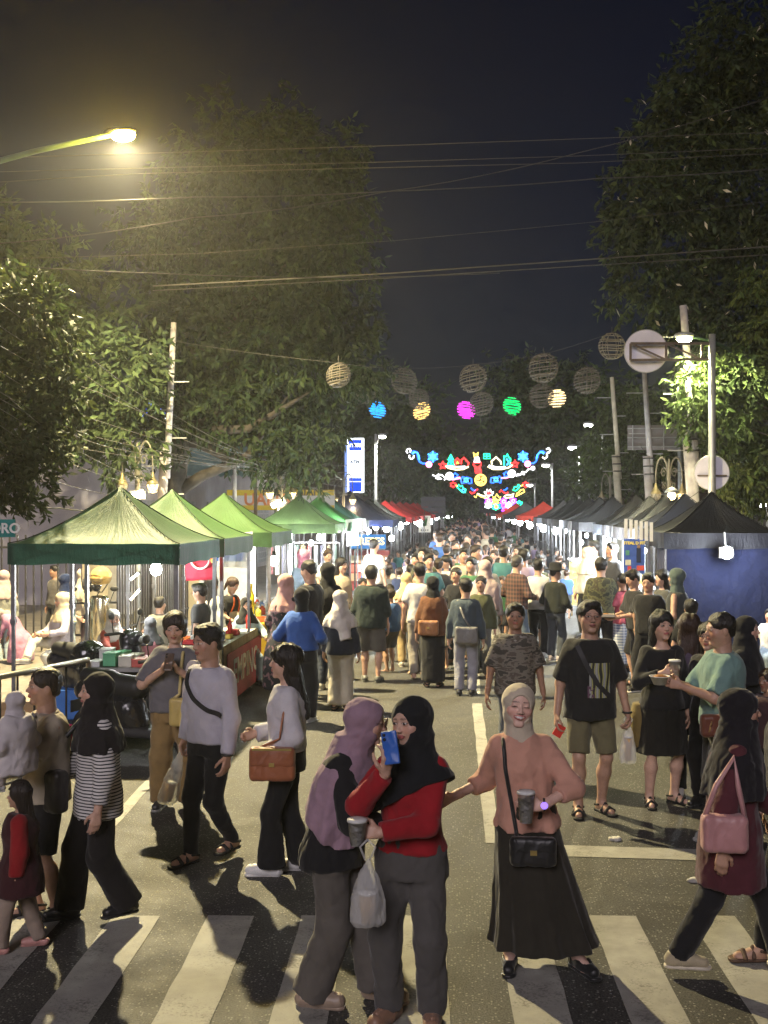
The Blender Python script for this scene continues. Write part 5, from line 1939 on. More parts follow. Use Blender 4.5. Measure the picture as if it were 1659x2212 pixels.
neon('blue neon snowflake, left one on the top string', Y1, flake(430, 182))
neon('red neon star beside the green neon tree', Y1, [('r', star(524, 264, 38), True)])
neon('green neon tree over a golden curve, left of the candle', Y1, [('g', [(600, 160), (575, 215), (588, 215), (568, 262), (632, 262), (612, 215), (625, 215)], True), ('g', [(600, 175), (600, 260)], False), ('wy', [(550, 270), (580, 290), (650, 305), (720, 300), (770, 275)], False), ('w', [(570, 268), (640, 280), (740, 276)], False)])
neon('red neon temple roofs left of the candle', Y1, [('r', [(645, 262), (645, 215), (662, 195), (680, 215), (680, 240), (700, 250), (700, 215), (725, 190), (745, 215), (770, 240), (760, 268)], False), ('o', [(655, 250), (662, 225), (672, 250)], False)])
neon('white and red neon candle with a yellow flame in the middle', Y1, [('y', [(815, 140), (825, 185), (850, 185), (858, 140), (838, 165)], True), ('w', [(830, 188), (822, 232), (875, 232), (862, 188)], True), ('w', [(845, 190), (848, 230)], False), ('r', [(815, 240), (890, 240), (885, 265), (873, 270), (888, 338), (838, 338), (828, 270), (815, 262)], True), ('r', [(845, 272), (852, 335)], False), ('r', [(868, 272), (868, 335)], False)])
neon('dim teal neon gift box right of the candle', Y1, [('g', [(912, 155), (970, 155), (975, 200), (910, 200)], True), ('g', [(912, 178), (974, 178)], False), ('g', [(940, 155), (940, 200)], False)], .022)
neon('golden neon mosque dome right of the candle', Y1, [('wy', [(990, 255), (985, 225), (1010, 205), (1028, 185), (1050, 205), (1072, 225), (1078, 255)], False), ('wy', [(950, 275), (1000, 300), (1080, 300), (1150, 285), (1185, 260)], False), ('w', [(960, 265), (1030, 282), (1120, 280)], False)])
neon('green neon bamboo beside the mosque dome', Y1, [('g', [(1105, 172), (1105, 265)], False), ('g', [(1120, 185), (1135, 155), (1150, 190), (1165, 200), (1160, 265)], False), ('lb', [(1128, 200), (1150, 235), (1130, 262)], False)])
neon('red neon star right of the green neon bamboo', Y1, [('r', star(1208, 252, 38), True)])
neon('blue neon snowflake, right one on the top string', Y1, flake(1285, 180))
mb = [(1350, 242), (1385, 245), (1408, 225), (1420, 190), (1430, 155), (1450, 130), (1475, 130), (1492, 145)]
neon('blue neon scroll with white curls, right end of the top string', Y1, [('b', mb, False), ('lb', [(x - 8, y + 10) for x, y in mb[3:]], False), ('w', [(1505, 112), (1528, 100), (1543, 122), (1530, 145), (1512, 142)], False), ('w', [(1510, 150), (1512, 182), (1490, 202), (1468, 185)], False), ('p', circ(1328, 250, 25), True), ('p', circ(1328, 250, 10, 8), True)])
neon('white neon leaf scroll, left end of the second string', Y2, [('w', [(425, 355), (460, 368), (480, 350), (520, 358), (548, 388), (538, 405)], False), ('w', [(455, 388), (485, 375), (515, 390), (470, 395)], False)])
for s, cx in (('left', 587), ('right', 1178)):
 neon('round white neon disc on the second string, %s of the golden ball' % s, Y2, [('w', circ(cx, 366 if s == 'left' else 342, r_, 14), True) for r_ in (28, 19, 10, 3)], .06)
neon('blue neon bird with a pink line, left on the second string', Y2, [('b', star(642, 362, 28, 5, .6), True), ('p', [(610, 402), (640, 395), (690, 385)], False), ('p', [(650, 385), (690, 378)], False)])
tur = [(695, 395), (715, 372), (735, 382), (760, 380), (795, 390), (798, 432), (772, 436), (760, 422), (730, 425), (705, 436)]
neon('blue neon turtle left of the golden ball', Y2, [('b', tur, True), ('lb', star(745, 403, 24, 6, .5), True)])
neon('golden neon ball with round cut outs in the middle', Y2, [('y', circ(883, 403, 52, 22), True), ('y', circ(860, 385, 13, 8), True), ('y', circ(905, 392, 12, 8), True), ('y', circ(885, 430, 14, 8), True), ('y', circ(858, 425, 8, 8), True), ('o', circ(883, 403, 44, 18), True)])
neon('blue neon turtle right of the golden ball', Y2, [('b', [(2 * 883 - x + 10, y - 5) for x, y in tur], True), ('lb', star(1028, 398, 24, 6, .5), True)])
neon('blue neon bird with a pink line, right on the second string', Y2, [('b', star(1125, 350, 28, 5, .6), True), ('p', [(1080, 382), (1120, 385), (1162, 372)], False)])
neon('white neon leaf scroll, right end of the second string', Y2, [('w', [(1220, 368), (1235, 345), (1260, 355), (1275, 325), (1310, 330), (1335, 300), (1360, 300)], False), ('w', circ(1378, 291, 15, 10), True), ('w', [(1235, 360), (1270, 345), (1300, 350)], False)])
neon('red neon flower at the left end of the third string', Y3, [('r', star(622, 448, 28, 6, .6), True), ('o', [(645, 450), (662, 462)], False)])
neon('green neon leaf spray on the left of the third string', Y3, [('g', [(660, 470), (675, 445), (692, 465), (710, 455), (715, 480), (742, 490), (738, 520), (712, 520), (690, 500)], True), ('lb', circ(722, 505, 16, 8), True)])
neon('orange neon crane with a blue wing, left on the third string', Y3, [('r', [(780, 515), (800, 532), (822, 522), (838, 498), (858, 492)], False), ('b', [(790, 478), (812, 500), (834, 500)], False), ('y', [(820, 555), (838, 570), (850, 540), (885, 560), (920, 572), (962, 568)], False), ('wy', [(850, 530), (880, 545), (930, 560)], False)])
neon('white neon lotus with a pink heart on the third string', Y3, [('w', [(920, 510), (935, 548), (960, 552), (990, 545), (1003, 512), (985, 520), (975, 490), (960, 512), (945, 490), (938, 520)], True), ('r', star(960, 522, 18, 5, .5), True)])
neon('golden neon lotus below the white one', Y3, [('y', [(1000, 560), (1012, 595), (1060, 595), (1072, 560), (1055, 568), (1036, 535), (1018, 568)], True), ('o', [(1020, 600), (1015, 622)], False)])
neon('orange neon crane with a blue wing, right on the third string', Y3, [('r', [(1060, 520), (1075, 498), (1100, 520), (1125, 530), (1145, 518)], False), ('b', [(1098, 500), (1120, 495), (1138, 478)], False), ('wy', [(1105, 560), (1130, 545), (1170, 545), (1198, 530), (1185, 565), (1120, 572)], True)])
neon('green neon leaf spray on the right of the third string', Y3, [('g', [(1190, 500), (1205, 465), (1225, 470), (1240, 445), (1258, 455), (1240, 485), (1215, 505)], True), ('y', [(1215, 560), (1225, 530), (1245, 520), (1260, 500), (1290, 490), (1300, 515), (1270, 530)], True)])
neon('red neon flower at the right end of the third string', Y3, [('r', star(1308, 447, 28, 6, .6), True), ('o', [(1265, 462), (1285, 448)], False)])
rg_ = random.Random(4)
for k, (cx, cy_, kk, lb) in enumerate(((955, 600, 'vp', 'purple neon blossom, left of the lowest string'), (955, 640, 'w', 'white neon cloud at the left of the lowest string'), (1020, 605, 'yo', 'golden neon sprig of the lowest string'), (1028, 655, 'gy', 'green neon leaf of the lowest string'),
                                       (1100, 605, 'vp', 'violet neon wave of the lowest string'), (1095, 645, 'bv', 'blue neon lotus of the lowest string'), (1150, 640, 'w', 'white neon cloud at the middle of the lowest string'), (1115, 675, 'vr', 'violet neon drop below the lowest string'),
                                       (1205, 640, 'b', 'blue neon blossom right on the lowest string'), (1250, 630, 'g', 'green neon leaf at the right end of the lowest string'), (1190, 600, 'vp', 'purple neon blossom, right of the lowest string'))):
 neon(lb, Y4, [(kk[0], star(cx, cy_, 32, 6, .62), True), (kk[-1], circ(cx + 3, cy_ + 2, 15, 8), True), (kk[0], [(cx - 35, cy_ + 15), (cx, cy_ + 28), (cx + 36, cy_ + 10)], False)], .045)
for (a, b, Y, lb) in (((870, 965), (1200, 965), Y1, 'top'), ((920, 1008), (1165, 1000), Y2, 'second'), ((960, 1035), (1140, 1035), Y3, 'third'), ((980, 1060), (1120, 1058), Y4, 'lowest')):
 wire('wire carrying the %s string of neon ornaments' % lb, [(a[0] - 70, a[1] - 22, Y), a + (Y,), b + (Y,), (b[0] + 70, b[1] - 22, Y)], Y, .018, .12)

# ------------------------------------------------------------------ stall lights, tables and goods
def glare(k):
 return emis('bulb_%s' % k, dict(w=(1, 1, 1), c=(.85, .93, 1), y=(1, .85, .5))[k], 40)


def bulb(label, p, power, k='w', r=.055, cable=.3, radius=.06):
 t = thing('led_bulb', label, 'bulb', p, 0, 'bulbs hung in the stalls')
 MB().lathe([(.0, -r * 1.1), (r * .75, -r * .75), (r, 0), (r * .8, r * .7), (r * .45, r * 1.1)], n=12).build('glass', glare(k), t, True)
 MB().lathe([(r * .45, r * 1.1), (r * .5, r * 1.2), (r * .4, r * 2.1), (.01, r * 2.2)], n=10).build('socket', DARKST, t, True)
 MB().tube([(0, 0, r * 2.1), (.01, 0, cable)], .004, 5).build('cable', WIRE, t)
 if power:
  lamp('bulb_light', (0, 0, -.02), power, dict(w=(.97, .99, 1), c=(.86, .94, 1), y=(1, .86, .6))[k], radius, 'POINT', t)
 return t


def tube_light(label, a, b, power, k='w', r=.014):
 a = np.array(a, float); b = np.array(b, float); c = (a + b) / 2
 t = thing('tube_light', label, 'tube light', c, 0, 'tube lights in the stalls')
 MB().tube([a - c, b - c], r, 8).build('tube', emis('tube_' + k, dict(w=(1, 1, 1), y=(1, .9, .62))[k], 16), t, True)
 for e in (a - c, b - c):
  MB().sphere(e, r * 1.4, 8, 5).build('end_cap', DARKST, t, True)
 if power:
  lamp('tube_glow', (0, -.05, -.03), power * 1.5, (1, .97, .9), .15, 'POINT', t)
 return t


bulb('bare white bulb glaring under the nearest green tent', at(337, 1230, 13.0), 700, 'w', .07, .28)
bulb('white bulb glaring at the corner of the third green tent', at(592, 1212, 18.3), 1200, 'w', .075, .2)
bulb('white bulb under the fourth green tent by the seller', at(690, 1161, 26.8), 1300, 'w', .07, .2)
bulb('white bulb under the navy tent, left one', at(812, 1139, 35.3), 1000, 'w', .09, .12)
bulb('white bulb under the navy tent, right one', at(846, 1163, 36.2), 800, 'w', .09, .2)
bulb('white bulb inside the fifth right tent', at(1308, 1176, 26.4), 900, 'c', .06, .2)
bulb('white bulb inside the third right tent', at(1392, 1190, 22.4), 550, 'c', .05, .2)
bulb('white bulb inside the sixth right tent', at(1256, 1172, 31.0), 900, 'c', .06, .2)
for (x, y, lb) in ((-3.15, 22.3, 'cool white bulb in the gap after the third green tent'), (-3.0, 29.4, 'cool white bulb under the fifth green tent'), (-2.95, 33.2, 'cool white bulb at the crepe stall edge'),
                   (3.02, 20.6, 'cool white bulb at the street edge of the second right tent'), (2.98, 24.6, 'cool white bulb at the street edge of the fourth right tent'), (2.95, 29.0, 'cool white bulb hung in the gap of the right row'), (2.9, 34.6, 'cool white bulb at the street edge of the seventh right tent')):
 bulb(lb, (x, y, 1.80), 700, 'c', .05, .2, .08)
tube_light('tilted tube light behind the nearest green tent, upper one', at(281, 1253, 14.6), at(301, 1237, 14.6), 30, 'y')
tube_light('tilted tube light behind the nearest green tent, lower one', at(281, 1297, 14.6), at(302, 1273, 14.6), 30, 'y')
tube_light('long upright tube light at the fourth green tent', at(628, 1245, 26.4), at(629, 1150, 26.4), 260, 'w', .03)
# flood lamp in front of the blue cloth
fp = at(1570, 1194, 17.05)
t = thing('flood_lamp', 'round white flood lamp glaring in front of the blue cloth', 'flood lamp', fp)
MB().sphere((0, 0, 0), .095, 14, 8, (1, .5, 1)).build('glass', glare('c'), t, True)
MB().box((0, .07, 0), (.2, .08, .16)).build('housing', DARKST, t)
MB().bar((0, .08, .08), (0, .16, .3), .02).build('bracket', GALV, t)
lamp('flood_light', (0, -.14, 0), 150, (.88, .95, 1), .1, 'POINT', t)
for (dx, dy, Y, lb) in ((297, 1069, 16.0, 'yellow flood lamp peeping between the two nearest green peaks'), (601, 1087, 28.4, 'yellow flood lamp below the twin lantern')):
 p = at(dx, dy, Y)
 t = thing('flood_lamp', lb, 'flood lamp', (p[0], Y, 0))
 MB().tube([(0, .05, 0), (0, .05, p[2])], .03, 8).build('post', GALV, t, True)
 MB().box((0, -.02, p[2]), (.20 * Y / 16, .05, .08 * Y / 16), M=np.array(Matrix.Rotation(R(-25), 3, 'Y'))).build('glass', emis('flood_y', (1, .86, .5), 25), t)
 MB().box((0, .03, p[2]), (.24 * Y / 16, .05, .12 * Y / 16)).build('housing', DARKST, t)
 lamp('flood_glow', (0, -.2, p[2]), 60, (1, .86, .55), .1, 'POINT', t)
p = at(1451, 1071, 23.6)
t = thing('flood_lamp', 'orange flood lamp glowing over the third right tent', 'flood lamp', (p[0], 23.6, 0))
MB().tube([(0, .1, 0), (0, .1, p[2])], .03, 8).build('post', GALV, t, True)
MB().sphere((0, 0, p[2]), .085, 12, 8).build('glass', emis('flood_o', (1, .72, .3), 25), t, True)
MB().lathe([(.16, 0), (.10, .08), (.02, .12)], (0, 0, p[2] + .06), 12).build('shade', GALV, t, True)
lamp('flood_glow', (0, 0, p[2] - .15), 70, (1, .75, .42), .1, 'POINT', t)
# small bulbs far down both rows
rg = random.Random(3)
side = {-1: 'left', 1: 'right'}
k = 0
ORD = dict(zip((39.5, 43, 46.5, 50, 54, 58.5, 63, 68, 74, 80, 88, 97, 108, 120), 'first second third fourth fifth sixth seventh eighth ninth tenth eleventh twelfth thirteenth fourteenth'.split()))
for s in (-1, 1):
 for Y in (39.5, 43, 46.5, 50, 54, 58.5, 63, 68, 74, 80, 88, 97, 108, 120):
  x = s * (2.75 - .010 * (Y - 40)) + rg.uniform(-.3, .3)
  if s > 0: x += .12
  k += 1
  bulb('white bulb far down the %s row of stalls, %s beyond the near ones' % (side[s], ORD[Y]), (x, Y, 1.72 + rg.uniform(-.1, .2)), 1300 if Y < 75 else 0, 'c' if rg.random() < .8 else 'w', .075 + .0013 * Y, .25, .1)

# --- goods and furniture helpers
WOOD = plain('raw_wood', (.34, .23, .12), .75, 0, .3, 6, .2)
WHITEP = plain('white_plastic', (.68, .68, .66), .45, 0, .08)
STEEL = plain('brushed_steel', (.5, .5, .5), .35, .9, .1)


def table(label, x0, x1, y0, y1, h=.76, top=WHITEP, cloth=None, cat='table', group='stall tables', ccol=None):
 cx, cy_ = (x0 + x1) / 2, (y0 + y1) / 2
 t = thing('stall_table', label, cat, (cx, cy_, 0), 0, group)
 w, d = x1 - x0, y1 - y0
 MB().box((0, 0, h - .02), (w, d, .04)).build('table_top', top, t)
 for sx in (-1, 1):
  for sy in (-1, 1):
   MB().bar((sx * (w / 2 - .04), sy * (d / 2 - .04), 0), (sx * (w / 2 - .04), sy * (d / 2 - .04), h - .04), .035).build('leg', LEGM, t)
 if cloth:
  for (a, b) in (((-w / 2, -d / 2), (w / 2, -d / 2)), ((w / 2, -d / 2), (w / 2, d / 2)), ((-w / 2, d / 2), (-w / 2, -d / 2))):
   a = np.array(a); b = np.array(b); nn = np.array((b[1] - a[1], a[0] - b[0])); nn = nn / np.linalg.norm(nn)
   V = []; F = []; m = 24
   for i in range(m + 1):
    q = a + (b - a) * i / m
    for j in range(5):
     f = j / 4
     o = .012 + .018 * f * math.sin(i * 1.05 + a[0] * 5) + .01 * f
     V.append((q[0] + nn[0] * o, q[1] + nn[1] * o, h + .003 - (h - .06) * f))
   for i in range(m):
    for j in range(4):
     F.append([i * 5 + j, i * 5 + j + 1, i * 5 + j + 6, i * 5 + j + 5])
   obj('table_skirt', new_mesh('table_skirt', np.array(V), F, True), cloth, t, None, ccol)
 return t


def crate(label, x, y, z, w, d, h, col, name='crate', cat='crate', open_=True, group='boxes and trays on the stalls', rz=0.0):
 t = thing(name, label, cat, (x, y, z), rz, group)
 m = plain('%s_%s' % (name, '_'.join('%02d' % int(c * 99) for c in col)), col, .55, 0, .15, 5)
 e = .012
 MB().box((0, 0, e / 2), (w, d, e)).build('base', m, t)
 for s in (-1, 1):
  MB().box((s * (w / 2 - e / 2), 0, h / 2), (e, d, h)).build('side', m, t)
  MB().box((0, s * (d / 2 - e / 2), h / 2), (w - 2 * e, e, h)).build('side', m, t)
 if not open_:
  MB().box((0, 0, h + e / 2), (w + .01, d + .01, e)).build('lid', m, t)
 return t


def bottle(label, x, y, z, h, r, col, cap_=(.7, .1, .1), group='bottles and cups on the stalls'):
 t = thing('bottle', label, 'bottle', (x, y, z), 0, group)
 m = plain('bottle_%02d%02d%02d' % tuple(int(c * 99) for c in col), col, .25, 0, .1, 5, 0, .5)
 MB().lathe([(r, 0), (r, h * .62), (r * .45, h * .78), (r * .38, h * .9)], n=12).build('bottle_body', m, t, True)
 MB().lathe([(r * .45, h * .9), (r * .45, h)], n=10).build('cap', plain('cap_%02d%02d%02d' % tuple(int(c * 99) for c in cap_), cap_, .5), t, True)
 return t


def cup_mats():
 m, nt, b, out = nodes_of('clear_plastic')
 b.inputs['Base Color'].default_value = (.85, .85, .85, 1)
 b.inputs['Roughness'].default_value = .22
 b.inputs['Alpha'].default_value = .42
 b.inputs['Specular IOR Level'].default_value = .7
 v = coords(nt)
 bump(nt, b, noise(nt, v, 14, 4, .7), .8, .05)
 return m


CLEAR = cup_mats()


def sheet(name, label, cat, corners, mat, nx=14, nz_=8, amp=.015, color=None, group=None, thick=.004, seed=0):
 """hanging cloth or plastic panel between four corners (a b top, c d below), rippled and with thickness"""
 a, b, c, d = [np.array(p, float) for p in corners]
 nrm = np.cross(b - a, c - a); nrm /= np.linalg.norm(nrm)
 V = []; F = []
 rg = random.Random(seed)
 p1, p2, p3 = (rg.uniform(0, 6) for _ in range(3))
 for off in (0, thick):
  for j in range(nz_ + 1):
   g = j / nz_
   for i in range(nx + 1):
    f = i / nx
    q = (a * (1 - f) + b * f) * (1 - g) + (c * (1 - f) + d * f) * g
    w = amp * (math.sin(f * 17 + p1 + g * 1.5) + .6 * math.sin(f * 31 + p2) + .5 * math.sin(g * 6 + p3)) * (.25 + .75 * g)
    V.append(q + nrm * (w + off))
 n1 = (nx + 1) * (nz_ + 1)
 for j in range(nz_):
  for i in range(nx):
   k = j * (nx + 1) + i
   F.append([k, k + nx + 1, k + nx + 2, k + 1])
   F.append([n1 + k, n1 + k + 1, n1 + k + nx + 2, n1 + k + nx + 1])
 for i in range(nx):
  F.append([i, i + 1, n1 + i + 1, n1 + i]); k = nz_ * (nx + 1) + i; F.append([k + 1, k, n1 + k, n1 + k + 1])
 V = np.array(V); c0 = V.mean(0)
 o = obj(name, new_mesh(name, V - c0, F, True), mat, None, c0, color)
 return tag(o, label, cat, group)


CL = cloth_mat()
# nearest left stall
table('worn pale table of packets under the nearest green tent', -4.25, -3.35, 12.15, 13.0, .74, plain('worn_table_top', (.30, .30, .29), .5), None)
for i in range(10):
 c = [(.6, .62, .6), (.12, .42, .22), (.62, .60, .5), (.55, .12, .1), (.2, .3, .55)][i % 5]
 crate('%s goods packet on the table under the nearest green tent, %s of its row' % (['white', 'green', 'cream', 'red', 'blue'][i % 5], 'front' if i < 5 else 'back'), -4.14 + .165 * (i % 5), 12.32 + .34 * (i // 5), .742, .14, .22, .05 + .03 * ((i * 3) % 4), c, 'goods_packet', 'packet', False, rz=.1 * ((i % 3) - 1))
# red banner table
BAN = plain('red_banner_cloth', (.34, .02, .03), .6, 0, .15, 4)
t = table('stall table with a red lettered banner along the street side', -3.75, -3.05, 13.75, 16.2, .78, plain('pale_table_top', (.5, .5, .48), .5), CL, ccol=(.30, .24, .12))
bn = MB().box((.385, .05, .36), (.012, 2.25, .62)).build('banner', BAN, t)
text_obj('lettering', 'EMPING', .46, plain('banner_letter', (.55, .50, .42), .6), bn, (.395, .05, .38), (math.pi / 2, 0, math.pi / 2), .002, bold=.01)
for i in range(14):
 x = -3.68 + .16 * (i % 4); y = 13.95 + .22 * (i // 2) + .05 * (i % 2)
 if y > 16.1: continue
 c = [(.7, .7, .68), (.62, .05, .06), (.75, .55, .1), (.72, .68, .6), (.8, .25, .05)][i % 5]
 crate('small %s snack box number-free on the red banner table, row %s from the front' % (['white', 'red', 'yellow', 'cream', 'orange'][i % 5], ['first', 'second', 'third', 'fourth', 'fifth', 'sixth', 'seventh'][i // 2]) if False else
          '%s snack tray lying on the red banner table, %s from its near end' % (['white', 'red', 'yellow', 'cream', 'orange'][i % 5], ['first', 'second', 'third', 'fourth', 'fifth', 'sixth', 'seventh'][i // 2]), x, y, .782, .15, .19, .03 + .02 * (i % 3), c, 'snack_tray', 'tray')
bottle('red sauce bottle standing on the red banner table', -3.2, 14.9, .782, .24, .035, (.5, .03, .02))
bottle('red sauce bottle at the far end of the red banner table', -3.15, 15.9, .782, .26, .035, (.55, .03, .02), (.8, .8, .8))
crate('orange plastic tray on the yellow cabinet', -3.25, 16.75, .80, .42, .30, .06, (.75, .12, .03), 'plastic_tray', 'tray')
crate('white food box stacked behind the orange tray', -3.55, 16.95, .80, .32, .30, .24, (.66, .66, .66), 'food_box', 'box', False)
t = thing('yellow_cabinet', 'yellow food cart cabinet with a clear window beside the third green tent', 'food cart', (-3.3, 16.85, 0))
YEL = plain('yellow_plastic', (.62, .40, .04), .45, 0, .12)
MB().box((0, 0, .30), (.62, .75, .56)).build('base_box', YEL, t)
MB().box((0, 0, .785), (.64, .78, .03)).build('counter', YEL, t)
for sx in (-1, 1):
 for sy in (-1, 1): MB().bar((sx * .28, sy * .34, .56), (sx * .28, sy * .34, .77), .05).build('post', YEL, t)
MB().box((.315, 0, .67), (.006, .6, .2)).build('window', CLEAR, t)
bottle('yellow paper flower decoration on the stall counter', -3.4, 17.4, .82, .5, .05, (.7, .6, .03), (.85, .72, .05))
table('counter with jars beside the third green tent', -4.2, -3.15, 17.3, 18.6, .80, WHITEP, CL, ccol=(.5, .5, .5))
for i in range(9):
 c = [(.75, .68, .1), (.7, .7, .7), (.2, .3, .6), (.7, .1, .05), (.7, .6, .4)][i % 5]
 bottle('%s lidded jar on the third green counter, %s in its line' % (['yellow', 'white', 'blue', 'red', 'beige'][i % 5], ['first', 'second', 'third', 'fourth', 'fifth', 'sixth', 'seventh', 'eighth', 'ninth'][i]), -3.3 - .1 * (i % 3), 17.45 + .12 * i, .80, .16 + .03 * (i % 3), .05, c, (.7, .7, .7))
# red flag, clear plastic curtain, notices
sheet('hanging_banner', 'red cloth banner with a white ring and yellow heart under the nearest green tent', 'banner', [at(401, 1216, 13.6), at(468, 1200, 13.6), at(402, 1255, 13.6), at(468, 1252, 13.6)], plain('red_flag', (.55, .03, .06), .7, 0, .1), 10, 6, .008)
pb = at(432, 1222, 13.55)
t = thing('banner_ring', 'white ring emblem printed on the red hanging banner', 'emblem', pb)
MB().tube([(.11 * math.cos(a), 0, .07 + .11 * math.sin(a)) for a in np.linspace(0, 2 * math.pi, 25)[:-1]], .012, 5, True).build('ring', WHITEP, t)
MB().sphere((.16, 0, .06), .03, 8, 6, (1, .3, 1)).build('heart', YEL, t, True)
sheet('plastic_curtain', 'crumpled clear plastic sheet hanging beside the second green tent', 'plastic sheet', [at(473, 1160, 15.2), at(543, 1148, 15.6), at(474, 1225, 15.2), at(542, 1228, 15.6)], CLEAR, 30, 10, .03, seed=3)
sheet('plastic_curtain', 'clear plastic strip hanging at the corner of the third green tent', 'plastic sheet', [at(537, 1150, 16.2), at(546, 1148, 16.2), at(524, 1215, 16.2), at(546, 1212, 16.2)], CLEAR, 14, 8, .02, seed=5)
sheet('plastic_curtain', 'clear plastic sheet hanging beside the fifth green tent', 'plastic sheet', [at(746, 1122, 29.0), at(790, 1120, 29.6), at(746, 1152, 29.0), at(792, 1146, 29.6)], CLEAR, 20, 6, .02, seed=6)
sheet('menu_banner', 'white menu banner with dark pictures hanging before the navy tent', 'banner', [at(748, 1138, 30.2), at(775, 1137, 30.2), at(748, 1180, 30.2), at(775, 1178, 30.2)], plain('menu_print', (.55, .53, .52), .7, 0, .6, 16), 6, 6, .006)
# crepe stall box sign
p = at(795, 1170, 33.5)
t = thing('box_sign', 'lit blue box sign with yellow letters at the crepe stall', 'sign', p)
MB().box((0, .06, 0), (1.05, .08, .42)).build('panel', emis('crepe_blue', (.05, .22, .55), 1.0), t)
text_obj('lettering', 'CREPES', .30, emis('crepe_letter', (1, .85, .3), 2.0), t, (0, .0, 0), bold=.008)
MB().bar((-.4, .08, -1.6), (-.4, .08, -.2), .05).build('post', DARKST, t)
t = thing('food_cabinet', 'snack cabinet with rows of red packets under the crepe sign', 'cabinet', (p[0], 33.9, 0))
MB().box((0, .2, .62), (1.2, .5, 1.2)).build('cabinet_body', plain('cabinet_red', (.32, .05, .04), .6), t)
for i in range(5):
 for j in range(3):
  MB().box((-.46 + .23 * i, -.07, .42 + .27 * j), (.19, .04, .22)).build('packet', plain('packet_%d' % ((i + j) % 3), [(.5, .25, .12), (.45, .1, .06), (.55, .45, .3)][(i + j) % 3], .5), t)
# counters of the right row
PBL = plain('pale_blue_panel', (.50, .60, .70), .6, 0, .1)
for k, (y0, y1, lb) in enumerate(((22.0, 23.3, 'pale counter under the third right tent'), (24.1, 25.3, 'pale counter under the fourth right tent'), (26.0, 27.5, 'pale blue counter under the fifth right tent'), (30.2, 31.9, 'pale blue counter under the sixth right tent'), (33.0, 34.4, 'white counter under the seventh right tent'))):
 t = thing('stall_counter', lb, 'counter', (3.25, (y0 + y1) / 2, 0), 0, 'counters of the right row')
 MB().box((0, 0, .48), (.5, y1 - y0, .92)).build('panel', PBL if k > 1 else WHITEP, t)
 MB().box((-.02, 0, .965), (.62, y1 - y0 + .08, .05)).build('counter_top', WHITEP, t)
 if k >= 2:
  sheet('stall_backdrop', '%s cloth backdrop behind the %s' % ('pale blue' if k != 4 else 'white', lb), 'backdrop', [(4.6, y0 - .1, 1.95), (4.6, y1 + .3, 1.95), (4.6, y0 - .1, .3), (4.6, y1 + .3, .3)], CL, 12, 6, .02, (.50, .58, .66), 'stall backdrops', seed=k)
for i in range(12):
 c = [(.65, .65, .63), (.6, .2, .1), (.7, .6, .2), (.3, .35, .5)][i % 4]
 y = 22.1 + .28 * i
 if 23.3 < y < 24.1: y += .8
 bottle('%s container on the right counters, %s from the near end' % (['white', 'red', 'yellow', 'blue'][i % 4], ['first', 'second', 'third', 'fourth', 'fifth', 'sixth', 'seventh', 'eighth', 'ninth', 'tenth', 'eleventh', 'twelfth'][i]), 3.15 + .1 * (i % 3), min(y, 27.3), .99, .2 + .04 * (i % 3), .055, c, (.75, .75, .75))
# blue cloth on the nearest right tent
sheet('cloth_wall', 'deep blue cloth wall closing the nearest right tent', 'cloth wall', [(2.98, 17.42, 1.93), (4.72, 17.42, 1.93), (2.98, 17.42, .06), (4.66, 17.42, .06)], CL, 20, 12, .012, (.0045, .008, .036), seed=2)
sheet('cloth_wall', 'blue cloth side wall of the nearest right tent facing the street', 'cloth wall', [(2.97, 18.3, 1.93), (2.97, 17.46, 1.93), (2.97, 18.3, .4), (2.97, 17.46, .08)], CL, 8, 8, .010, (.006, .010, .045), seed=9)
# poster banner
t = thing('poster_banner', 'blue upright poster reading STEAL D FIT on the second right tent', 'poster', at(1370, 1202, 18.9))
MB().box((0, 0, 0), (.34, .012, .58)).build('sheet', plain('poster_blue', (.05, .10, .38), .5, 0, .25, 7), t)
text_obj('lettering', 'STEAL D FIT', .066, plain('poster_yellow', (.75, .62, .15), .6), t, (0, -.009, .22), bold=.003)
for (x, z, w, h, c) in ((.07, .02, .07, .24, (.02, .03, .07)), (.07, .16, .05, .06, (.25, .16, .1)), (-.1, -.1, .09, .09, (.5, .5, .4)), (-.08, -.2, .06, .08, (.5, .06, .05)), (.1, -.19, .12, .08, (.6, .1, .08)), (-.11, .06, .06, .08, (.1, .3, .2))):
 MB().box((x, -.008, z), (w, .004, h)).build('print', plain('print_%d' % int(x * 1000 + z * 10000), c, .6), t)
for k in range(6):
 p = at(1352 + 11 * k, 1122 + 1.5 * k, 17.9)
 tag(MB().box((0, 0, -.14), (.05, .004, .30)).build('paper_strip', WHITEP, None, False, p), 'white paper strip hanging at the edge of the nearest right tent, %s from the street' % ['first', 'second', 'third', 'fourth', 'fifth', 'sixth'][k], 'paper strip', 'paper strips')
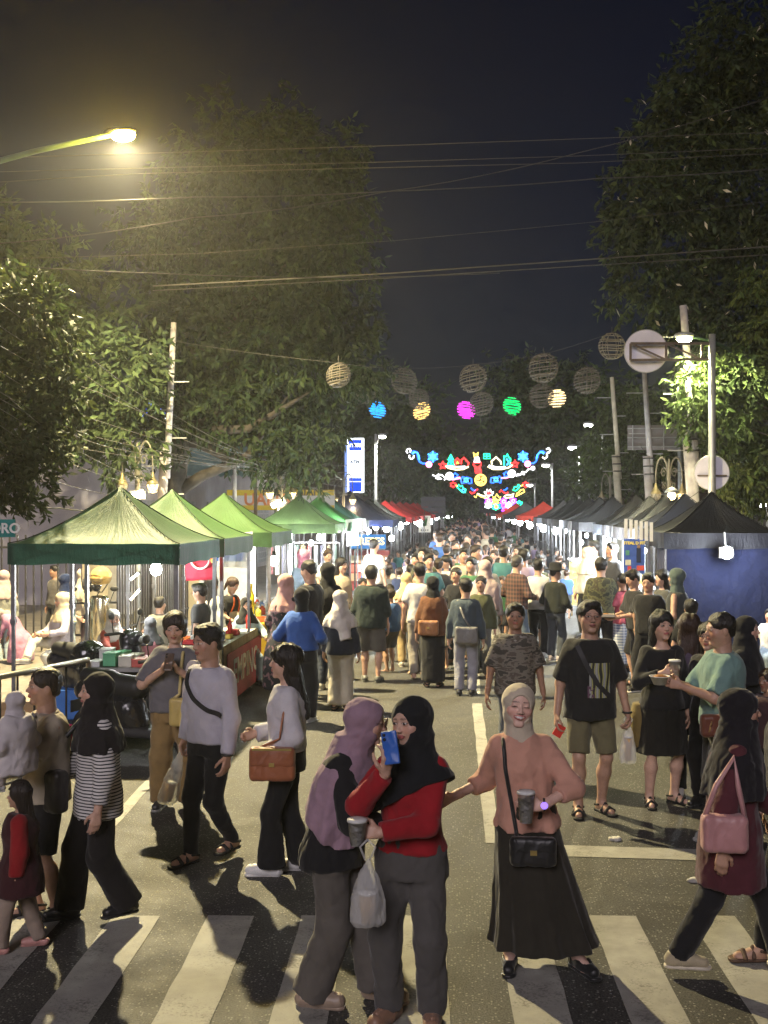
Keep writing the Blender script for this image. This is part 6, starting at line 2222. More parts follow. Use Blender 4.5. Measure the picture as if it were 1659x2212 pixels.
# yellow menu board
p = gp(1268, 1330)
t = thing('menu_board', 'yellow easel menu board reading Iwak Rowo at the right counters', 'menu board', (p[0], p[1], 0), R(4))
MB().box((0, 0, .74), (.80, .02, .98), M=np.array(Matrix.Rotation(R(-8), 3, 'X'))).build('board', plain('menu_yellow', (.72, .58, .05), .5, 0, .08), t)
for s in (-1, 1):
 MB().bar((s * .36, -.05, 0), (s * .36, .1, 1.2), .03).build('leg', WOOD, t)
MB().bar((0, .45, 0), (0, .1, 1.2), .03).build('leg', WOOD, t)
BLT = plain('board_ink', (.05, .045, .03), .6)
for (tx, sz, x, z) in (('Iwak', .15, -.24, 1.10), ('Rowo', .15, -.24, .97), ('X', .15, .05, 1.03), ('Snack', .13, .26, 1.10), ('Viral', .13, .26, .97)):
 text_obj('lettering', tx, sz, BLT, t, (x, -.018 + (z - .74) * .14, z), (math.pi / 2 - R(8), 0, 0), .002, bold=.004)
for k in range(9):
 w = [.34, .12, .18, .16, .3, .14, .34, .36, .3][k]
 MB().box((-.36 + w / 2, -.016 + (.85 - .043 * k - .74) * .14, .85 - .043 * k), (w, .004, .018)).build('menu_line', BLT, t)
for i in range(3):
 for j in range(2):
  MB().box((-.28 + .14 * i, -.016 + (.40 - .11 * j - .74) * .14, .40 - .11 * j), (.11, .004, .09)).build('photo_print', plain('menu_photo', (.55, .36, .16), .6, 0, .5, 30), t)
# round yellow sign on a pole at the right edge
p = gp(1632, 1448)
t = thing('round_sign', 'small round yellow and green sign on a grey pole beside the blue cloth', 'sign', (p[0], p[1], 0))
z = at(1632, 1195, p[1])[2]
MB().tube([(0, 0, 0), (0, 0, z)], .028, 10).build('pole', plain('bluish_steel', (.30, .34, .40), .5, .4), t, True)
for rr, yy, c, nm in ((.115, 0, (.70, .62, .05), 'disc'), (.085, -.012, (.05, .32, .10), 'green_ring'), (.065, -.02, (.72, .65, .06), 'inner_disc')):
 n = 28
 P = [(rr * math.cos(a), -.03 + yy, z + rr * math.sin(a)) for a in np.linspace(0, 2 * math.pi, n + 1)[:-1]]
 P2 = [(q[0], q[1] + .01, q[2]) for q in P]
 MB().add(P + P2, [list(range(n)), [2 * n - 1 - k for k in range(n)]] + [[k, k + n, (k + 1) % n + n, (k + 1) % n] for k in range(n)]).build(nm, plain('sign_' + nm, c, .5), t)
MB().tube([(-.03, -.056, z + .02), (.0, -.056, z + .035), (.03, -.056, z + .01), (-.02, -.056, z - .015), (.02, -.056, z - .035)], .008, 5).build('emblem', plain('sign_green_ring', (.05, .32, .10), .5), t, True)
# cup sign far left, speaker stack, cone signs
p = at(917, 1132, 57.5)
t = thing('cup_sign', 'white hanging sign with a green cup before the far red tents', 'sign', p)
MB().box((0, 0, 0), (.62, .05, .85)).build('panel', emis('cupsign', (.85, .82, .7), .7), t)
MB().lathe([(.10, -.2), (.16, .18), (.17, .2)], (0, -.06, .1), 14).build('cup_print', plain('cup_green', (.06, .22, .06), .6), t, True)
for k in range(4): MB().box((-.16 + .11 * k, -.028, -.31), (.05, .004, .08)).build('printed_mark', BLT, t)
MB().box((.02, -.028, .35), (.34, .004, .035)).build('printed_line', BLT, t)
MB().bar((0, .05, .4), (0, .05, .9), .03).build('hanger', WIRE, t)
for k, (dx, Y) in enumerate(((936, 66), (1055, 88))):
 p = at(dx, 1100, Y)
 t = thing('loudspeaker_tower', 'black loudspeaker tower on the %s of the far crowd' % ('left' if k == 0 else 'right'), 'loudspeaker', (p[0], Y, 0))
 zt_ = at(dx, 1073 if k == 0 else 1075, Y)[2]
 MB().bar((0, 0, 0), (0, 0, zt_ - 1.2), .1).build('stand', DARKST, t)
 for j in range(4): MB().box((0, 0, zt_ - .3 * j - .15), (1.4, .7, .27)).build('cabinet', plain('speaker_box', (.05, .05, .055), .7), t)
# left corner: railing, boxes, bins
RAILM = plain('railing_steel', (.50, .47, .42), .3, .85, .1)
t = thing('handrail', 'steel handrail with upright bars in the corner beside the man in beige', 'handrail', (-4.55, 9.75, 0))
A = np.array((0, 0, .92)); Bq = np.array((.58, 1.75, .92))
MB().tube([A - (Bq - A) * .8, Bq, Bq + np.array((.0, .03, -.06)), (Bq[0], Bq[1] + .03, 0)], .028, 10).build('top_rail', RAILM, t, True)
MB().tube([(A - (Bq - A) * .8) * np.array((1, 1, 0)) + np.array((0, 0, .22)), Bq * np.array((1, 1, 0)) + np.array((0, 0, .22))], .02, 8).build('lower_rail', RAILM, t, True)
for k in range(14):
 f = -.75 + k * .13
 q = A + (Bq - A) * f
 MB().tube([(q[0], q[1], .0 if k % 4 == 0 else .22), (q[0], q[1], .92)], .011, 6).build('baluster', DARKST, t, True)
CARD = (.42, .28, .14)
crate('open cardboard box on the ground behind the handrail', -4.75, 11.55, .0, .55, .5, .42, CARD, 'cardboard_box', 'box', rz=.2)
crate('orange stool-like crate behind the handrail', -4.45, 11.05, .0, .5, .38, .34, (.62, .27, .06), 'crate', 'crate', False, rz=.15)
crate('second orange crate behind the handrail, nearer the lamp side', -4.95, 10.75, .0, .5, .38, .36, (.60, .25, .06), 'crate', 'crate', False, rz=.1)
crate('bright pink plastic bin behind the handrail', -4.15, 11.1, .0, .26, .26, .30, (.72, .03, .16), 'plastic_bin', 'bin')
crate('blue plastic storage box under the nearest green tent', -4.62, 13.2, .0, .55, .42, .34, (.05, .18, .55), 'storage_box', 'box', False)
# clothes racks and bags in the stall beyond the third tent
t = thing('clothes_rack', 'rack of hanging clothes and bags under the fourth green tent', 'clothes rack', (-4.1, 27.6, 0), 0)
MB().bar((-.9, 0, 1.65), (.9, 0, 1.65), .03).build('rail', LEGM, t)
for s in (-1, 1): MB().bar((s * .9, 0, 0), (s * .9, 0, 1.65), .03).build('post', LEGM, t)
for i in range(11):
 c = [(.45, .1, .1), (.5, .48, .42), (.08, .08, .12), (.35, .25, .12), (.2, .3, .25), (.5, .4, .1)][i % 6]
 g = MB().box((-.8 + .16 * i, 0, 1.22), (.035, .42, .72)).tube([(-.8 + .16 * i, 0, 1.58), (-.8 + .16 * i, 0, 1.66)], .006, 4)
 g.build('garment', CL, t, False, None, c)
# left back: parked kiosk with blue stripe
t = thing('kiosk', 'white and blue kiosk wall lettered KO behind the second green tent', 'kiosk', (-6.6, 25.2, .12))
MB().box((0, 0, .9), (3.4, .8, 1.8)).build('wall', plain('kiosk_white', (.46, .46, .44), .7, 0, .15), t)
MB().box((0, -.41, 1.35), (3.4, .012, .3)).build('blue_stripe', plain('kiosk_blue', (.03, .09, .32), .6), t)
text_obj('lettering', 'KO', .24, WHITEP, t, (-.1, -.425, 1.35), bold=.008)
# folding camp chair and stool at the right edge
t = thing('camp_chair', 'black folding camp chair beyond the round yellow sign', 'chair', (5.05, 18.4, 0), R(10))
MB().box((0, .25, .72), (.5, .02, .42)).build('backrest', plain('chair_fabric', (.015, .015, .02), .8), t)
MB().box((0, 0, .44), (.5, .46, .02)).build('seat', plain('chair_fabric', (.015, .015, .02), .8), t)
for sx in (-1, 1):
 MB().bar((sx * .25, -.24, 0), (sx * .25, .26, .95), .02).build('leg', DARKST, t)
 MB().bar((sx * .25, .26, 0), (sx * .25, -.24, .60), .02).build('leg', DARKST, t)
t = thing('wooden_stool', 'reddish wooden bench beyond the right pavement', 'bench', (6.6, 24.0, .12))
MB().box((0, 0, .45), (.9, .4, .05)).build('seat', plain('red_wood', (.22, .09, .05), .6), t)
for sx in (-1, 1):
 for sy in (-1, 1): MB().bar((sx * .4, sy * .15, 0), (sx * .4, sy * .15, .43), .06).build('leg', plain('red_wood', (.22, .09, .05), .6), t)
t = thing('shop_building', 'pale lit shop front far behind the right black tents', 'building', (14.5, 42.0, 0))
MB().box((0, 0, 1.9), (6.5, 4, 3.6)).build('wall', plain('white_shopfront', (.55, .53, .50), .8, 0, .15, .6), t)
for k in range(4):
 MB().box((-2.4 + 1.6 * k, -2.03, 1.3), (1.2, .05, 2.2)).build('window', emis('shopwin', (1, .9, .75), .55), t)
MB().box((0, -2.1, 3.2), (6.4, .1, .5)).build('fascia', plain('dark_fascia', (.04, .04, .05), .6), t)
p = at(1648, 1088, 30)
bulb('white bulb shining beyond the right hedge', p, 60, 'w', .1, .3)

# ------------------------------------------------------------------ things people hold and wear
def rbox(c, b, r, M=None):
 c = np.array(c, float); b = np.array(b, float) - r
 Mi = None if M is None else np.array(M).T.astype(np.float32)

 def f(X, Y, Z):
  px, py, pz = X - np.float32(c[0]), Y - np.float32(c[1]), Z - np.float32(c[2])
  if Mi is not None:
   px, py, pz = (Mi[0, 0] * px + Mi[0, 1] * py + Mi[0, 2] * pz, Mi[1, 0] * px + Mi[1, 1] * py + Mi[1, 2] * pz, Mi[2, 0] * px + Mi[2, 1] * py + Mi[2, 2] * pz)
  qx = np.maximum(np.abs(px) - np.float32(b[0]), 0); qy = np.maximum(np.abs(py) - np.float32(b[1]), 0); qz = np.maximum(np.abs(pz) - np.float32(b[2]), 0)
  return np.sqrt(qx * qx + qy * qy + qz * qz) - np.float32(r)
 e = np.full(3, np.linalg.norm(b + r)) if M is not None else b + r
 return Fd(f, c - e, c + e)


def drink_cup(label, p, h=.12, r=.042, col=(.10, .035, .012), fill=.75, lid=True, straw=True, group='held cups'):
 t = thing('drink_cup', label, 'cup', p, 0, group)
 MB().lathe([(r * .72, 0), (r, h), (r * 1.06, h)], n=18).build('cup_wall', CLEAR, t, True)
 MB().lathe([(r * .70, .004), (r * (.72 + .26 * fill), h * fill)], n=18).build('drink', plain('drink_%02d%02d%02d' % tuple(int(c * 99) for c in col), col, .3, 0, .2, 20), t, True)
 if lid: MB().lathe([(r * 1.08, h), (r * 1.02, h + .012), (r * .5, h + .016)], n=18).build('lid', WHITEP, t, True)
 if straw: MB().tube([(0, 0, h * .5), (.008, 0, h + .09)], .004, 6).build('straw', DARKST, t)
 return t


def bag_mat():
 m, nt, b, out = nodes_of('thin_white_plastic')
 b.inputs['Base Color'].default_value = (.78, .78, .76, 1)
 b.inputs['Roughness'].default_value = .3
 b.inputs['Alpha'].default_value = .38
 v = coords(nt, (1, 1, .3))
 bump(nt, b, noise(nt, v, 40, 4, .7), 1.0, .02)
 return m


BAGM = bag_mat()


def plastic_bag(label, p, h=.30, w=.09, content=(.55, .40, .22), clen=.5, tilt=(0, 0), group='held plastic bags'):
 """thin carrier bag hanging from p, tied narrow at the top, something in a cup inside"""
 t = thing('plastic_bag', label, 'plastic bag', p, 0, group)
 t.rotation_euler = (tilt[1], tilt[0], 0)
 zs = np.array([-h, -h * .93, -h * .6, -h * .28, -h * .1, 0]); a = np.array([.80, .98, .92, .55, .22, .10]) * w
 fd = wrinkle(loft(zs, zs * 0, zs * 0, a, a * .62, 2.4, (np.array([.05, .05, .06, .12, .2, .2]), 7, 1.0)), .006, int(abs(p[0]) * 100) % 50, .06, .3)
 sdf_obj('bag_film', fd, .009, BAGM, t)
 for s in (-1, 1):
  MB().tube([(s * .01, 0, -.01), (s * .035, 0, .05), (0, 0, .085)], .006, 6).build('handle', BAGM, t, True)
 MB().lathe([(w * .42, -h * .95), (w * .56, -h * .95 + h * clen)], n=16).build('cup_inside', plain('content_%02d%02d%02d' % tuple(int(c * 99) for c in content), content, .5, 0, .3, 14), t, True)
 MB().lathe([(w * .60, -h * .95 + h * clen), (w * .60, -h * .95 + h * clen + .012)], n=16).build('cup_lid', WHITEP, t, True)
 return t


def handbag(label, p, w, h, d, col, rz=0.0, flap=True, rough=.5, name='handbag', cat='bag', buckle=True):
 t = thing(name, label, cat, p, rz, 'bags people carry')
 lm = cloth_mat('leather', .45, .2, .5)
 sdf_obj('bag_body', wrinkle(rbox((0, 0, 0), (w / 2, d / 2, h / 2), min(d * .42, .03)), .003, 3, .07), .009, lm, t, col)
 if flap:
  sdf_obj('flap', rbox((0, -d * .08, h * .22), (w * .505, d * .52, h * .30), min(d * .4, .025)), .009, lm, t, [c * .9 for c in col])
 if buckle:
  MB().box((0, -d * .62, h * .02), (.035, .012, .025)).build('buckle', plain('brass', (.55, .42, .15), .3, .9), t)
 return t


def strap_loop(t, P, w, col, mat=None):
 """band through world points, given to a bag"""
 b = np.array(t.location)
 c, s = math.cos(-t.rotation_euler[2]), math.sin(-t.rotation_euler[2])
 Q = [np.array((c * (p[0] - b[0]) - s * (p[1] - b[1]), s * (p[0] - b[0]) + c * (p[1] - b[1]), p[2] - b[2])) for p in P]
 return MB().tube(Q, w, 6).build('strap', mat or cloth_mat('leather', .45, .2, .5), t, True, None, col)


def body_strap(B, fd, pts, sign=-1, n=18):
 """points of a strap lying on the clothes, in the world"""
 P = []
 pts = np.array(pts, float) * B.H
 for t in np.linspace(0, len(pts) - 1, n):
  i = min(int(t), len(pts) - 2); f = t - i
  q = pts[i] * (1 - f) + pts[i + 1] * f
  P.append(np.array((q[0], surf_y(fd, q[0], q[1], sign) + sign * .006, q[1])))
 return [lw(B, p) for p in P]


def phone(label, p, col, rx=0.0, rz=0.0, ry=0.0):
 t = thing('phone', label, 'phone', p)
 t.rotation_euler = (rx, ry, rz)
 sdf_obj('case', rbox((0, 0, 0), (.038, .0055, .076), .005), .0035, cloth_mat('gloss_plastic', .3, 0, .5), t, col)
 for k in range(2):
  MB().tube([(-.022, -.004, .060 - .02 * k), (-.022, -.0085, .060 - .02 * k)], .0075, 10).build('camera_lens', plain('lens_black', (.01, .01, .012), .15), t, True)
 return t


def patch(B, fd, x0, x1, z0, z1, mat, name='print', nx=12, nzz=14, sign=-1):
 """flat print lying on the cloth"""
 V = []; F = []
 for j in range(nzz + 1):
  for i in range(nx + 1):
   x = (x0 + (x1 - x0) * i / nx) * B.H; z = (z0 + (z1 - z0) * j / nzz) * B.H
   V.append((x, surf_y(fd, x, z, sign, lift=.004) + sign * .003, z))
 for j in range(nzz):
  for i in range(nx):
   k = j * (nx + 1) + i
   F.append([k, k + 1, k + nx + 2, k + nx + 1])
 return obj(name, new_mesh(name, np.array(V), F, True), mat, B.root)


def stripes_mat():
 m, nt, b, out = nodes_of('striped_jersey')
 v = coords(nt)
 sp = N(nt, 'ShaderNodeSeparateXYZ'); nt.links.new(v, sp.inputs[0])
 w = noise(nt, v, 5, 2)
 k = math_n(nt, 'SINE', math_n(nt, 'ADD', math_n(nt, 'MULTIPLY', sp.outputs[2], 330.0), math_n(nt, 'MULTIPLY', w, 5.0)))
 nt.links.new(ramp(nt, k, [(.30, (.62, .60, .58)), (.48, (.02, .02, .025))]), b.inputs['Base Color'])
 b.inputs['Roughness'].default_value = .9
 return m


def blotch_mat(name, cols, scale=9, stretch=(1, 1, 1), kind='noise'):
 m, nt, b, out = nodes_of(name)
 v = coords(nt, stretch)
 if kind == 'noise':
  n = noise(nt, v, scale, 3, .5)
  c = ramp(nt, n, [(.34 + .32 * i / max(1, len(cols) - 1), col) for i, col in enumerate(cols)])
  for e in nt.nodes:
   if e.type == 'VALTORGB': e.color_ramp.interpolation = 'CONSTANT'
 elif kind == 'check':
  sp = N(nt, 'ShaderNodeSeparateXYZ'); nt.links.new(v, sp.inputs[0])
  a = math_n(nt, 'GREATER_THAN', math_n(nt, 'SINE', math_n(nt, 'MULTIPLY', math_n(nt, 'ADD', sp.outputs[0], sp.outputs[1]), scale)), .1)
  d = math_n(nt, 'GREATER_THAN', math_n(nt, 'SINE', math_n(nt, 'MULTIPLY', sp.outputs[2], scale)), .1)
  c = mixc(nt, math_n(nt, 'MULTIPLY', math_n(nt, 'ADD', a, d), .5), cols[0], cols[1])
 else:
  wv = N(nt, 'ShaderNodeTexWave'); wv.inputs['Scale'].default_value = scale; wv.inputs['Distortion'].default_value = 14; wv.inputs['Detail'].default_value = 2; wv.inputs['Detail Scale'].default_value = 1.6
  nt.links.new(v, wv.inputs[0])
  c = ramp(nt, wv.outputs[1], [(.35, cols[0]), (.55, cols[1])])
 nt.links.new(c, b.inputs['Base Color'])
 b.inputs['Roughness'].default_value = .88
 bump(nt, b, noise(nt, coords(nt), 12, 3), .4, .02)
 return m


STRIPE = stripes_mat()
CAMO = blotch_mat('grey_camouflage', [(.05, .045, .038), (.16, .145, .12), (.09, .075, .06), (.26, .245, .22)], 8, (1, 1, 2.4))
CAMOG = blotch_mat('green_camouflage', [(.02, .022, .014), (.075, .075, .035), (.04, .035, .02), (.10, .10, .05)], 9)
BATIK = blotch_mat('blue_batik', [(.05, .10, .17), (.42, .52, .56)], 9, (1, 1, 1), 'wave')
PLAID = blotch_mat('dark_plaid', [(.03, .022, .02), (.13, .06, .045)], 95, (1, 1, 1), 'check')
FLORAL = blotch_mat('black_floral', [(.012, .012, .014), (.012, .012, .014), (.16, .08, .09), (.25, .24, .22)], 13)
GRIDP = blotch_mat('white_blue_check', [(.50, .52, .55), (.10, .13, .22)], 150, (1, 1, 1), 'check')
DOTS = blotch_mat('spotted_blouse', [(.40, .33, .24), (.40, .33, .24), (.08, .05, .04)], 16)


def tee_print():
 m, nt, b, out = nodes_of('tee_print')
 v = coords(nt)
 wv = N(nt, 'ShaderNodeTexWave', bands_direction='X'); wv.inputs['Scale'].default_value = 5.5; wv.inputs['Distortion'].default_value = 3.0; wv.inputs['Detail'].default_value = 1.0
 nt.links.new(v, wv.inputs[0])
 nt.links.new(ramp(nt, wv.outputs[1], [(.15, (.02, .02, .018)), (.35, (.30, .30, .09)), (.6, (.40, .38, .13)), (.75, (.16, .18, .17)), (.95, (.30, .31, .30))]), b.inputs['Base Color'])
 b.inputs['Roughness'].default_value = .8
 return m


def scooter(label, x, y, rz, col=(.012, .012, .014)):
 t = thing('scooter', label, 'scooter', (x, y, 0), rz, 'parked scooters')
 gl = cloth_mat('scooter_paint', .25, 0, .6)
 RUB = plain('tyre_rubber', (.015, .015, .016), .85)
 for yy in (-.62, .62):
  w = MB().tube([(0, yy + .21 * math.cos(a), .26 + .21 * math.sin(a)) for a in np.linspace(0, 2 * math.pi, 21)[:-1]], .05, 8, True).build('tyre', RUB, t, True)
  MB().tube([(-.03, yy, .26), (.03, yy, .26)], .13, 14).build('rim', STEEL, w, True)
 sdf_obj('leg_shield', U(.05, cap((0, -.42, .35), (0, -.30, .95), .15, .12), cap((-.14, -.36, .42), (-.15, -.30, .80), .05, .05), cap((.14, -.36, .42), (.15, -.30, .80), .05, .05)), .018, gl, t, col)
 sdf_obj('front_fender', cap((0, -.75, .46), (0, -.45, .52), .07, .06), .018, gl, t, col)
 sdf_obj('floorboard', rbox((0, -.10, .30), (.15, .30, .05), .04), .018, plain('dark_plastic', (.03, .03, .032), .6), t)
 sdf_obj('rear_body', U(.06, cap((0, .15, .50), (0, .72, .66), .16, .11), cap((0, .1, .38), (0, .5, .42), .14, .12)), .018, gl, t, col)
 sdf_obj('seat', U(.05, cap((0, .08, .72), (0, .42, .74), .115, .12), cap((0, .42, .76), (0, .68, .80), .12, .09)), .018, plain('seat_vinyl', (.02, .02, .02), .55), t)
 MB().tube([(-.33, -.18, 1.03), (-.18, -.28, 1.04), (0, -.30, 1.0), (.18, -.28, 1.04), (.33, -.18, 1.03)], .018, 8).build('handlebar', DARKST, t, True)
 sdf_obj('headlamp', ell((0, -.40, .96), (.13, .08, .09)), .018, gl, t, [c * 2 for c in col])
 MB().sphere((0, -.475, .955), .06, 10, 6, (1.2, .3, .7)).build('lamp_lens', plain('lamp_lens', (.5, .5, .5), .15), t, True)
 for s in (-1, 1):
  MB().tube([(s * .24, -.24, 1.04), (s * .30, -.26, 1.20)], .007, 6).build('mirror_stalk', DARKST, t)
  MB().sphere((s * .31, -.26, 1.25), .055, 10, 6, (1.2, .25, .8)).build('mirror', DARKST, t, True)
 MB().tube([(.16, .35, .30), (.18, .80, .38)], .05, 8).build('exhaust', DARKST, t, True)
 MB().box((0, .82, .50), (.2, .01, .12)).build('number_plate', plain('plate_black', (.03, .03, .03), .5), t)
 return t


def helmet(label, p, col, rz=0.0, r=.135):
 t = thing('helmet', label, 'helmet', p, rz, 'helmets')
 sh = sub(ell((0, 0, 0), (r, r * 1.15, r * 1.02)), U(.02, ell((0, -r * .95, -r * .25), (r * .75, r * .6, r * .42)), ell((0, 0, -r * 1.05), (r * .9, r * .95, r * .5))), .01)
 sdf_obj('shell', sh, .012, cloth_mat('helmet_gloss', .12, 0, .6), t, col)
 sdf_obj('visor', sub(ell((0, -r * .10, -r * .12), (r * .97, r * 1.12, r * .5)), ell((0, .02, -r * .12), (r * .95, r * 1.05, r * .6))), .012, cloth_mat('helmet_gloss', .12, 0, .6), t, [c * .6 for c in col])
 MB().tube([(-r * .8, 0, -r * .7), (-r * .3, -.03, -r * 1.5), (r * .3, -.03, -r * 1.5), (r * .8, 0, -r * .7)], .009, 6).build('chin_strap', plain('strap_black', (.03, .03, .03), .8), t, True)
 return t

# ------------------------------------------------------------------ the people one can tell apart
BLK = (.013, .013, .014); CHAR = (.035, .034, .034); NAV = (.016, .02, .038)
HB = (.012, .009, .008); HBR = (.030, .016, .010)
UPP = [(-.6, .1, -1), (.6, .1, -1)]


def pp(label, dx, dyf, dyh, **kw):
 x, y, H = spot(dx, dyf, dyh)
 return make_person(label, x, y, H, **kw)


def shirt(col, sleeve='short', **kw):
 d = dict(col=col, sleeve=sleeve, ease=.016, hem=.49); d.update(kw); return d


def pants(kind, col, **kw):
 d = dict(kind=kind, col=col); d.update(kw); return d


# --- smiling woman in peach
B = pp('smiling woman in a peach blouse, cream hijab and long black skirt holding a cup', 1146, 2092, 1478, sex='f', skin='pale', yaw=3, head=(4, 2, 6), headoff=(-.004, 0, 0),
       hipoff=(-.062, 0), lean=(-.022, 0), feet=[(-.07, .02, 0, -8), (.165, -.035, 0, 28)], hands=[(-.27, .015, .600), (.020, -.165, .615)], poles=[(-.5, .35, -1), (1, .0, -.45)],
       wristdir=(None, (-1, -.15, .10)), thumbs=((0, -.3, 1), (0, .2, 1)), curl=(25, 42), face=dict(eye=0, smile=1, lip=(.50, .14, .13), brow=.7),
       hijab=dict(col=(.60, .52, .40), drape='tucked', wr=.004, open=1.10), top=shirt((.60, .32, .235), 'long', hem=.505, ease=.018, flen=.42, sr=1.12, boxy=.092, wr=.007, fold=(.05, 9), neck=.834, name='blouse'),
       bottom=pants('skirt', (.030, .027, .020), hem=.095, w=.185, fold=.075, n=10), shoes=dict(kind='flat', col=BLK))
h = lw(B, B.WR[1] + np.array((-.085, -.035, -.075)))
drink_cup('dark iced drink cup in the hand of the woman in peach', h, .15, .045, (.02, .014, .008), .8, True, False)
w = lw(B, B.WR[1] * .93 + B.EL[1] * .07)
t = thing('wrist_watch', 'violet glowing watch on the wrist of the woman in peach', 'watch', w)
MB().tube([(0, .030 * math.cos(a), .030 * math.sin(a)) for a in np.linspace(0, 2 * math.pi, 15)[:-1]], .006, 6, True).build('watch_strap', DARKST, t, True)
MB().sphere((0, -.034, .004), .019, 12, 6, (1, .35, 1)).build('watch_face', emis('watch_glow', (.28, .16, 1.0), 1.6), t, True)
fd = U(0, B.top_fd, B.bot_fd)
bp = lw(B, (-.005 * B.H, surf_y(fd, -.005 * B.H, .455 * B.H) - .045, .452 * B.H))
bg_ = handbag('small black crossbody bag hanging before the black skirt', bp, .24, .15, .06, BLK, 0, True, buckle=True)
P = body_strap(B, fd, [(-.100, .805), (-.096, .72), (-.074, .60), (-.058, .50)])
strap_loop(bg_, [np.array(lw(B, (-.096 * B.H, .03, .828 * B.H)))] + P + [bp + np.array((-.09, 0, .07))], .011, BLK)

# --- woman in red taking a selfie
B = pp('woman in a red sweater and black hijab holding a blue phone before her face', 880, 2208, 1506, sex='f', skin='light', yaw=-14, head=(-26, -4, -6), lean=(.005, -.01), feet=[(-.055, .0, 0, -12), (.075, .02, 0, 14)],
       hands=[(-.018, -.165, .800), (-.035, -.165, .625)], poles=[(-.7, -.35, -1), (1, .25, -.7)], wristdir=((.25, -.15, 1), (-1, -.2, .05)), thumbs=((-.6, -1, .1), (0, .3, 1)), curl=((38, 30, 20, 14), 46),
       face=dict(lip=(.42, .12, .12)), hijab=dict(col=(.012, .013, .016), drape='cape', front=.66, wr=.006, wv=.9, cut=((.55, -.25, -1), (0, 0, .69))),
       top=shirt((.33, .012, .020), 'long', hem=.535, ease=.020, flen=.95, sr=1.08, wr=.006, name='sweater'), bottom=pants('straight', (.095, .090, .086), wr=.009), shoes=dict(kind='clog', col=(.30, .17, .11)))
phone('blue phone held up before the face of the woman in red', lw(B, B.WR[0] + np.array((.034, -.022, .128))), (.03, .13, .52), R(-8), R(-10), R(-10))
wr = lw(B, B.WR[1])
drink_cup('dark drink cup held low by the woman in red', wr + np.array((-.10, -.03, -.05)), .11, .046, (.03, .022, .015), .9, True, False)
plastic_bag('thin white plastic bag hanging from the hand of the woman in red', wr + np.array((-.05, -.06, -.10)), .31, .075, (.40, .27, .13), .42)

# --- woman in mauve whispering
B = pp('woman in a long mauve hijab leaning over to the woman in red', 735, 2172, 1500, sex='f', skin='light', yaw=78, head=(10, -6, 0), headoff=(0, -.035, -.010), lean=(0, -.055), hipoff=(0, .035), hip=.52,
       feet=[(-.03, .09, 0, 4), (.07, -.10, 0, -8)], hands=[(-.05, -.20, .60), (.10, -.22, .62)], poles=[(-.8, .6, -.4), (.8, .6, -.4)], curl=(30, 30), fat=1.06,
       face=dict(glasses=(.25, .13, .10), tint=True, lip=(.42, .13, .12)), hijab=dict(col=(.36, .235, .30), drape='cape', front=.535, wr=.0045, cut=((0, .75, -1), (0, .05, .58))),
       top=shirt((.014, .014, .016), 'long', hem=.46, ease=.026, flen=.9, sr=1.2, name='jacket'), bottom=pants('wide', (.12, .108, .096), wr=.009), shoes=dict(kind='clog', col=(.36, .27, .20)))
t = handbag('tiny pink pouch dangling at the side of the woman in mauve', gp(806, 2100) * np.array((1, 1, 0)) + np.array((0, -.25, .90)), .085, .13, .05, (.33, .12, .17), 0, False, name='pouch', cat='pouch')
MB().tube([(0, 0, .06), (.01, 0, .15)], .006, 6).build('loop', plain('brass', (.55, .42, .15), .3, .9), t, True)

# --- woman in white sweater, long hair, white clogs
B = pp('woman in a white sweater with long dark hair, black flared trousers and white clogs', 628, 1884, 1395, sex='f', skin='light', yaw=-82, head=(-6, 2, 0), feet=[(-.035, .055, .0, 4), (.045, -.085, 0, -6)], hairc=(.016, .011, .009),
       hands=[(-.07, -.155, .60), (.085, -.105, .545)], poles=[(-.6, 1, -.5), (.6, 1, -.5)], curl=(40, 30), hair='long', face=dict(lip=(.5, .15, .14)),
       top=shirt((.58, .565, .60), 'long', hem=.555, ease=.026, flen=.98, sr=1.35, wr=.008, hairlen=.70, name='sweater'), bottom=pants('flare', BLK, wr=.006), shoes=dict(kind='clog', col=(.74, .74, .72)))
bp = lw(B, (.155 * B.H, -.075 * B.H, .515 * B.H))
bg_ = handbag('brown leather shoulder bag of the woman in the white sweater', bp, .30, .22, .09, (.34, .115, .050), R(4))
MB().box((0, -.055, .105), (.26, .008, .014)).build('gold_trim', plain('brass', (.55, .42, .15), .3, .9), bg_)
strap_loop(bg_, [bp + np.array((-.10, .0, .1)), lw(B, (.15 * B.H, -.045 * B.H, .62 * B.H)), lw(B, (.135 * B.H, -.03 * B.H, .72 * B.H)), lw(B, (.075 * B.H, .01 * B.H, .822 * B.H))], .009, (.36, .14, .06))

# --- man in grey sweater walking
B = pp('man in a pale grey sweatshirt with a strap across his chest walking left', 452, 1858, 1350, yaw=-32, head=(-16, -4, 0), skin='tan', feet=[(-.035, -.075, 0, -4), (.055, .085, .035, 6)], lean=(0, -.012),
       hands=[(-.195, .045, .478), (.165, -.06, .462)], curl=(55, 34), face=dict(lip=(.36, .13, .11)), hair='short', top=shirt((.47, .455, .52), 'long', hem=.510, ease=.020, flen=.97, sr=1.08, wr=.006, name='sweatshirt'),
       bottom=pants('slim', (.012, .012, .013)), shoes=dict(kind='sandal'), fat=1.04)
strap(B, B.top_fd, [(-.058, .815), (-.045, .76), (.0, .70), (.07, .655), (.125, .635)], .035, plain('strap_black', (.02, .02, .022), .6), name='chest_strap')
h = lw(B, B.WR[0] + np.array((-.03, -.01, -.11)))
plastic_bag('plastic bag with a drink cup swinging from the hand of the walking man', h, .38, .062, (.50, .30, .12), .34, (R(16), R(-4)))
t = thing('wrist_watch', 'dark watch on the wrist of the man in the grey sweatshirt', 'watch', lw(B, B.WR[1] * .98 + B.EL[1] * .02))
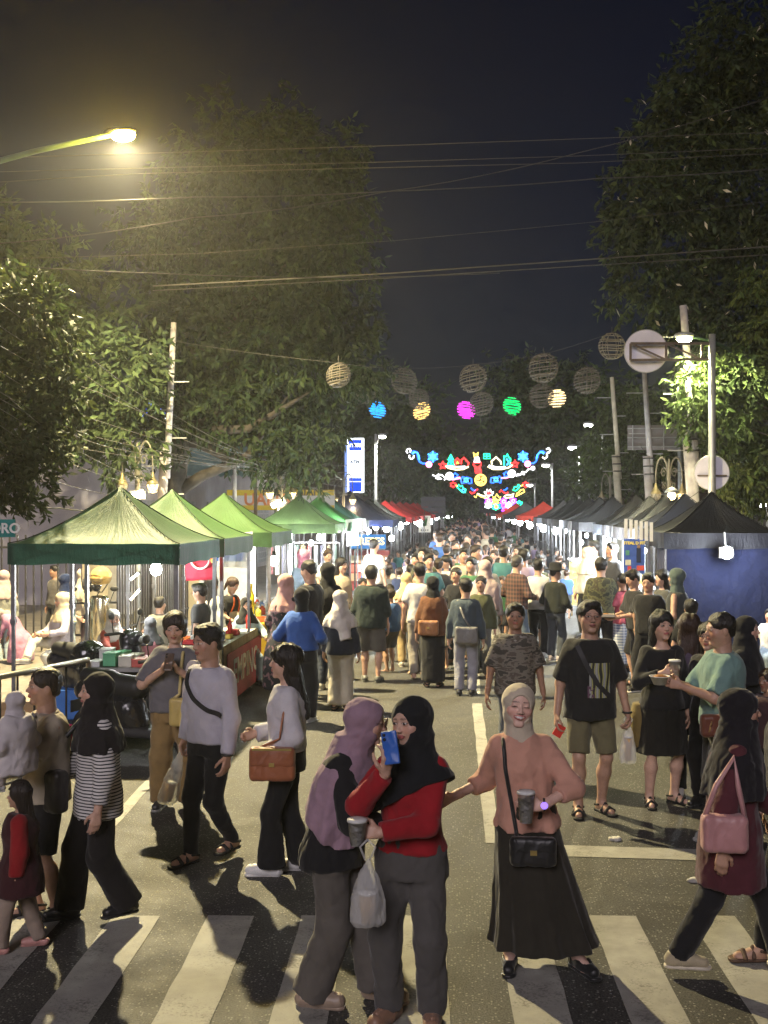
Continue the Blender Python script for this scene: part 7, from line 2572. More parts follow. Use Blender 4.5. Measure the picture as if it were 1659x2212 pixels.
MB().tube([(.036 * math.cos(a), .036 * math.sin(a), 0) for a in np.linspace(0, 2 * math.pi, 15)[:-1]], .009, 6, True).build('watch_strap', DARKST, t, True)

# --- woman with bob looking at phone
B = pp('woman with a short bob in a grey shirt and khaki trousers looking at her phone', 372, 1745, 1325, sex='f', skin='light', yaw=10, head=(-4, -14, 0), hair='bob', hairc=HBR, feet=[(-.055, .02, 0, -14), (.085, -.02, 0, 20)],
       hands=[(-.040, -.140, .725), (.040, -.140, .728)], poles=[(-.8, .0, -1), (.8, .0, -1)], wristdir=((.35, -.5, .8), (-.35, -.5, .8)), thumbs=((.5, .8, .5), (-.5, .8, .5)), curl=(48, 48),
       top=shirt((.155, .15, .165), 'short', hem=.505, ease=.030, sr=1.45, slen=.95, boxy=.11, wr=.008, name='overshirt'), bottom=pants('wide', (.27, .18, .075), wr=.007), shoes=dict(kind='sneaker', col=(.03, .03, .03), sole=(.3, .3, .28)), fat=1.08)
phone('brown patterned phone held by the woman with the bob', lw(B, (.0, -.165 * B.H - .03, .775 * B.H)), (.10, .06, .04), R(-30))
fd = U(0, B.top_fd, B.bot_fd)
bp = lw(B, (.075 * B.H, surf_y(fd, .075 * B.H, .515 * B.H) - .045, .515 * B.H))
bg_ = handbag('pale yellow shoulder bag of the woman with the bob', bp, .25, .23, .08, (.55, .42, .14), R(8), False)
for k, (xx, zz) in enumerate(((.0, -.05), (.06, -.06), (.07, .0))):
 MB().sphere((xx, -.042, zz), .03, 10, 6, (1, .15, .9)).build('patch', plain('bag_patch_%d' % (k % 2), [(.25, .09, .12), (.7, .68, .62)][k % 2], .7), bg_, True)
strap_loop(bg_, [lw(B, (.062 * B.H, .0, .825 * B.H))] + body_strap(B, B.top_fd, [(.060, .80), (.052, .70), (.045, .60)]) + [bp + np.array((-.09, 0, .11))], .014, (.62, .50, .20))
bp2 = lw(B, (.115 * B.H, -.085 * B.H, .64 * B.H))
sdf_o = thing('tote_bag', 'white cloth tote slung at the shoulder of the woman with the bob', 'bag', bp2, 0, 'bags people carry')
sdf_obj('bag_body', wrinkle(loft([-.26, -.2, -.05, .12, .2], [0] * 5, [0] * 5, [.09, .115, .10, .07, .03], [.04, .05, .045, .03, .02], 2.3, ([.04] * 5, 6, 1.0)), .006, 4, .07), .012, CL, sdf_o, (.55, .50, .48))

# --- woman in striped shirt
B = pp('woman in a black and white striped shirt with a black hijab and sling bag', 200, 1985, 1455, sex='f', skin='light', yaw=-58, head=(-4, 2, 0), feet=[(-.045, -.085, 0, -6), (.06, .13, .02, 8)],
       hands=[(-.10, -.15, .53), (.165, -.02, .462)], curl=(30, 30), face=dict(lip=(.40, .14, .14)), hijab=dict(col=(.020, .017, .018), drape='cape', front=.70, wr=.006),
       top=shirt((.6, .6, .6), 'long', hem=.43, ease=.024, flen=.8, sr=1.25, boxy=.098, wr=.006, mat=STRIPE), bottom=pants('wide', (.016, .014, .014), wr=.006), shoes=dict(kind='sneaker', col=BLK))
bp = lw(B, (-.05 * B.H, -.165 * B.H, .535 * B.H))
bg_ = handbag('black sling bag worn in front by the woman in stripes', bp, .27, .25, .10, (.020, .016, .016), R(-30), False, buckle=False)
strap_loop(bg_, [bp + np.array((-.08, 0, .1)), lw(B, (-.07 * B.H, -.13 * B.H, .70 * B.H)), lw(B, (.02 * B.H, -.04 * B.H, .83 * B.H))], .016, BLK)

# --- man in beige with toddler
B = pp('man in a beige tee and black shorts carrying a hooded toddler', 98, 1978, 1445, skin='tan', yaw=-52, head=(-6, 3, 0), feet=[(-.055, -.02, 0, -6), (.055, .03, 0, 6)], hands=[(-.10, -.19, .66), (.06, -.225, .605)],
       poles=[(-.9, .2, -.8), (.9, .3, -.8)], curl=(30, 40), hair='crop', hairc=(.035, .024, .014), face=dict(beard=.35), top=shirt((.52, .455, .36), 'short', hem=.475, ease=.026, sr=1.35, slen=.85, boxy=.1),
       bottom=pants('shorts', (.016, .015, .016), len=.98), shoes=dict(kind='sandal'))
strap(B, B.top_fd, [(.045, .83), (.030, .76), (-.02, .68), (-.08, .61)], .06, plain('carrier_grey', (.16, .16, .19), .8), name='carrier_strap')
g = at(34, 1492, B.root.location[1] - .42)
Bt = make_person('toddler in a white hooded jacket carried in the man\'s arms', g[0], g[1], .80, yaw=-110, sex='f', D=6.6, z=g[2] - .79, hip=.5, hipoff=(0, .22), skin='light', feet=[(-.08, -.22, .22, 0), (.08, -.22, .22, 0)], hands=[(-.12, -.14, .6), (.12, -.14, .6)],
                 hijab=dict(col=(.60, .56, .58), drape='short', wr=.008, dw=1.2), top=shirt((.58, .54, .55), 'long', hem=.44, ease=.05, sr=1.6, wr=.009, name='jacket'), bottom=pants('straight', (.5, .45, .42)), shoes=dict(kind='sneaker', col=(.5, .5, .5)), fat=1.25)

# --- little girl
B = pp('little girl with long dark hair in a dark dress with a red sleeve', 52, 2052, 1692, sex='f', skin='tan', yaw=-75, head=(-4, 2, 0), hair='long', hairc=(.028, .018, .014), feet=[(-.05, .09, 0, 0), (.05, -.13, 0, 0)], hands=[(-.13, -.05, .46), (.15, -.03, .45)],
       top=shirt((.05, .014, .018), 'long', hem=.36, ease=.035, widen=.05, sr=1.2, wr=.006, hairlen=.60, name='dress'), bottom=pants('straight', (.33, .26, .21), wr=.006), shoes=dict(kind='clog', col=(.55, .27, .24)), fat=1.12)
sdf_obj('red_sleeve', wrinkle(U(.02, cap(B.SH[1], B.EL[1], .047 * B.H, .050 * B.H), cap(B.EL[1], B.WR[1] * .9 + B.EL[1] * .1, .050 * B.H, .042 * B.H, True)), .004, 5), .013, CL, B.root, (.28, .015, .018))

# --- man in black tee
B = pp('man in a black printed tee, olive shorts and glasses standing on the road', 1276, 1757, 1300, skin='tan', yaw=4, head=(2, 3, 0), feet=[(-.062, -.02, 0, -8), (.055, .03, 0, 24)], hands=[(-.165, -.03, .468), (.172, -.02, .462)], curl=(36, 60),
       hair='short', face=dict(glasses=(.4, .38, .36), lip=(.36, .13, .11)), top=shirt((.018, .018, .018), 'short', hem=.455, ease=.026, sr=1.4, slen=.92, boxy=.106, wr=.006), bottom=pants('shorts', (.15, .135, .075), len=.90, wr=.006), shoes=dict(kind='sandal'))
patch(B, B.top_fd, -.022, .076, .560, .722, tee_print(), 'chest_print')
strap(B, B.top_fd, [(-.075, .80), (-.04, .72), (.02, .62), (.09, .55)], .038, plain('strap_black', (.02, .02, .022), .6), name='sling_strap')
patch(B, B.top_fd, -.030, .002, .560, .615, plain('purple_pouch', (.10, .045, .08), .7), 'pouch')
h = lw(B, B.WR[1] + np.array((.005, -.01, -.10)))
plastic_bag('clear bag with an iced coffee hanging from the man in the black tee', h, .30, .060, (.50, .36, .20), .62)
t = thing('red_packet', 'small red packet in the hand of the man in the black tee', 'packet', lw(B, B.WR[0] + np.array((.01, -.045, -.13))))
MB().box((0, 0, 0), (.07, .018, .10), M=np.array(Matrix.Rotation(R(30), 3, 'Y'))).build('packet_body', plain('packet_red', (.55, .03, .02), .5), t)
t = thing('wrist_watch', 'dark watch on the wrist of the man in the black tee', 'watch', lw(B, B.WR[1] * .97 + B.EL[1] * .03))
MB().tube([(.034 * math.cos(a), .034 * math.sin(a), 0) for a in np.linspace(0, 2 * math.pi, 15)[:-1]], .009, 6, True).build('watch_strap', DARKST, t, True)

# --- woman in black with cup
B = pp('woman in a black top and knee length black skirt holding an iced tea', 1425, 1737, 1322, sex='f', skin='light', yaw=6, head=(8, 2, 0), hair='long', feet=[(-.06, -.02, 0, -6), (.085, .035, 0, 34)], hands=[(-.022, -.150, .705), (.145, .0, .475)],
       poles=[(-.9, .2, -.9), (.5, 1, -.3)], wristdir=((1, -.25, .30), None), thumbs=((0, .2, 1), None), curl=(46, 30), face=dict(lip=(.45, .13, .13)), top=shirt((.014, .014, .016), 'long', hem=.50, ease=.018, flen=.82, neck=.806, wr=.005, hairlen=.62),
       bottom=pants('skirt', (.016, .015, .013), hem=.27, w=.135, fold=.05), shoes=dict(kind='sandal'), fat=1.05)
drink_cup('tall iced tea cup held by the woman in black', lw(B, B.WR[0] + np.array((.085, -.03, -.055))), .155, .048, (.22, .075, .02), .55)
sdf_obj('olive_jacket', wrinkle(loft(np.array([.30, .36, .46, .52]) * B.H, [-.10 * B.H] * 4, [.03 * B.H] * 4, np.array([.035, .045, .045, .03]) * B.H, np.array([.04, .05, .05, .035]) * B.H), .006, 3), .018, CL, B.root, (.20, .15, .055))

# --- group at the right
B = pp('man in a teal green tee eating from a bowl, seen in profile', 1566, 1808, 1325, skin='tan', yaw=-78, head=(-4, -4, 0), hair='crop', hairc=(.016, .012, .010), feet=[(-.05, .02, 0, 0), (.055, -.05, 0, -8)], hands=[(-.03, -.215, .690), (.035, -.215, .685)],
       poles=[(-.8, .5, -1), (.8, .5, -1)], wristdir=((.3, -1, .25), (-.3, -1, .25)), thumbs=((0, .2, 1), (0, .2, 1)), curl=(40, 40), top=shirt((.16, .27, .25), 'short', hem=.50, ease=.024, sr=1.4, slen=.9, boxy=.1, wr=.008), bottom=pants('straight', (.075, .075, .07)), shoes=dict(kind='sneaker', col=(.4, .4, .38)), fat=1.08)
hb_ = lw(B, (0, -.305 * B.H, .715 * B.H))
t = thing('paper_bowl', 'white paper bowl of food held by the man in teal', 'bowl', hb_)
MB().lathe([(.045, -.045), (.075, .02), (.08, .02), (.07, .012), (.0, .004)], n=18).build('bowl', WHITEP, t, True)
MB().sphere((0, 0, .012), .055, 10, 6, (1, 1, .35)).build('food', plain('food_brown', (.30, .14, .05), .6, 0, .4, 30), t, True)
bg_ = handbag('brown patterned belt bag at the waist of the man in teal', lw(B, (.13 * B.H, -.06 * B.H, .525 * B.H)), .36, .16, .09, (.15, .045, .025), R(4), False)
for k, q in enumerate(([(-.13, -.04), (-.11, .04), (-.12, .0)], [(-.06, -.02), (-.03, -.05), (-.02, .045)], [(.03, -.02), (.06, .03)], [(.09, -.02), (.14, .03)])):
 MB().tube([(a, -.050, b) for a, b in q], .008, 5).build('gold_mark', plain('tan_letter', (.42, .24, .09), .7), bg_, True)
pp('woman seen from behind with long brown hair and a purple shirt', 1488, 1722, 1330, sex='f', yaw=168, hair='long', hairc=(.045, .020, .011), top=shirt((.085, .065, .10), 'short', hairlen=.64, ease=.024, sr=1.3), bottom=pants('straight', BLK), shoes=dict(kind='sneaker', col=(.5, .48, .46)), fat=1.1)
pp('woman with round glasses and black hair half hidden by the man in teal', 1533, 1742, 1347, sex='f', skin='light', yaw=-38, head=(6, 0, 0), hair='long', face=dict(glasses=(.05, .05, .05)), top=shirt(BLK, 'long', ease=.02), bottom=pants('straight', BLK), shoes=dict(kind='sneaker', col=BLK))
pp('woman in a black hijab turned to the edge of the street', 1612, 1722, 1332, sex='f', skin='light', yaw=62, hijab=dict(col=(.014, .014, .017), drape='cape', front=.64), top=shirt((.016, .016, .018), 'long', hem=.4, ease=.026), bottom=pants('wide', BLK), shoes=dict(kind='sneaker', col=BLK))
B = pp('woman in a long maroon coat and black hijab striding out of the picture', 1588, 2108, 1490, sex='f', skin='tan', yaw=84, head=(6, 0, 0), lean=(0, -.02), feet=[(-.04, .20, .028, 4), (.05, -.17, 0, 0)], hands=[(-.15, .06, .475), (.12, -.16, .56)], curl=(34, 34),
       hijab=dict(col=(.016, .014, .018), drape='cape', front=.64, wr=.008), top=shirt((.088, .022, .030), 'long', hem=.335, ease=.030, widen=.03, sr=1.2, wr=.007, name='coat'), bottom=pants('straight', (.014, .014, .016)), shoes=dict(kind='sneaker', col=(.42, .36, .24), sole=(.62, .56, .44)))
bp = lw(B, (-.168 * B.H, .055 * B.H, .545 * B.H))
bg_ = handbag('rose pink shoulder bag under the arm of the woman in maroon', bp, .23, .19, .10, (.50, .25, .25), R(0), False, buckle=False)
strap_loop(bg_, [bp + np.array((-.10, 0, .08)), bp + np.array((-.04, .01, .24)), lw(B, (-.125 * B.H, .02 * B.H, .79 * B.H)), bp + np.array((.07, .01, .24)), bp + np.array((.10, 0, .08))], .015, (.52, .27, .27))
pp('person in dark clothes with brown sandals cut off by the edge of the picture', 1716, 2066, 1440, skin='tan', yaw=-85, feet=[(-.05, .1, 0, 0), (.05, -.13, 0, 0)], hair='short', top=shirt((.02, .02, .024), 'long'), bottom=pants('slim', BLK), shoes=dict(kind='sandal', mat=plain('brown_sandal', (.10, .06, .04), .6)))
pp('child with short brown hair at the edge of the picture behind the maroon coat', 1660, 1770, 1447, skin='dark', yaw=-60, hair='kid', hairc=(.05, .025, .018), top=shirt((.06, .03, .035), 'short', ease=.03), bottom=pants('shorts', BLK), shoes=dict(kind='sandal'), fat=1.15)
pp('young man in a grey camouflage shirt facing the camera behind the woman in peach', 1113, 1672, 1305, skin='dark', yaw=2, head=(-3, 2, 0), hair='short', hands=[(-.165, .0, .47), (.165, .0, .47)], top=shirt((.1, .1, .1), 'short', hem=.47, ease=.026, sr=1.4, slen=.9, boxy=.105, wr=.007, mat=CAMO), bottom=pants('slim', (.09, .10, .11)), shoes=dict(kind='sandal'))

# --- middle of the street, seen from behind
pp('woman in a blue hooded vest with white hood and black trousers, from behind', 652, 1560, 1270, sex='f', yaw=165, hijab=dict(col=(.014, .014, .016), drape='tucked'), top=shirt((.035, .10, .34), 'long', hem=.54, ease=.034, sr=1.25, widen=.02, name='vest'), bottom=pants('wide', BLK), shoes=dict(kind='sneaker', col=(.5, .5, .48)), fat=1.1, hands=[(-.14, -.09, .6), (.14, -.09, .6)])
pp('woman in a black floral dress and dusty pink hijab at the stall', 618, 1520, 1240, sex='f', yaw=150, hijab=dict(col=(.44, .25, .22), drape='cape', front=.71), top=shirt(BLK, 'long', hem=.12, ease=.03, widen=.07, mat=FLORAL, name='dress'), shoes=dict(kind='flat', col=BLK), hands=[(-.13, -.12, .58), (.15, -.05, .5)])
pp('tall man in a black tee looking down at the stall goods', 668, 1505, 1212, yaw=-115, head=(-4, -16, 0), skin='tan', hair='crop', top=shirt((.016, .016, .018), 'short', ease=.022, sr=1.2), bottom=pants('slim', NAV), shoes=dict(kind='sneaker', col=(.4, .4, .4)), fat=1.12)
pp('small boy in a beige jacket and pale jeans among the shoppers', 690, 1470, 1285, yaw=175, hair='kid', top=shirt((.46, .40, .30), 'long', ease=.035, hem=.47), bottom=pants('straight', (.16, .19, .23)), shoes=dict(kind='sneaker', col=(.4, .4, .4)), fat=1.1)
pp('woman in a black jacket and black hijab behind the navy jacketed woman', 708, 1490, 1215, sex='f', yaw=170, hijab=dict(col=BLK, drape='short'), top=shirt((.02, .02, .022), 'long', ease=.03), bottom=pants('straight', (.05, .06, .09)), shoes=dict(kind='sneaker', col=(.55, .52, .45)))
pp('woman in a cream hijab, navy jacket and wide beige trousers walking away', 736, 1533, 1275, sex='f', yaw=172, hijab=dict(col=(.50, .45, .40), drape='cape', front=.70, tail=(-.07, .09, .60), wr=.008), top=shirt((.014, .017, .030), 'long', hem=.47, ease=.028, boxy=.1, name='jacket'), bottom=pants('wide', (.50, .45, .36), wr=.007), shoes=dict(kind='sandal'), feet=[(-.045, .0, 0, -4), (.045, .04, 0, 4)])
pp('big man in a dark green shirt and grey shorts walking away', 800, 1473, 1222, yaw=176, hair='short', skin='tan', top=shirt((.014, .024, .022), 'long', hem=.47, ease=.030, flen=.35, sr=1.3, boxy=.12, wr=.007), bottom=pants('shorts', (.085, .078, .070), len=1.0), shoes=dict(kind='sneaker', col=(.10, .10, .09)), fat=1.22, feet=[(-.07, .03, 0, -14), (.05, -.01, 0, 10)])
B = pp('woman in a yellow hijab, white shirt and khaki trousers walking away', 878, 1440, 1238, sex='f', yaw=178, hijab=dict(col=(.58, .43, .20), drape='cape', front=.72), top=shirt((.55, .55, .54), 'long', hem=.50, ease=.026), bottom=pants('straight', (.36, .26, .13)), shoes=dict(kind='sneaker', col=(.5, .45, .38)))
handbag('dusty pink backpack on the woman in the yellow hijab', lw(B, (.05 * B.H, .14 * B.H, .64 * B.H)), .16, .24, .09, (.36, .20, .17), R(-4), False, name='backpack')
B = pp('woman in a rust brown jacket, black hijab and long black skirt walking away', 935, 1484, 1245, sex='f', yaw=178, hijab=dict(col=(.012, .012, .013), drape='short'), top=shirt((.135, .055, .026), 'long', hem=.47, ease=.030, boxy=.098, name='jacket'), bottom=pants('skirt', (.012, .012, .014), hem=.05, w=.105, fold=.04), shoes=dict(kind='sandal'))
handbag('tan shoulder bag on the woman in the rust jacket', lw(B, (.03 * B.H, .15 * B.H, .55 * B.H)), .28, .2, .08, (.30, .13, .05), R(-3), False)
B = pp('man in a slate blue sweater and pale jeans with a grey sling bag, from behind', 1006, 1502, 1250, yaw=174, head=(20, 0, 0), hair='short', skin='tan', top=shirt((.055, .075, .095), 'long', hem=.50, ease=.022, boxy=.1), bottom=pants('straight', (.27, .27, .31)), shoes=dict(kind='sneaker', col=BLK), feet=[(-.055, .01, 0, -10), (.055, .02, 0, 8)])
bg_ = handbag('grey cloth sling bag on the man in the slate sweater', lw(B, (-.02 * B.H, .135 * B.H, .53 * B.H)), .30, .22, .07, (.16, .155, .15), R(-4), False, buckle=False)
strap_loop(bg_, [lw(B, (-.07 * B.H, .135 * B.H, .57 * B.H)), lw(B, (.0, .135 * B.H, .68 * B.H)), lw(B, (.065 * B.H, .05 * B.H, .82 * B.H))], .014, (.16, .155, .15))
pp('woman in a long pale rose hijab and dark jeans walking away', 1048, 1440, 1210, sex='f', yaw=172, hijab=dict(col=(.50, .38, .36), drape='cape', front=.54, wr=.008), top=shirt((.42, .36, .36), 'long', hem=.48, ease=.03), bottom=pants('straight', (.05, .07, .09)), shoes=dict(kind='sneaker', col=BLK))
B = pp('balding man in a dark plaid shirt turned to the right', 1117, 1428, 1200, yaw=132, hair='crop', hairc=(.08, .07, .06), skin='tan', top=shirt((.1, .1, .1), 'long', hem=.49, ease=.026, mat=PLAID, boxy=.1), bottom=pants('straight', (.10, .13, .17)), shoes=dict(kind='sneaker', col=(.3, .3, .3)), hands=[(-.12, -.13, .6), (.13, -.12, .6)])
plastic_bag('clear plastic bag swinging by the dark jeans in the crowd', gp(1068, 1445) + np.array((0, -.1, .75)), .34, .10, (.3, .26, .2), .3)
pp('man in a white tee half hidden behind the hatted man', 1163, 1420, 1208, yaw=165, hair='short', top=shirt((.58, .57, .55), 'short', ease=.026, sr=1.3), bottom=pants('straight', BLK), shoes=dict(kind='sneaker', col=(.6, .6, .58)))
B = pp('man in a black brimmed hat, dark olive jacket and jeans looking right', 1200, 1427, 1222, yaw=142, head=(-28, 0, 0), hair='crop', skin='tan', top=shirt((.018, .021, .016), 'long', hem=.50, ease=.028, boxy=.104, name='jacket'), bottom=pants('straight', (.06, .068, .078), wr=.008), shoes=dict(kind='sneaker', col=(.42, .36, .33)), hands=[(-.12, -.11, .56), (.12, -.11, .56)])
hc = lw(B, B.C + np.array((0, .01, .045)))
t = thing('brimmed_hat', 'black brimmed hat on the man in the olive jacket', 'hat', hc)
MB().lathe([(.185, .0), (.18, .012), (.112, .022), (.108, .09), (.085, .125), (.0, .128)], n=22).build('hat', plain('black_felt', (.012, .012, .012), .9), t, True)
pp('man in a green camouflage shirt standing with his back at the menu board', 1298, 1452, 1205, yaw=172, hair='crop', skin='tan', top=shirt((.1, .1, .1), 'short', hem=.49, ease=.026, slen=.98, sr=1.3, boxy=.104, mat=CAMOG), bottom=pants('straight', BLK), shoes=dict(kind='sneaker', col=BLK), hands=[(-.07, -.14, .56), (.07, -.14, .56)])
B = pp('man in a black tee bending over a food tray at the right stalls', 1376, 1482, 1232, yaw=-72, head=(0, -20, 0), lean=(0, -.03), hair='short', skin='tan', top=shirt((.020, .020, .022), 'short', ease=.026, sr=1.4, slen=.95, boxy=.104), bottom=pants('shorts', BLK, len=1.0), shoes=dict(kind='sandal'), hands=[(-.03, -.22, .60), (.04, -.22, .60)])
t = crate('paper food tray held by the man bending over it', *lw(B, (.0, -.29 * B.H, .60 * B.H)), .22, .16, .05, (.55, .50, .38), 'food_tray', 'tray')
MB().sphere((0, 0, .03), .06, 8, 6, (1.1, .8, .5)).build('food', plain('food_brown', (.30, .14, .05), .6, 0, .4, 30), t, True)
pp('smiling man in a black shirt behind the man with the food tray', 1412, 1490, 1238, yaw=-20, head=(-6, -8, 0), hair='short', skin='tan', top=shirt((.014, .014, .015), 'short', ease=.026, sr=1.3), bottom=pants('straight', BLK), shoes=dict(kind='sneaker', col=BLK, sole=(.66, .64, .58)), feet=[(-.10, -.16, 0, -35), (.06, -.10, 0, -40)])
pp('woman in a patterned headscarf and grey sleeveless top before the blue cloth', 1462, 1500, 1228, sex='f', skin='tan', yaw=-120, hijab=dict(col=(.09, .12, .11), drape='tucked'), top=shirt((.045, .05, .052), 'none', ease=.022, neck=.812), bottom=pants('straight', (.05, .06, .07)), shoes=dict(kind='flat', col=BLK), hands=[(-.12, -.12, .58), (.13, -.10, .56)])
pp('woman with long black hair facing the scarfed woman before the blue cloth', 1430, 1470, 1232, sex='f', skin='light', yaw=-70, hair='long', top=shirt((.10, .10, .09), 'short', ease=.02), bottom=pants('straight', BLK), shoes=dict(kind='flat', col=BLK))
B = pp('boy in a black tee with white bag straps before the blue cloth', 1492, 1560, 1296, yaw=160, head=(10, -6, 0), hair='short', skin='tan', face=dict(glasses=(.4, .4, .4)), top=shirt((.013, .013, .014), 'short', ease=.026, sr=1.25), bottom=pants('shorts', BLK), shoes=dict(kind='sandal'))
for s in (-1, 1):
 strap(B, B.top_fd, [(s * .06, .81), (s * .058, .74), (s * .05, .64)], .035, plain('white_webbing', (.5, .48, .42), .8), 1, name='bag_strap')
pp('woman in a blue checked long skirt at the right stalls', 1346, 1452, 1240, sex='f', yaw=-150, hair='tied', skin='tan', top=shirt((.45, .10, .14), 'short', ease=.02), bottom=pants('skirt', (.5, .5, .5), hem=.08, w=.105, mat=GRIDP), shoes=dict(kind='flat', col=BLK), hands=[(-.10, -.14, .6), (.10, -.14, .6)])
# --- sellers and sitters on the left
B = pp('woman in a blue batik blouse, navy hijab and jeans with a hand on her hip', 143, 1457, 1240, sex='f', skin='light', yaw=118, head=(-14, 0, 0), hijab=dict(col=(.012, .022, .065), drape='cape', front=.70), top=shirt((.2, .3, .4), 'long', flen=.30, hem=.49, ease=.028, sr=1.2, mat=BATIK, name='blouse'), bottom=pants('straight', (.30, .36, .42), wr=.008), shoes=dict(kind='flat', col=BLK), hands=[(-.11, .02, .56), (.10, -.13, .55)], poles=[(-1, .8, .1), (.6, .6, -.6)], fat=1.15)
pp('woman in a cream hijab and cream patterned outfit standing by the steel bollard', 181, 1436, 1228, sex='f', skin='light', yaw=120, hijab=dict(col=(.55, .48, .36), drape='cape', front=.68), top=shirt((.48, .43, .32), 'long', hem=.5, ease=.028), bottom=pants('wide', (.50, .46, .34)), shoes=dict(kind='flat', col=BLK))
pp('woman in a cream hijab and white trousers sitting cross legged under the tent', 103, 1478, 1238, sex='f', skin='tan', yaw=-38, head=(-10, -6, 0), z=.0, hip=.34, hipoff=(0, .22), hijab=dict(col=(.60, .50, .32), drape='cape', front=.73), top=shirt((.36, .33, .38), 'long', ease=.03), bottom=pants('straight', (.52, .50, .44)), shoes=dict(kind='flat', col=(.5, .46, .4)), feet=[(-.16, -.12, .18, -40), (.10, .02, 0, 10)], hands=[(-.10, -.05, .44), (.10, -.06, .46)])
pp('person in a pink robe bending down at the edge behind the handrail', 42, 1450, 1300, sex='f', yaw=-100, lean=(0, -.20), hijab=dict(col=(.33, .24, .22), drape='short'), headoff=(0, -.10, -.10), top=shirt((.42, .20, .30), 'long', hem=.14, ease=.04, widen=.07, name='robe'), shoes=dict(kind='flat', col=BLK), hands=[(-.1, -.25, .45), (.1, -.25, .45)], fat=1.15)
pp('woman in a taupe hijab and grey green top at the very edge of the picture', 8, 1440, 1232, sex='f', yaw=-130, hijab=dict(col=(.36, .26, .24), drape='cape', front=.70), top=shirt((.26, .26, .22), 'long', ease=.03), bottom=pants('straight', (.28, .34, .38)), shoes=dict(kind='flat', col=BLK))
pp('man with a dark hairstyle watching between the fence piers', 118, 1392, 1222, yaw=-40, hair='short', skin='dark', top=shirt((.10, .09, .08), 'long'), bottom=pants('straight', BLK), shoes=dict(kind='sneaker', col=BLK))
x_, y_, _h = spot(256, 1500, 1325)
pp('seated woman in a rust red cardigan, pale hijab and face mask at the packet table', 252, 1520, 1272, sex='f', skin='light', yaw=28, head=(10, -18, 0), hip=.33, hipoff=(0, .22), z=0, hijab=dict(col=(.46, .42, .37), drape='cape', front=.72), top=shirt((.30, .045, .022), 'long', ease=.028, name='cardigan'), bottom=pants('straight', BLK), shoes=dict(kind='flat', col=BLK), feet=[(-.06, -.05, 0, 0), (.06, -.05, 0, 0)], hands=[(-.08, -.14, .47), (.12, -.16, .47)], face=dict(lip=(.5, .5, .5)))
pp('seated woman in a grey hijab and pink blouse behind the packet table', 312, 1500, 1290, sex='f', yaw=-140, hip=.33, hipoff=(0, .2), hijab=dict(col=(.085, .09, .10), drape='cape', front=.72), top=shirt((.50, .22, .26), 'long', ease=.03), bottom=pants('straight', BLK), shoes=dict(kind='flat', col=BLK), feet=[(-.06, -.05, 0, 0), (.06, -.05, 0, 0)], hands=[(-.1, -.12, .42), (.1, -.12, .42)])
pp('man in a grey shirt sitting with his back beside the parked scooters', 362, 1470, 1250, yaw=165, hair='crop', hip=.36, hipoff=(0, .2), top=shirt((.17, .16, .13), 'short', ease=.026), bottom=pants('straight', BLK), shoes=dict(kind='sandal'), feet=[(-.06, -.05, 0, 0), (.06, -.05, 0, 0)])
pp('young man in a dark grey tee standing in profile beside the red banner table', 432, 1505, 1262, yaw=-95, head=(0, -10, 0), hair='short', skin='tan', top=shirt((.055, .058, .062), 'short', ease=.018), bottom=pants('slim', BLK), shoes=dict(kind='sandal'), face=dict(glasses=(.3, .3, .3)))
pp('woman in a white blouse with long black hair behind the red banner table', 458, 1470, 1248, sex='f', yaw=150, hair='long', top=shirt((.60, .60, .58), 'long', ease=.024), bottom=pants('straight', BLK), shoes=dict(kind='flat', col=BLK))
B = pp('seller in a black top and orange edged apron leaning over the red banner table', 490, 1462, 1248, sex='f', skin='light', yaw=62, head=(0, -26, 0), lean=(0, -.06), hair='tied', hairc=(.05, .022, .014), top=shirt((.016, .016, .018), 'short', ease=.018), bottom=pants('straight', BLK), shoes=dict(kind='flat', col=BLK), hands=[(-.08, -.2, .56), (.08, -.22, .54)])
for s in (-1, 1):
 strap(B, B.top_fd, [(s * .03, .81), (s * .04, .74), (s * .055, .66)], .03, plain('apron_orange', (.62, .12, .03), .7), name='apron_strap')
patch(B, B.top_fd, -.06, .06, .53, .665, plain('apron_white', (.55, .54, .5), .8), 'apron')
pp('woman in a black hijab and glasses sitting beyond the sauce bottles', 542, 1478, 1262, sex='f', skin='light', yaw=30, hip=.38, hipoff=(0, .2), face=dict(glasses=(.03, .03, .03)), hijab=dict(col=BLK, drape='cape', front=.74), top=shirt((.35, .45, .55), 'long', ease=.026), bottom=pants('straight', (.3, .4, .5)), shoes=dict(kind='flat', col=BLK), feet=[(-.06, -.05, 0, 0), (.06, -.05, 0, 0)])
pp('person in a pink cap and pale blue top under the fourth green tent', 655, 1412, 1186, sex='f', yaw=160, hijab=dict(col=(.62, .25, .36), drape='tucked'), top=shirt((.33, .44, .55), 'short', ease=.028), bottom=pants('straight', BLK), shoes=dict(kind='flat', col=BLK))
pp('seller in a white printed tee behind the counter under the fourth green tent', 708, 1375, 1186, sex='f', skin='light', yaw=20, head=(10, -18, 0), hair='tied', hairc=(.05, .024, .014), top=shirt((.62, .62, .60), 'short', ease=.026), bottom=pants('straight', BLK), shoes=dict(kind='flat', col=BLK), hands=[(-.08, -.15, .58), (.08, -.15, .58)])
pp('woman in a spotted brown blouse and glasses turning round in the crowd', 738, 1420, 1206, sex='f', skin='light', yaw=50, hair='long', face=dict(glasses=(.05, .05, .05)), top=shirt((.4, .3, .2), 'short', ease=.026, mat=DOTS, name='blouse'), bottom=pants('straight', BLK), shoes=dict(kind='flat', col=BLK))
pp('man in a white tee reaching into the crepe stall', 808, 1355, 1165, yaw=150, hair='crop', top=shirt((.6, .6, .58), 'short', ease=.026), bottom=pants('straight', BLK), shoes=dict(kind='sneaker', col=BLK))
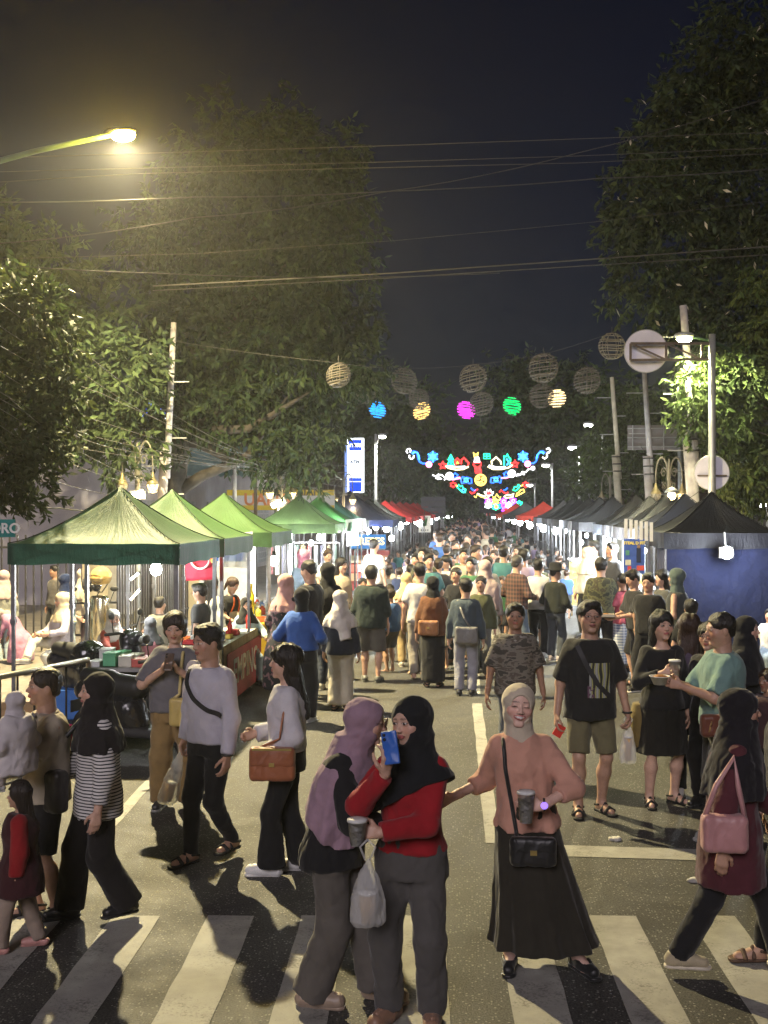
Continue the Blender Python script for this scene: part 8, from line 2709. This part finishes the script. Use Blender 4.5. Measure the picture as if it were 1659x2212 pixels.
pp('man in a black tee behind the right counters near the white bulb', 1322, 1395, 1172, yaw=-60, hair='short', top=shirt((.05, .05, .055), 'short', ease=.024), bottom=pants('straight', BLK), shoes=dict(kind='sneaker', col=BLK))
pp('cook in a cap and beige shirt behind the pale blue counter', 1283, 1362, 1168, yaw=-100, hair='short', top=shirt((.45, .40, .32), 'short', ease=.024), bottom=pants('straight', BLK), shoes=dict(kind='sneaker', col=BLK))
pp('woman in a beige hijab behind the pale blue counter', 1268, 1378, 1182, sex='f', yaw=-50, hijab=dict(col=(.50, .42, .31), drape='cape', front=.7), top=shirt((.48, .44, .36), 'long', ease=.024), bottom=pants('straight', BLK), shoes=dict(kind='sneaker', col=BLK))
pp('person in a white shirt sitting at the right edge beyond the round yellow sign', 1655, 1470, 1288, yaw=-30, skin='tan', hair='short', hip=.36, hipoff=(0, .2), top=shirt((.58, .58, .56), 'short', ease=.026), bottom=pants('straight', (.2, .25, .3)), shoes=dict(kind='sandal'), feet=[(-.06, -.05, 0, 0), (.06, -.05, 0, 0)])
# --- parked scooters and helmets beside the left stalls
g = gp(300, 1650)
scooter('black scooter parked between the woman in stripes and the khaki trousers', g[0] + .02, g[1] + .1, R(70))
g2 = gp(235, 1560)
scooter('second dark scooter parked close behind the first, helmet on its seat', g2[0] - .1, g2[1] + .25, R(75), (.02, .02, .025))
helmet('glossy black helmet resting on the parked scooter', at(192, 1418, g2[1] + .15), (.012, .012, .013), R(-60), .19)
helmet('yellow helmet on a scooter mirror behind the steel bollard', at(218, 1246, 16.4), (.50, .33, .10), R(-20), .15)
helmet('dark helmet on a scooter mirror beside the yellow one', at(198, 1262, 16.9), (.02, .02, .025), R(30), .15)
g3 = at(214, 1300, 17.2)
scooter('scooter parked behind the steel bollard under two helmets', g3[0] - .1, 17.3, R(15), (.03, .03, .035))

# --- litter on the road
for k, (dx, dy, c, lb) in enumerate(((1330, 1815, (.62, .60, .55), 'crumpled white paper scrap on the road before the stop line'), (690, 1770, (.5, .45, .35), 'small beige wrapper on the road left of the centre line'), (1500, 1905, (.55, .53, .5), 'torn white paper scrap beyond the stop line'), (930, 1640, (.35, .30, .22), 'flattened brown paper cup lid in mid street'))):
 g = gp(dx, dy)
 tag(sdf_obj('paper_scrap', wrinkle(ell((0, 0, .008), (.045, .03, .012)), .006, k + 3, .03, 1), .006, CL, None, c, (g[0], g[1], .003)), lb, 'litter', 'litter on the road')

# ------------------------------------------------------------------ the crowd filling the street
LODC = (.036, .021, .016)
def proto(kind, D=30):
 kw = dict(lod=LODC, D=D, seed=len(kind) * 7)
 if kind == 'man': return make_person('m', 0, 0, 1.68, top=shirt(BLK, 'short', ease=.026, sr=1.3), bottom=pants('straight', BLK), **kw)
 if kind == 'jacket': return make_person('m', 0, 0, 1.70, top=shirt(BLK, 'long', ease=.030, boxy=.1), bottom=pants('slim', BLK), hands=[(-.12, -.12, .55), (.15, 0, .47)], hair='crop', **kw)
 if kind == 'bighair': return make_person('f', 0, 0, 1.58, sex='f', hair='long', top=shirt(BLK, 'short', ease=.024, hairlen=.68), bottom=pants('wide', BLK), **kw)
 if kind == 'tied': return make_person('f', 0, 0, 1.58, sex='f', hair='tied', top=shirt(BLK, 'long', ease=.022), bottom=pants('straight', BLK), hands=[(-.1, -.12, .6), (.14, 0, .47)], **kw)
 if kind == 'hijab': return make_person('f', 0, 0, 1.57, sex='f', hijab=dict(col=BLK, drape='cape', front=.66), top=shirt(BLK, 'long', ease=.03), bottom=pants('skirt', BLK, hem=.06, w=.11), **kw)
 if kind == 'scarf': return make_person('f', 0, 0, 1.56, sex='f', hijab=dict(col=BLK, drape='short'), top=shirt(BLK, 'long', ease=.028, hem=.46), bottom=pants('wide', BLK), **kw)
 if kind == 'raise': return make_person('m', 0, 0, 1.68, top=shirt(BLK, 'short', ease=.026), bottom=pants('straight', BLK), hands=[(-.06, -.16, .86), (.08, -.14, .62)], poles=UPP, **kw)
 if kind == 'child': return make_person('c', 0, 0, 1.18, hair='kid', top=shirt(BLK, 'short', ease=.034), bottom=pants('shorts', BLK), fat=1.15, **kw)


PROTO = {k: proto(k).root for k in ('man', 'jacket', 'bighair', 'tied', 'hijab', 'scarf', 'raise', 'child')}
TOPC = dict(black=(.016, .016, .018), charcoal=(.045, .045, .05), white=(.56, .55, .53), cream=(.50, .44, .33), navy=(.02, .028, .06), brown=(.13, .065, .035), olive=(.07, .075, .035), grey=(.19, .19, .195),
   maroon=(.13, .02, .025), rust=(.28, .075, .03), blue=(.05, .12, .32), pink=(.45, .22, .25), green=(.05, .14, .07), teal=(.06, .18, .19), lilac=(.33, .26, .37), mustard=(.42, .28, .06), red=(.34, .02, .025), beige=(.40, .32, .22))
HIJ = dict(black=(.013, .013, .014), cream=(.56, .49, .37), grey=(.22, .22, .22), mauve=(.33, .21, .25), brown=(.17, .10, .065), white=(.62, .60, .57), pink=(.48, .28, .27), khaki=(.33, .26, .16), navy=(.018, .024, .05), green=(.10, .14, .09))
BOT = [(.014, .014, .016), (.03, .03, .035), (.07, .085, .11), (.20, .16, .10), (.30, .27, .22), (.12, .12, .12)]
rg = random.Random(21)
taken = [(o.location[0], o.location[1]) for o in bpy.data.objects if o.get('category') == 'person' and o.location[1] > 1]
wts = [('man', 26), ('jacket', 16), ('bighair', 13), ('tied', 8), ('hijab', 18), ('scarf', 18), ('raise', 4), ('child', 5)]
used = set(); made = 0; first = set()
def zone(x, Y):
 d = 'just beyond the front shoppers' if Y < 23 else 'by the fourth green tent' if Y < 30 else 'level with the navy tent' if Y < 39 else 'near the first red tents' if Y < 52 else 'level with the orange red tent' if Y < 66 else 'deep in the far crowd' if Y < 90 else 'at the far end of the street'
 s = 'on the green tent side' if x < -1.1 else 'on the black tent side' if x > 1.1 else 'in mid street'
 return s + ' ' + d
tries = 0
while made < 280 and tries < 20000:
 tries += 1
 Y = 16.5 + 88 * rg.random() ** 1.85
 lim = 2.55 if Y > 22 else 2.3
 x = rg.uniform(-lim, lim) + .01 * (Y - 16)
 if Y < 19.5 and (x > .3 or x < -1.6): continue
 if Y < 25 and x > 1.35: continue
 if Y > 45: x *= .93
 if any((x - a) ** 2 + (.8 * (Y - b)) ** 2 < (.42 if Y < 60 else .36) ** 2 for a, b in taken): continue
 k = rg.choices([w[0] for w in wts], [w[1] for w in wts])[0]
 tc = rg.choices(list(TOPC), [13, 7, 13, 6, 8, .3, 2, 6, 1, 0, 5, 1, 1, 2, 3, 0, .5, 2])[0]
 back = rg.random() < .72
 hc = rg.choices(list(HIJ), [5, 7, 3, 3, 3, 5, 4, 3, 1, 1])[0]
 who = {'man': 'person in a %s tee with short hair', 'jacket': 'person in a %s long sleeved top with cropped hair', 'bighair': 'person with long loose hair in a %s top', 'tied': 'person with tied hair in a %s top', 'hijab': 'person in a %s dress and long {} hijab',
           'scarf': 'person in a %s top and short {} hijab', 'raise': 'person in a %s tee lifting a hand', 'child': 'child in a %s tee'}[k] % tc
 who = who.replace('{}', hc)
 lb = who + (' seen from behind ' if back else ' facing the camera ') + zone(x, Y)
 ws = lb.split()
 if len(ws) > 16: lb = who + ' ' + zone(x, Y)
 if lb in used or len(lb.split()) > 16: continue
 used.add(lb)
 src = PROTO[k]
 if k in first:
  o = copy_tree(src)
 else:
  o = src; first.add(k)
 o.location = (x, Y, 0)
 o.rotation_euler = (0, 0, R((180 if back else 0) + rg.gauss(0, 28)))
 sc_k = rg.uniform(.90, 1.09)
 o.scale = (sc_k, sc_k, sc_k)
 o['label'] = lb; o['group'] = 'crowd walking down the street'; o['category'] = 'person'
 bc = rg.choice(BOT)
 for ch in o.children:
  nm = ch.name.split('.')[0]
  if nm in ('shirt',): ch.color = TOPC[tc] + (1,)
  elif nm in ('trousers', 'shorts'): ch.color = bc + (1,)
  elif nm == 'skirt': ch.color = TOPC[tc] + (1,)
  elif nm == 'hijab': ch.color = HIJ[hc] + (1,)
  elif nm == 'hair': ch.color = rg.choice([HB, HB, HB, HBR, (.05, .025, .014)]) + (1,)
 taken.append((x, Y)); made += 1
for k in PROTO:
 if k not in first:
  for ch in list(PROTO[k].children): bpy.data.objects.remove(ch)
  bpy.data.objects.remove(PROTO[k])

# ------------------------------------------------------------------ thin haze added for the glow round the lamps
hz = MB().box((0, 100, 8.5), (1460, 1700, 19.5)).build('haze', None)
m_ = bpy.data.materials.new('glow_haze')
m_.use_nodes = True
m_.node_tree.nodes.clear()
o_ = m_.node_tree.nodes.new('ShaderNodeOutputMaterial')
pv = m_.node_tree.nodes.new('ShaderNodeVolumePrincipled')
pv.inputs['Color'].default_value = (.9, .9, .88, 1)
pv.inputs['Density'].default_value = .00068
pv.inputs['Anisotropy'].default_value = .65
m_.node_tree.links.new(pv.outputs[0], o_.inputs['Volume'])
hz.data.materials.append(m_)
tag(hz, 'thin haze added for the glow round the lamps', 'haze', None, 'stuff')
cy.volume_bounces = 0
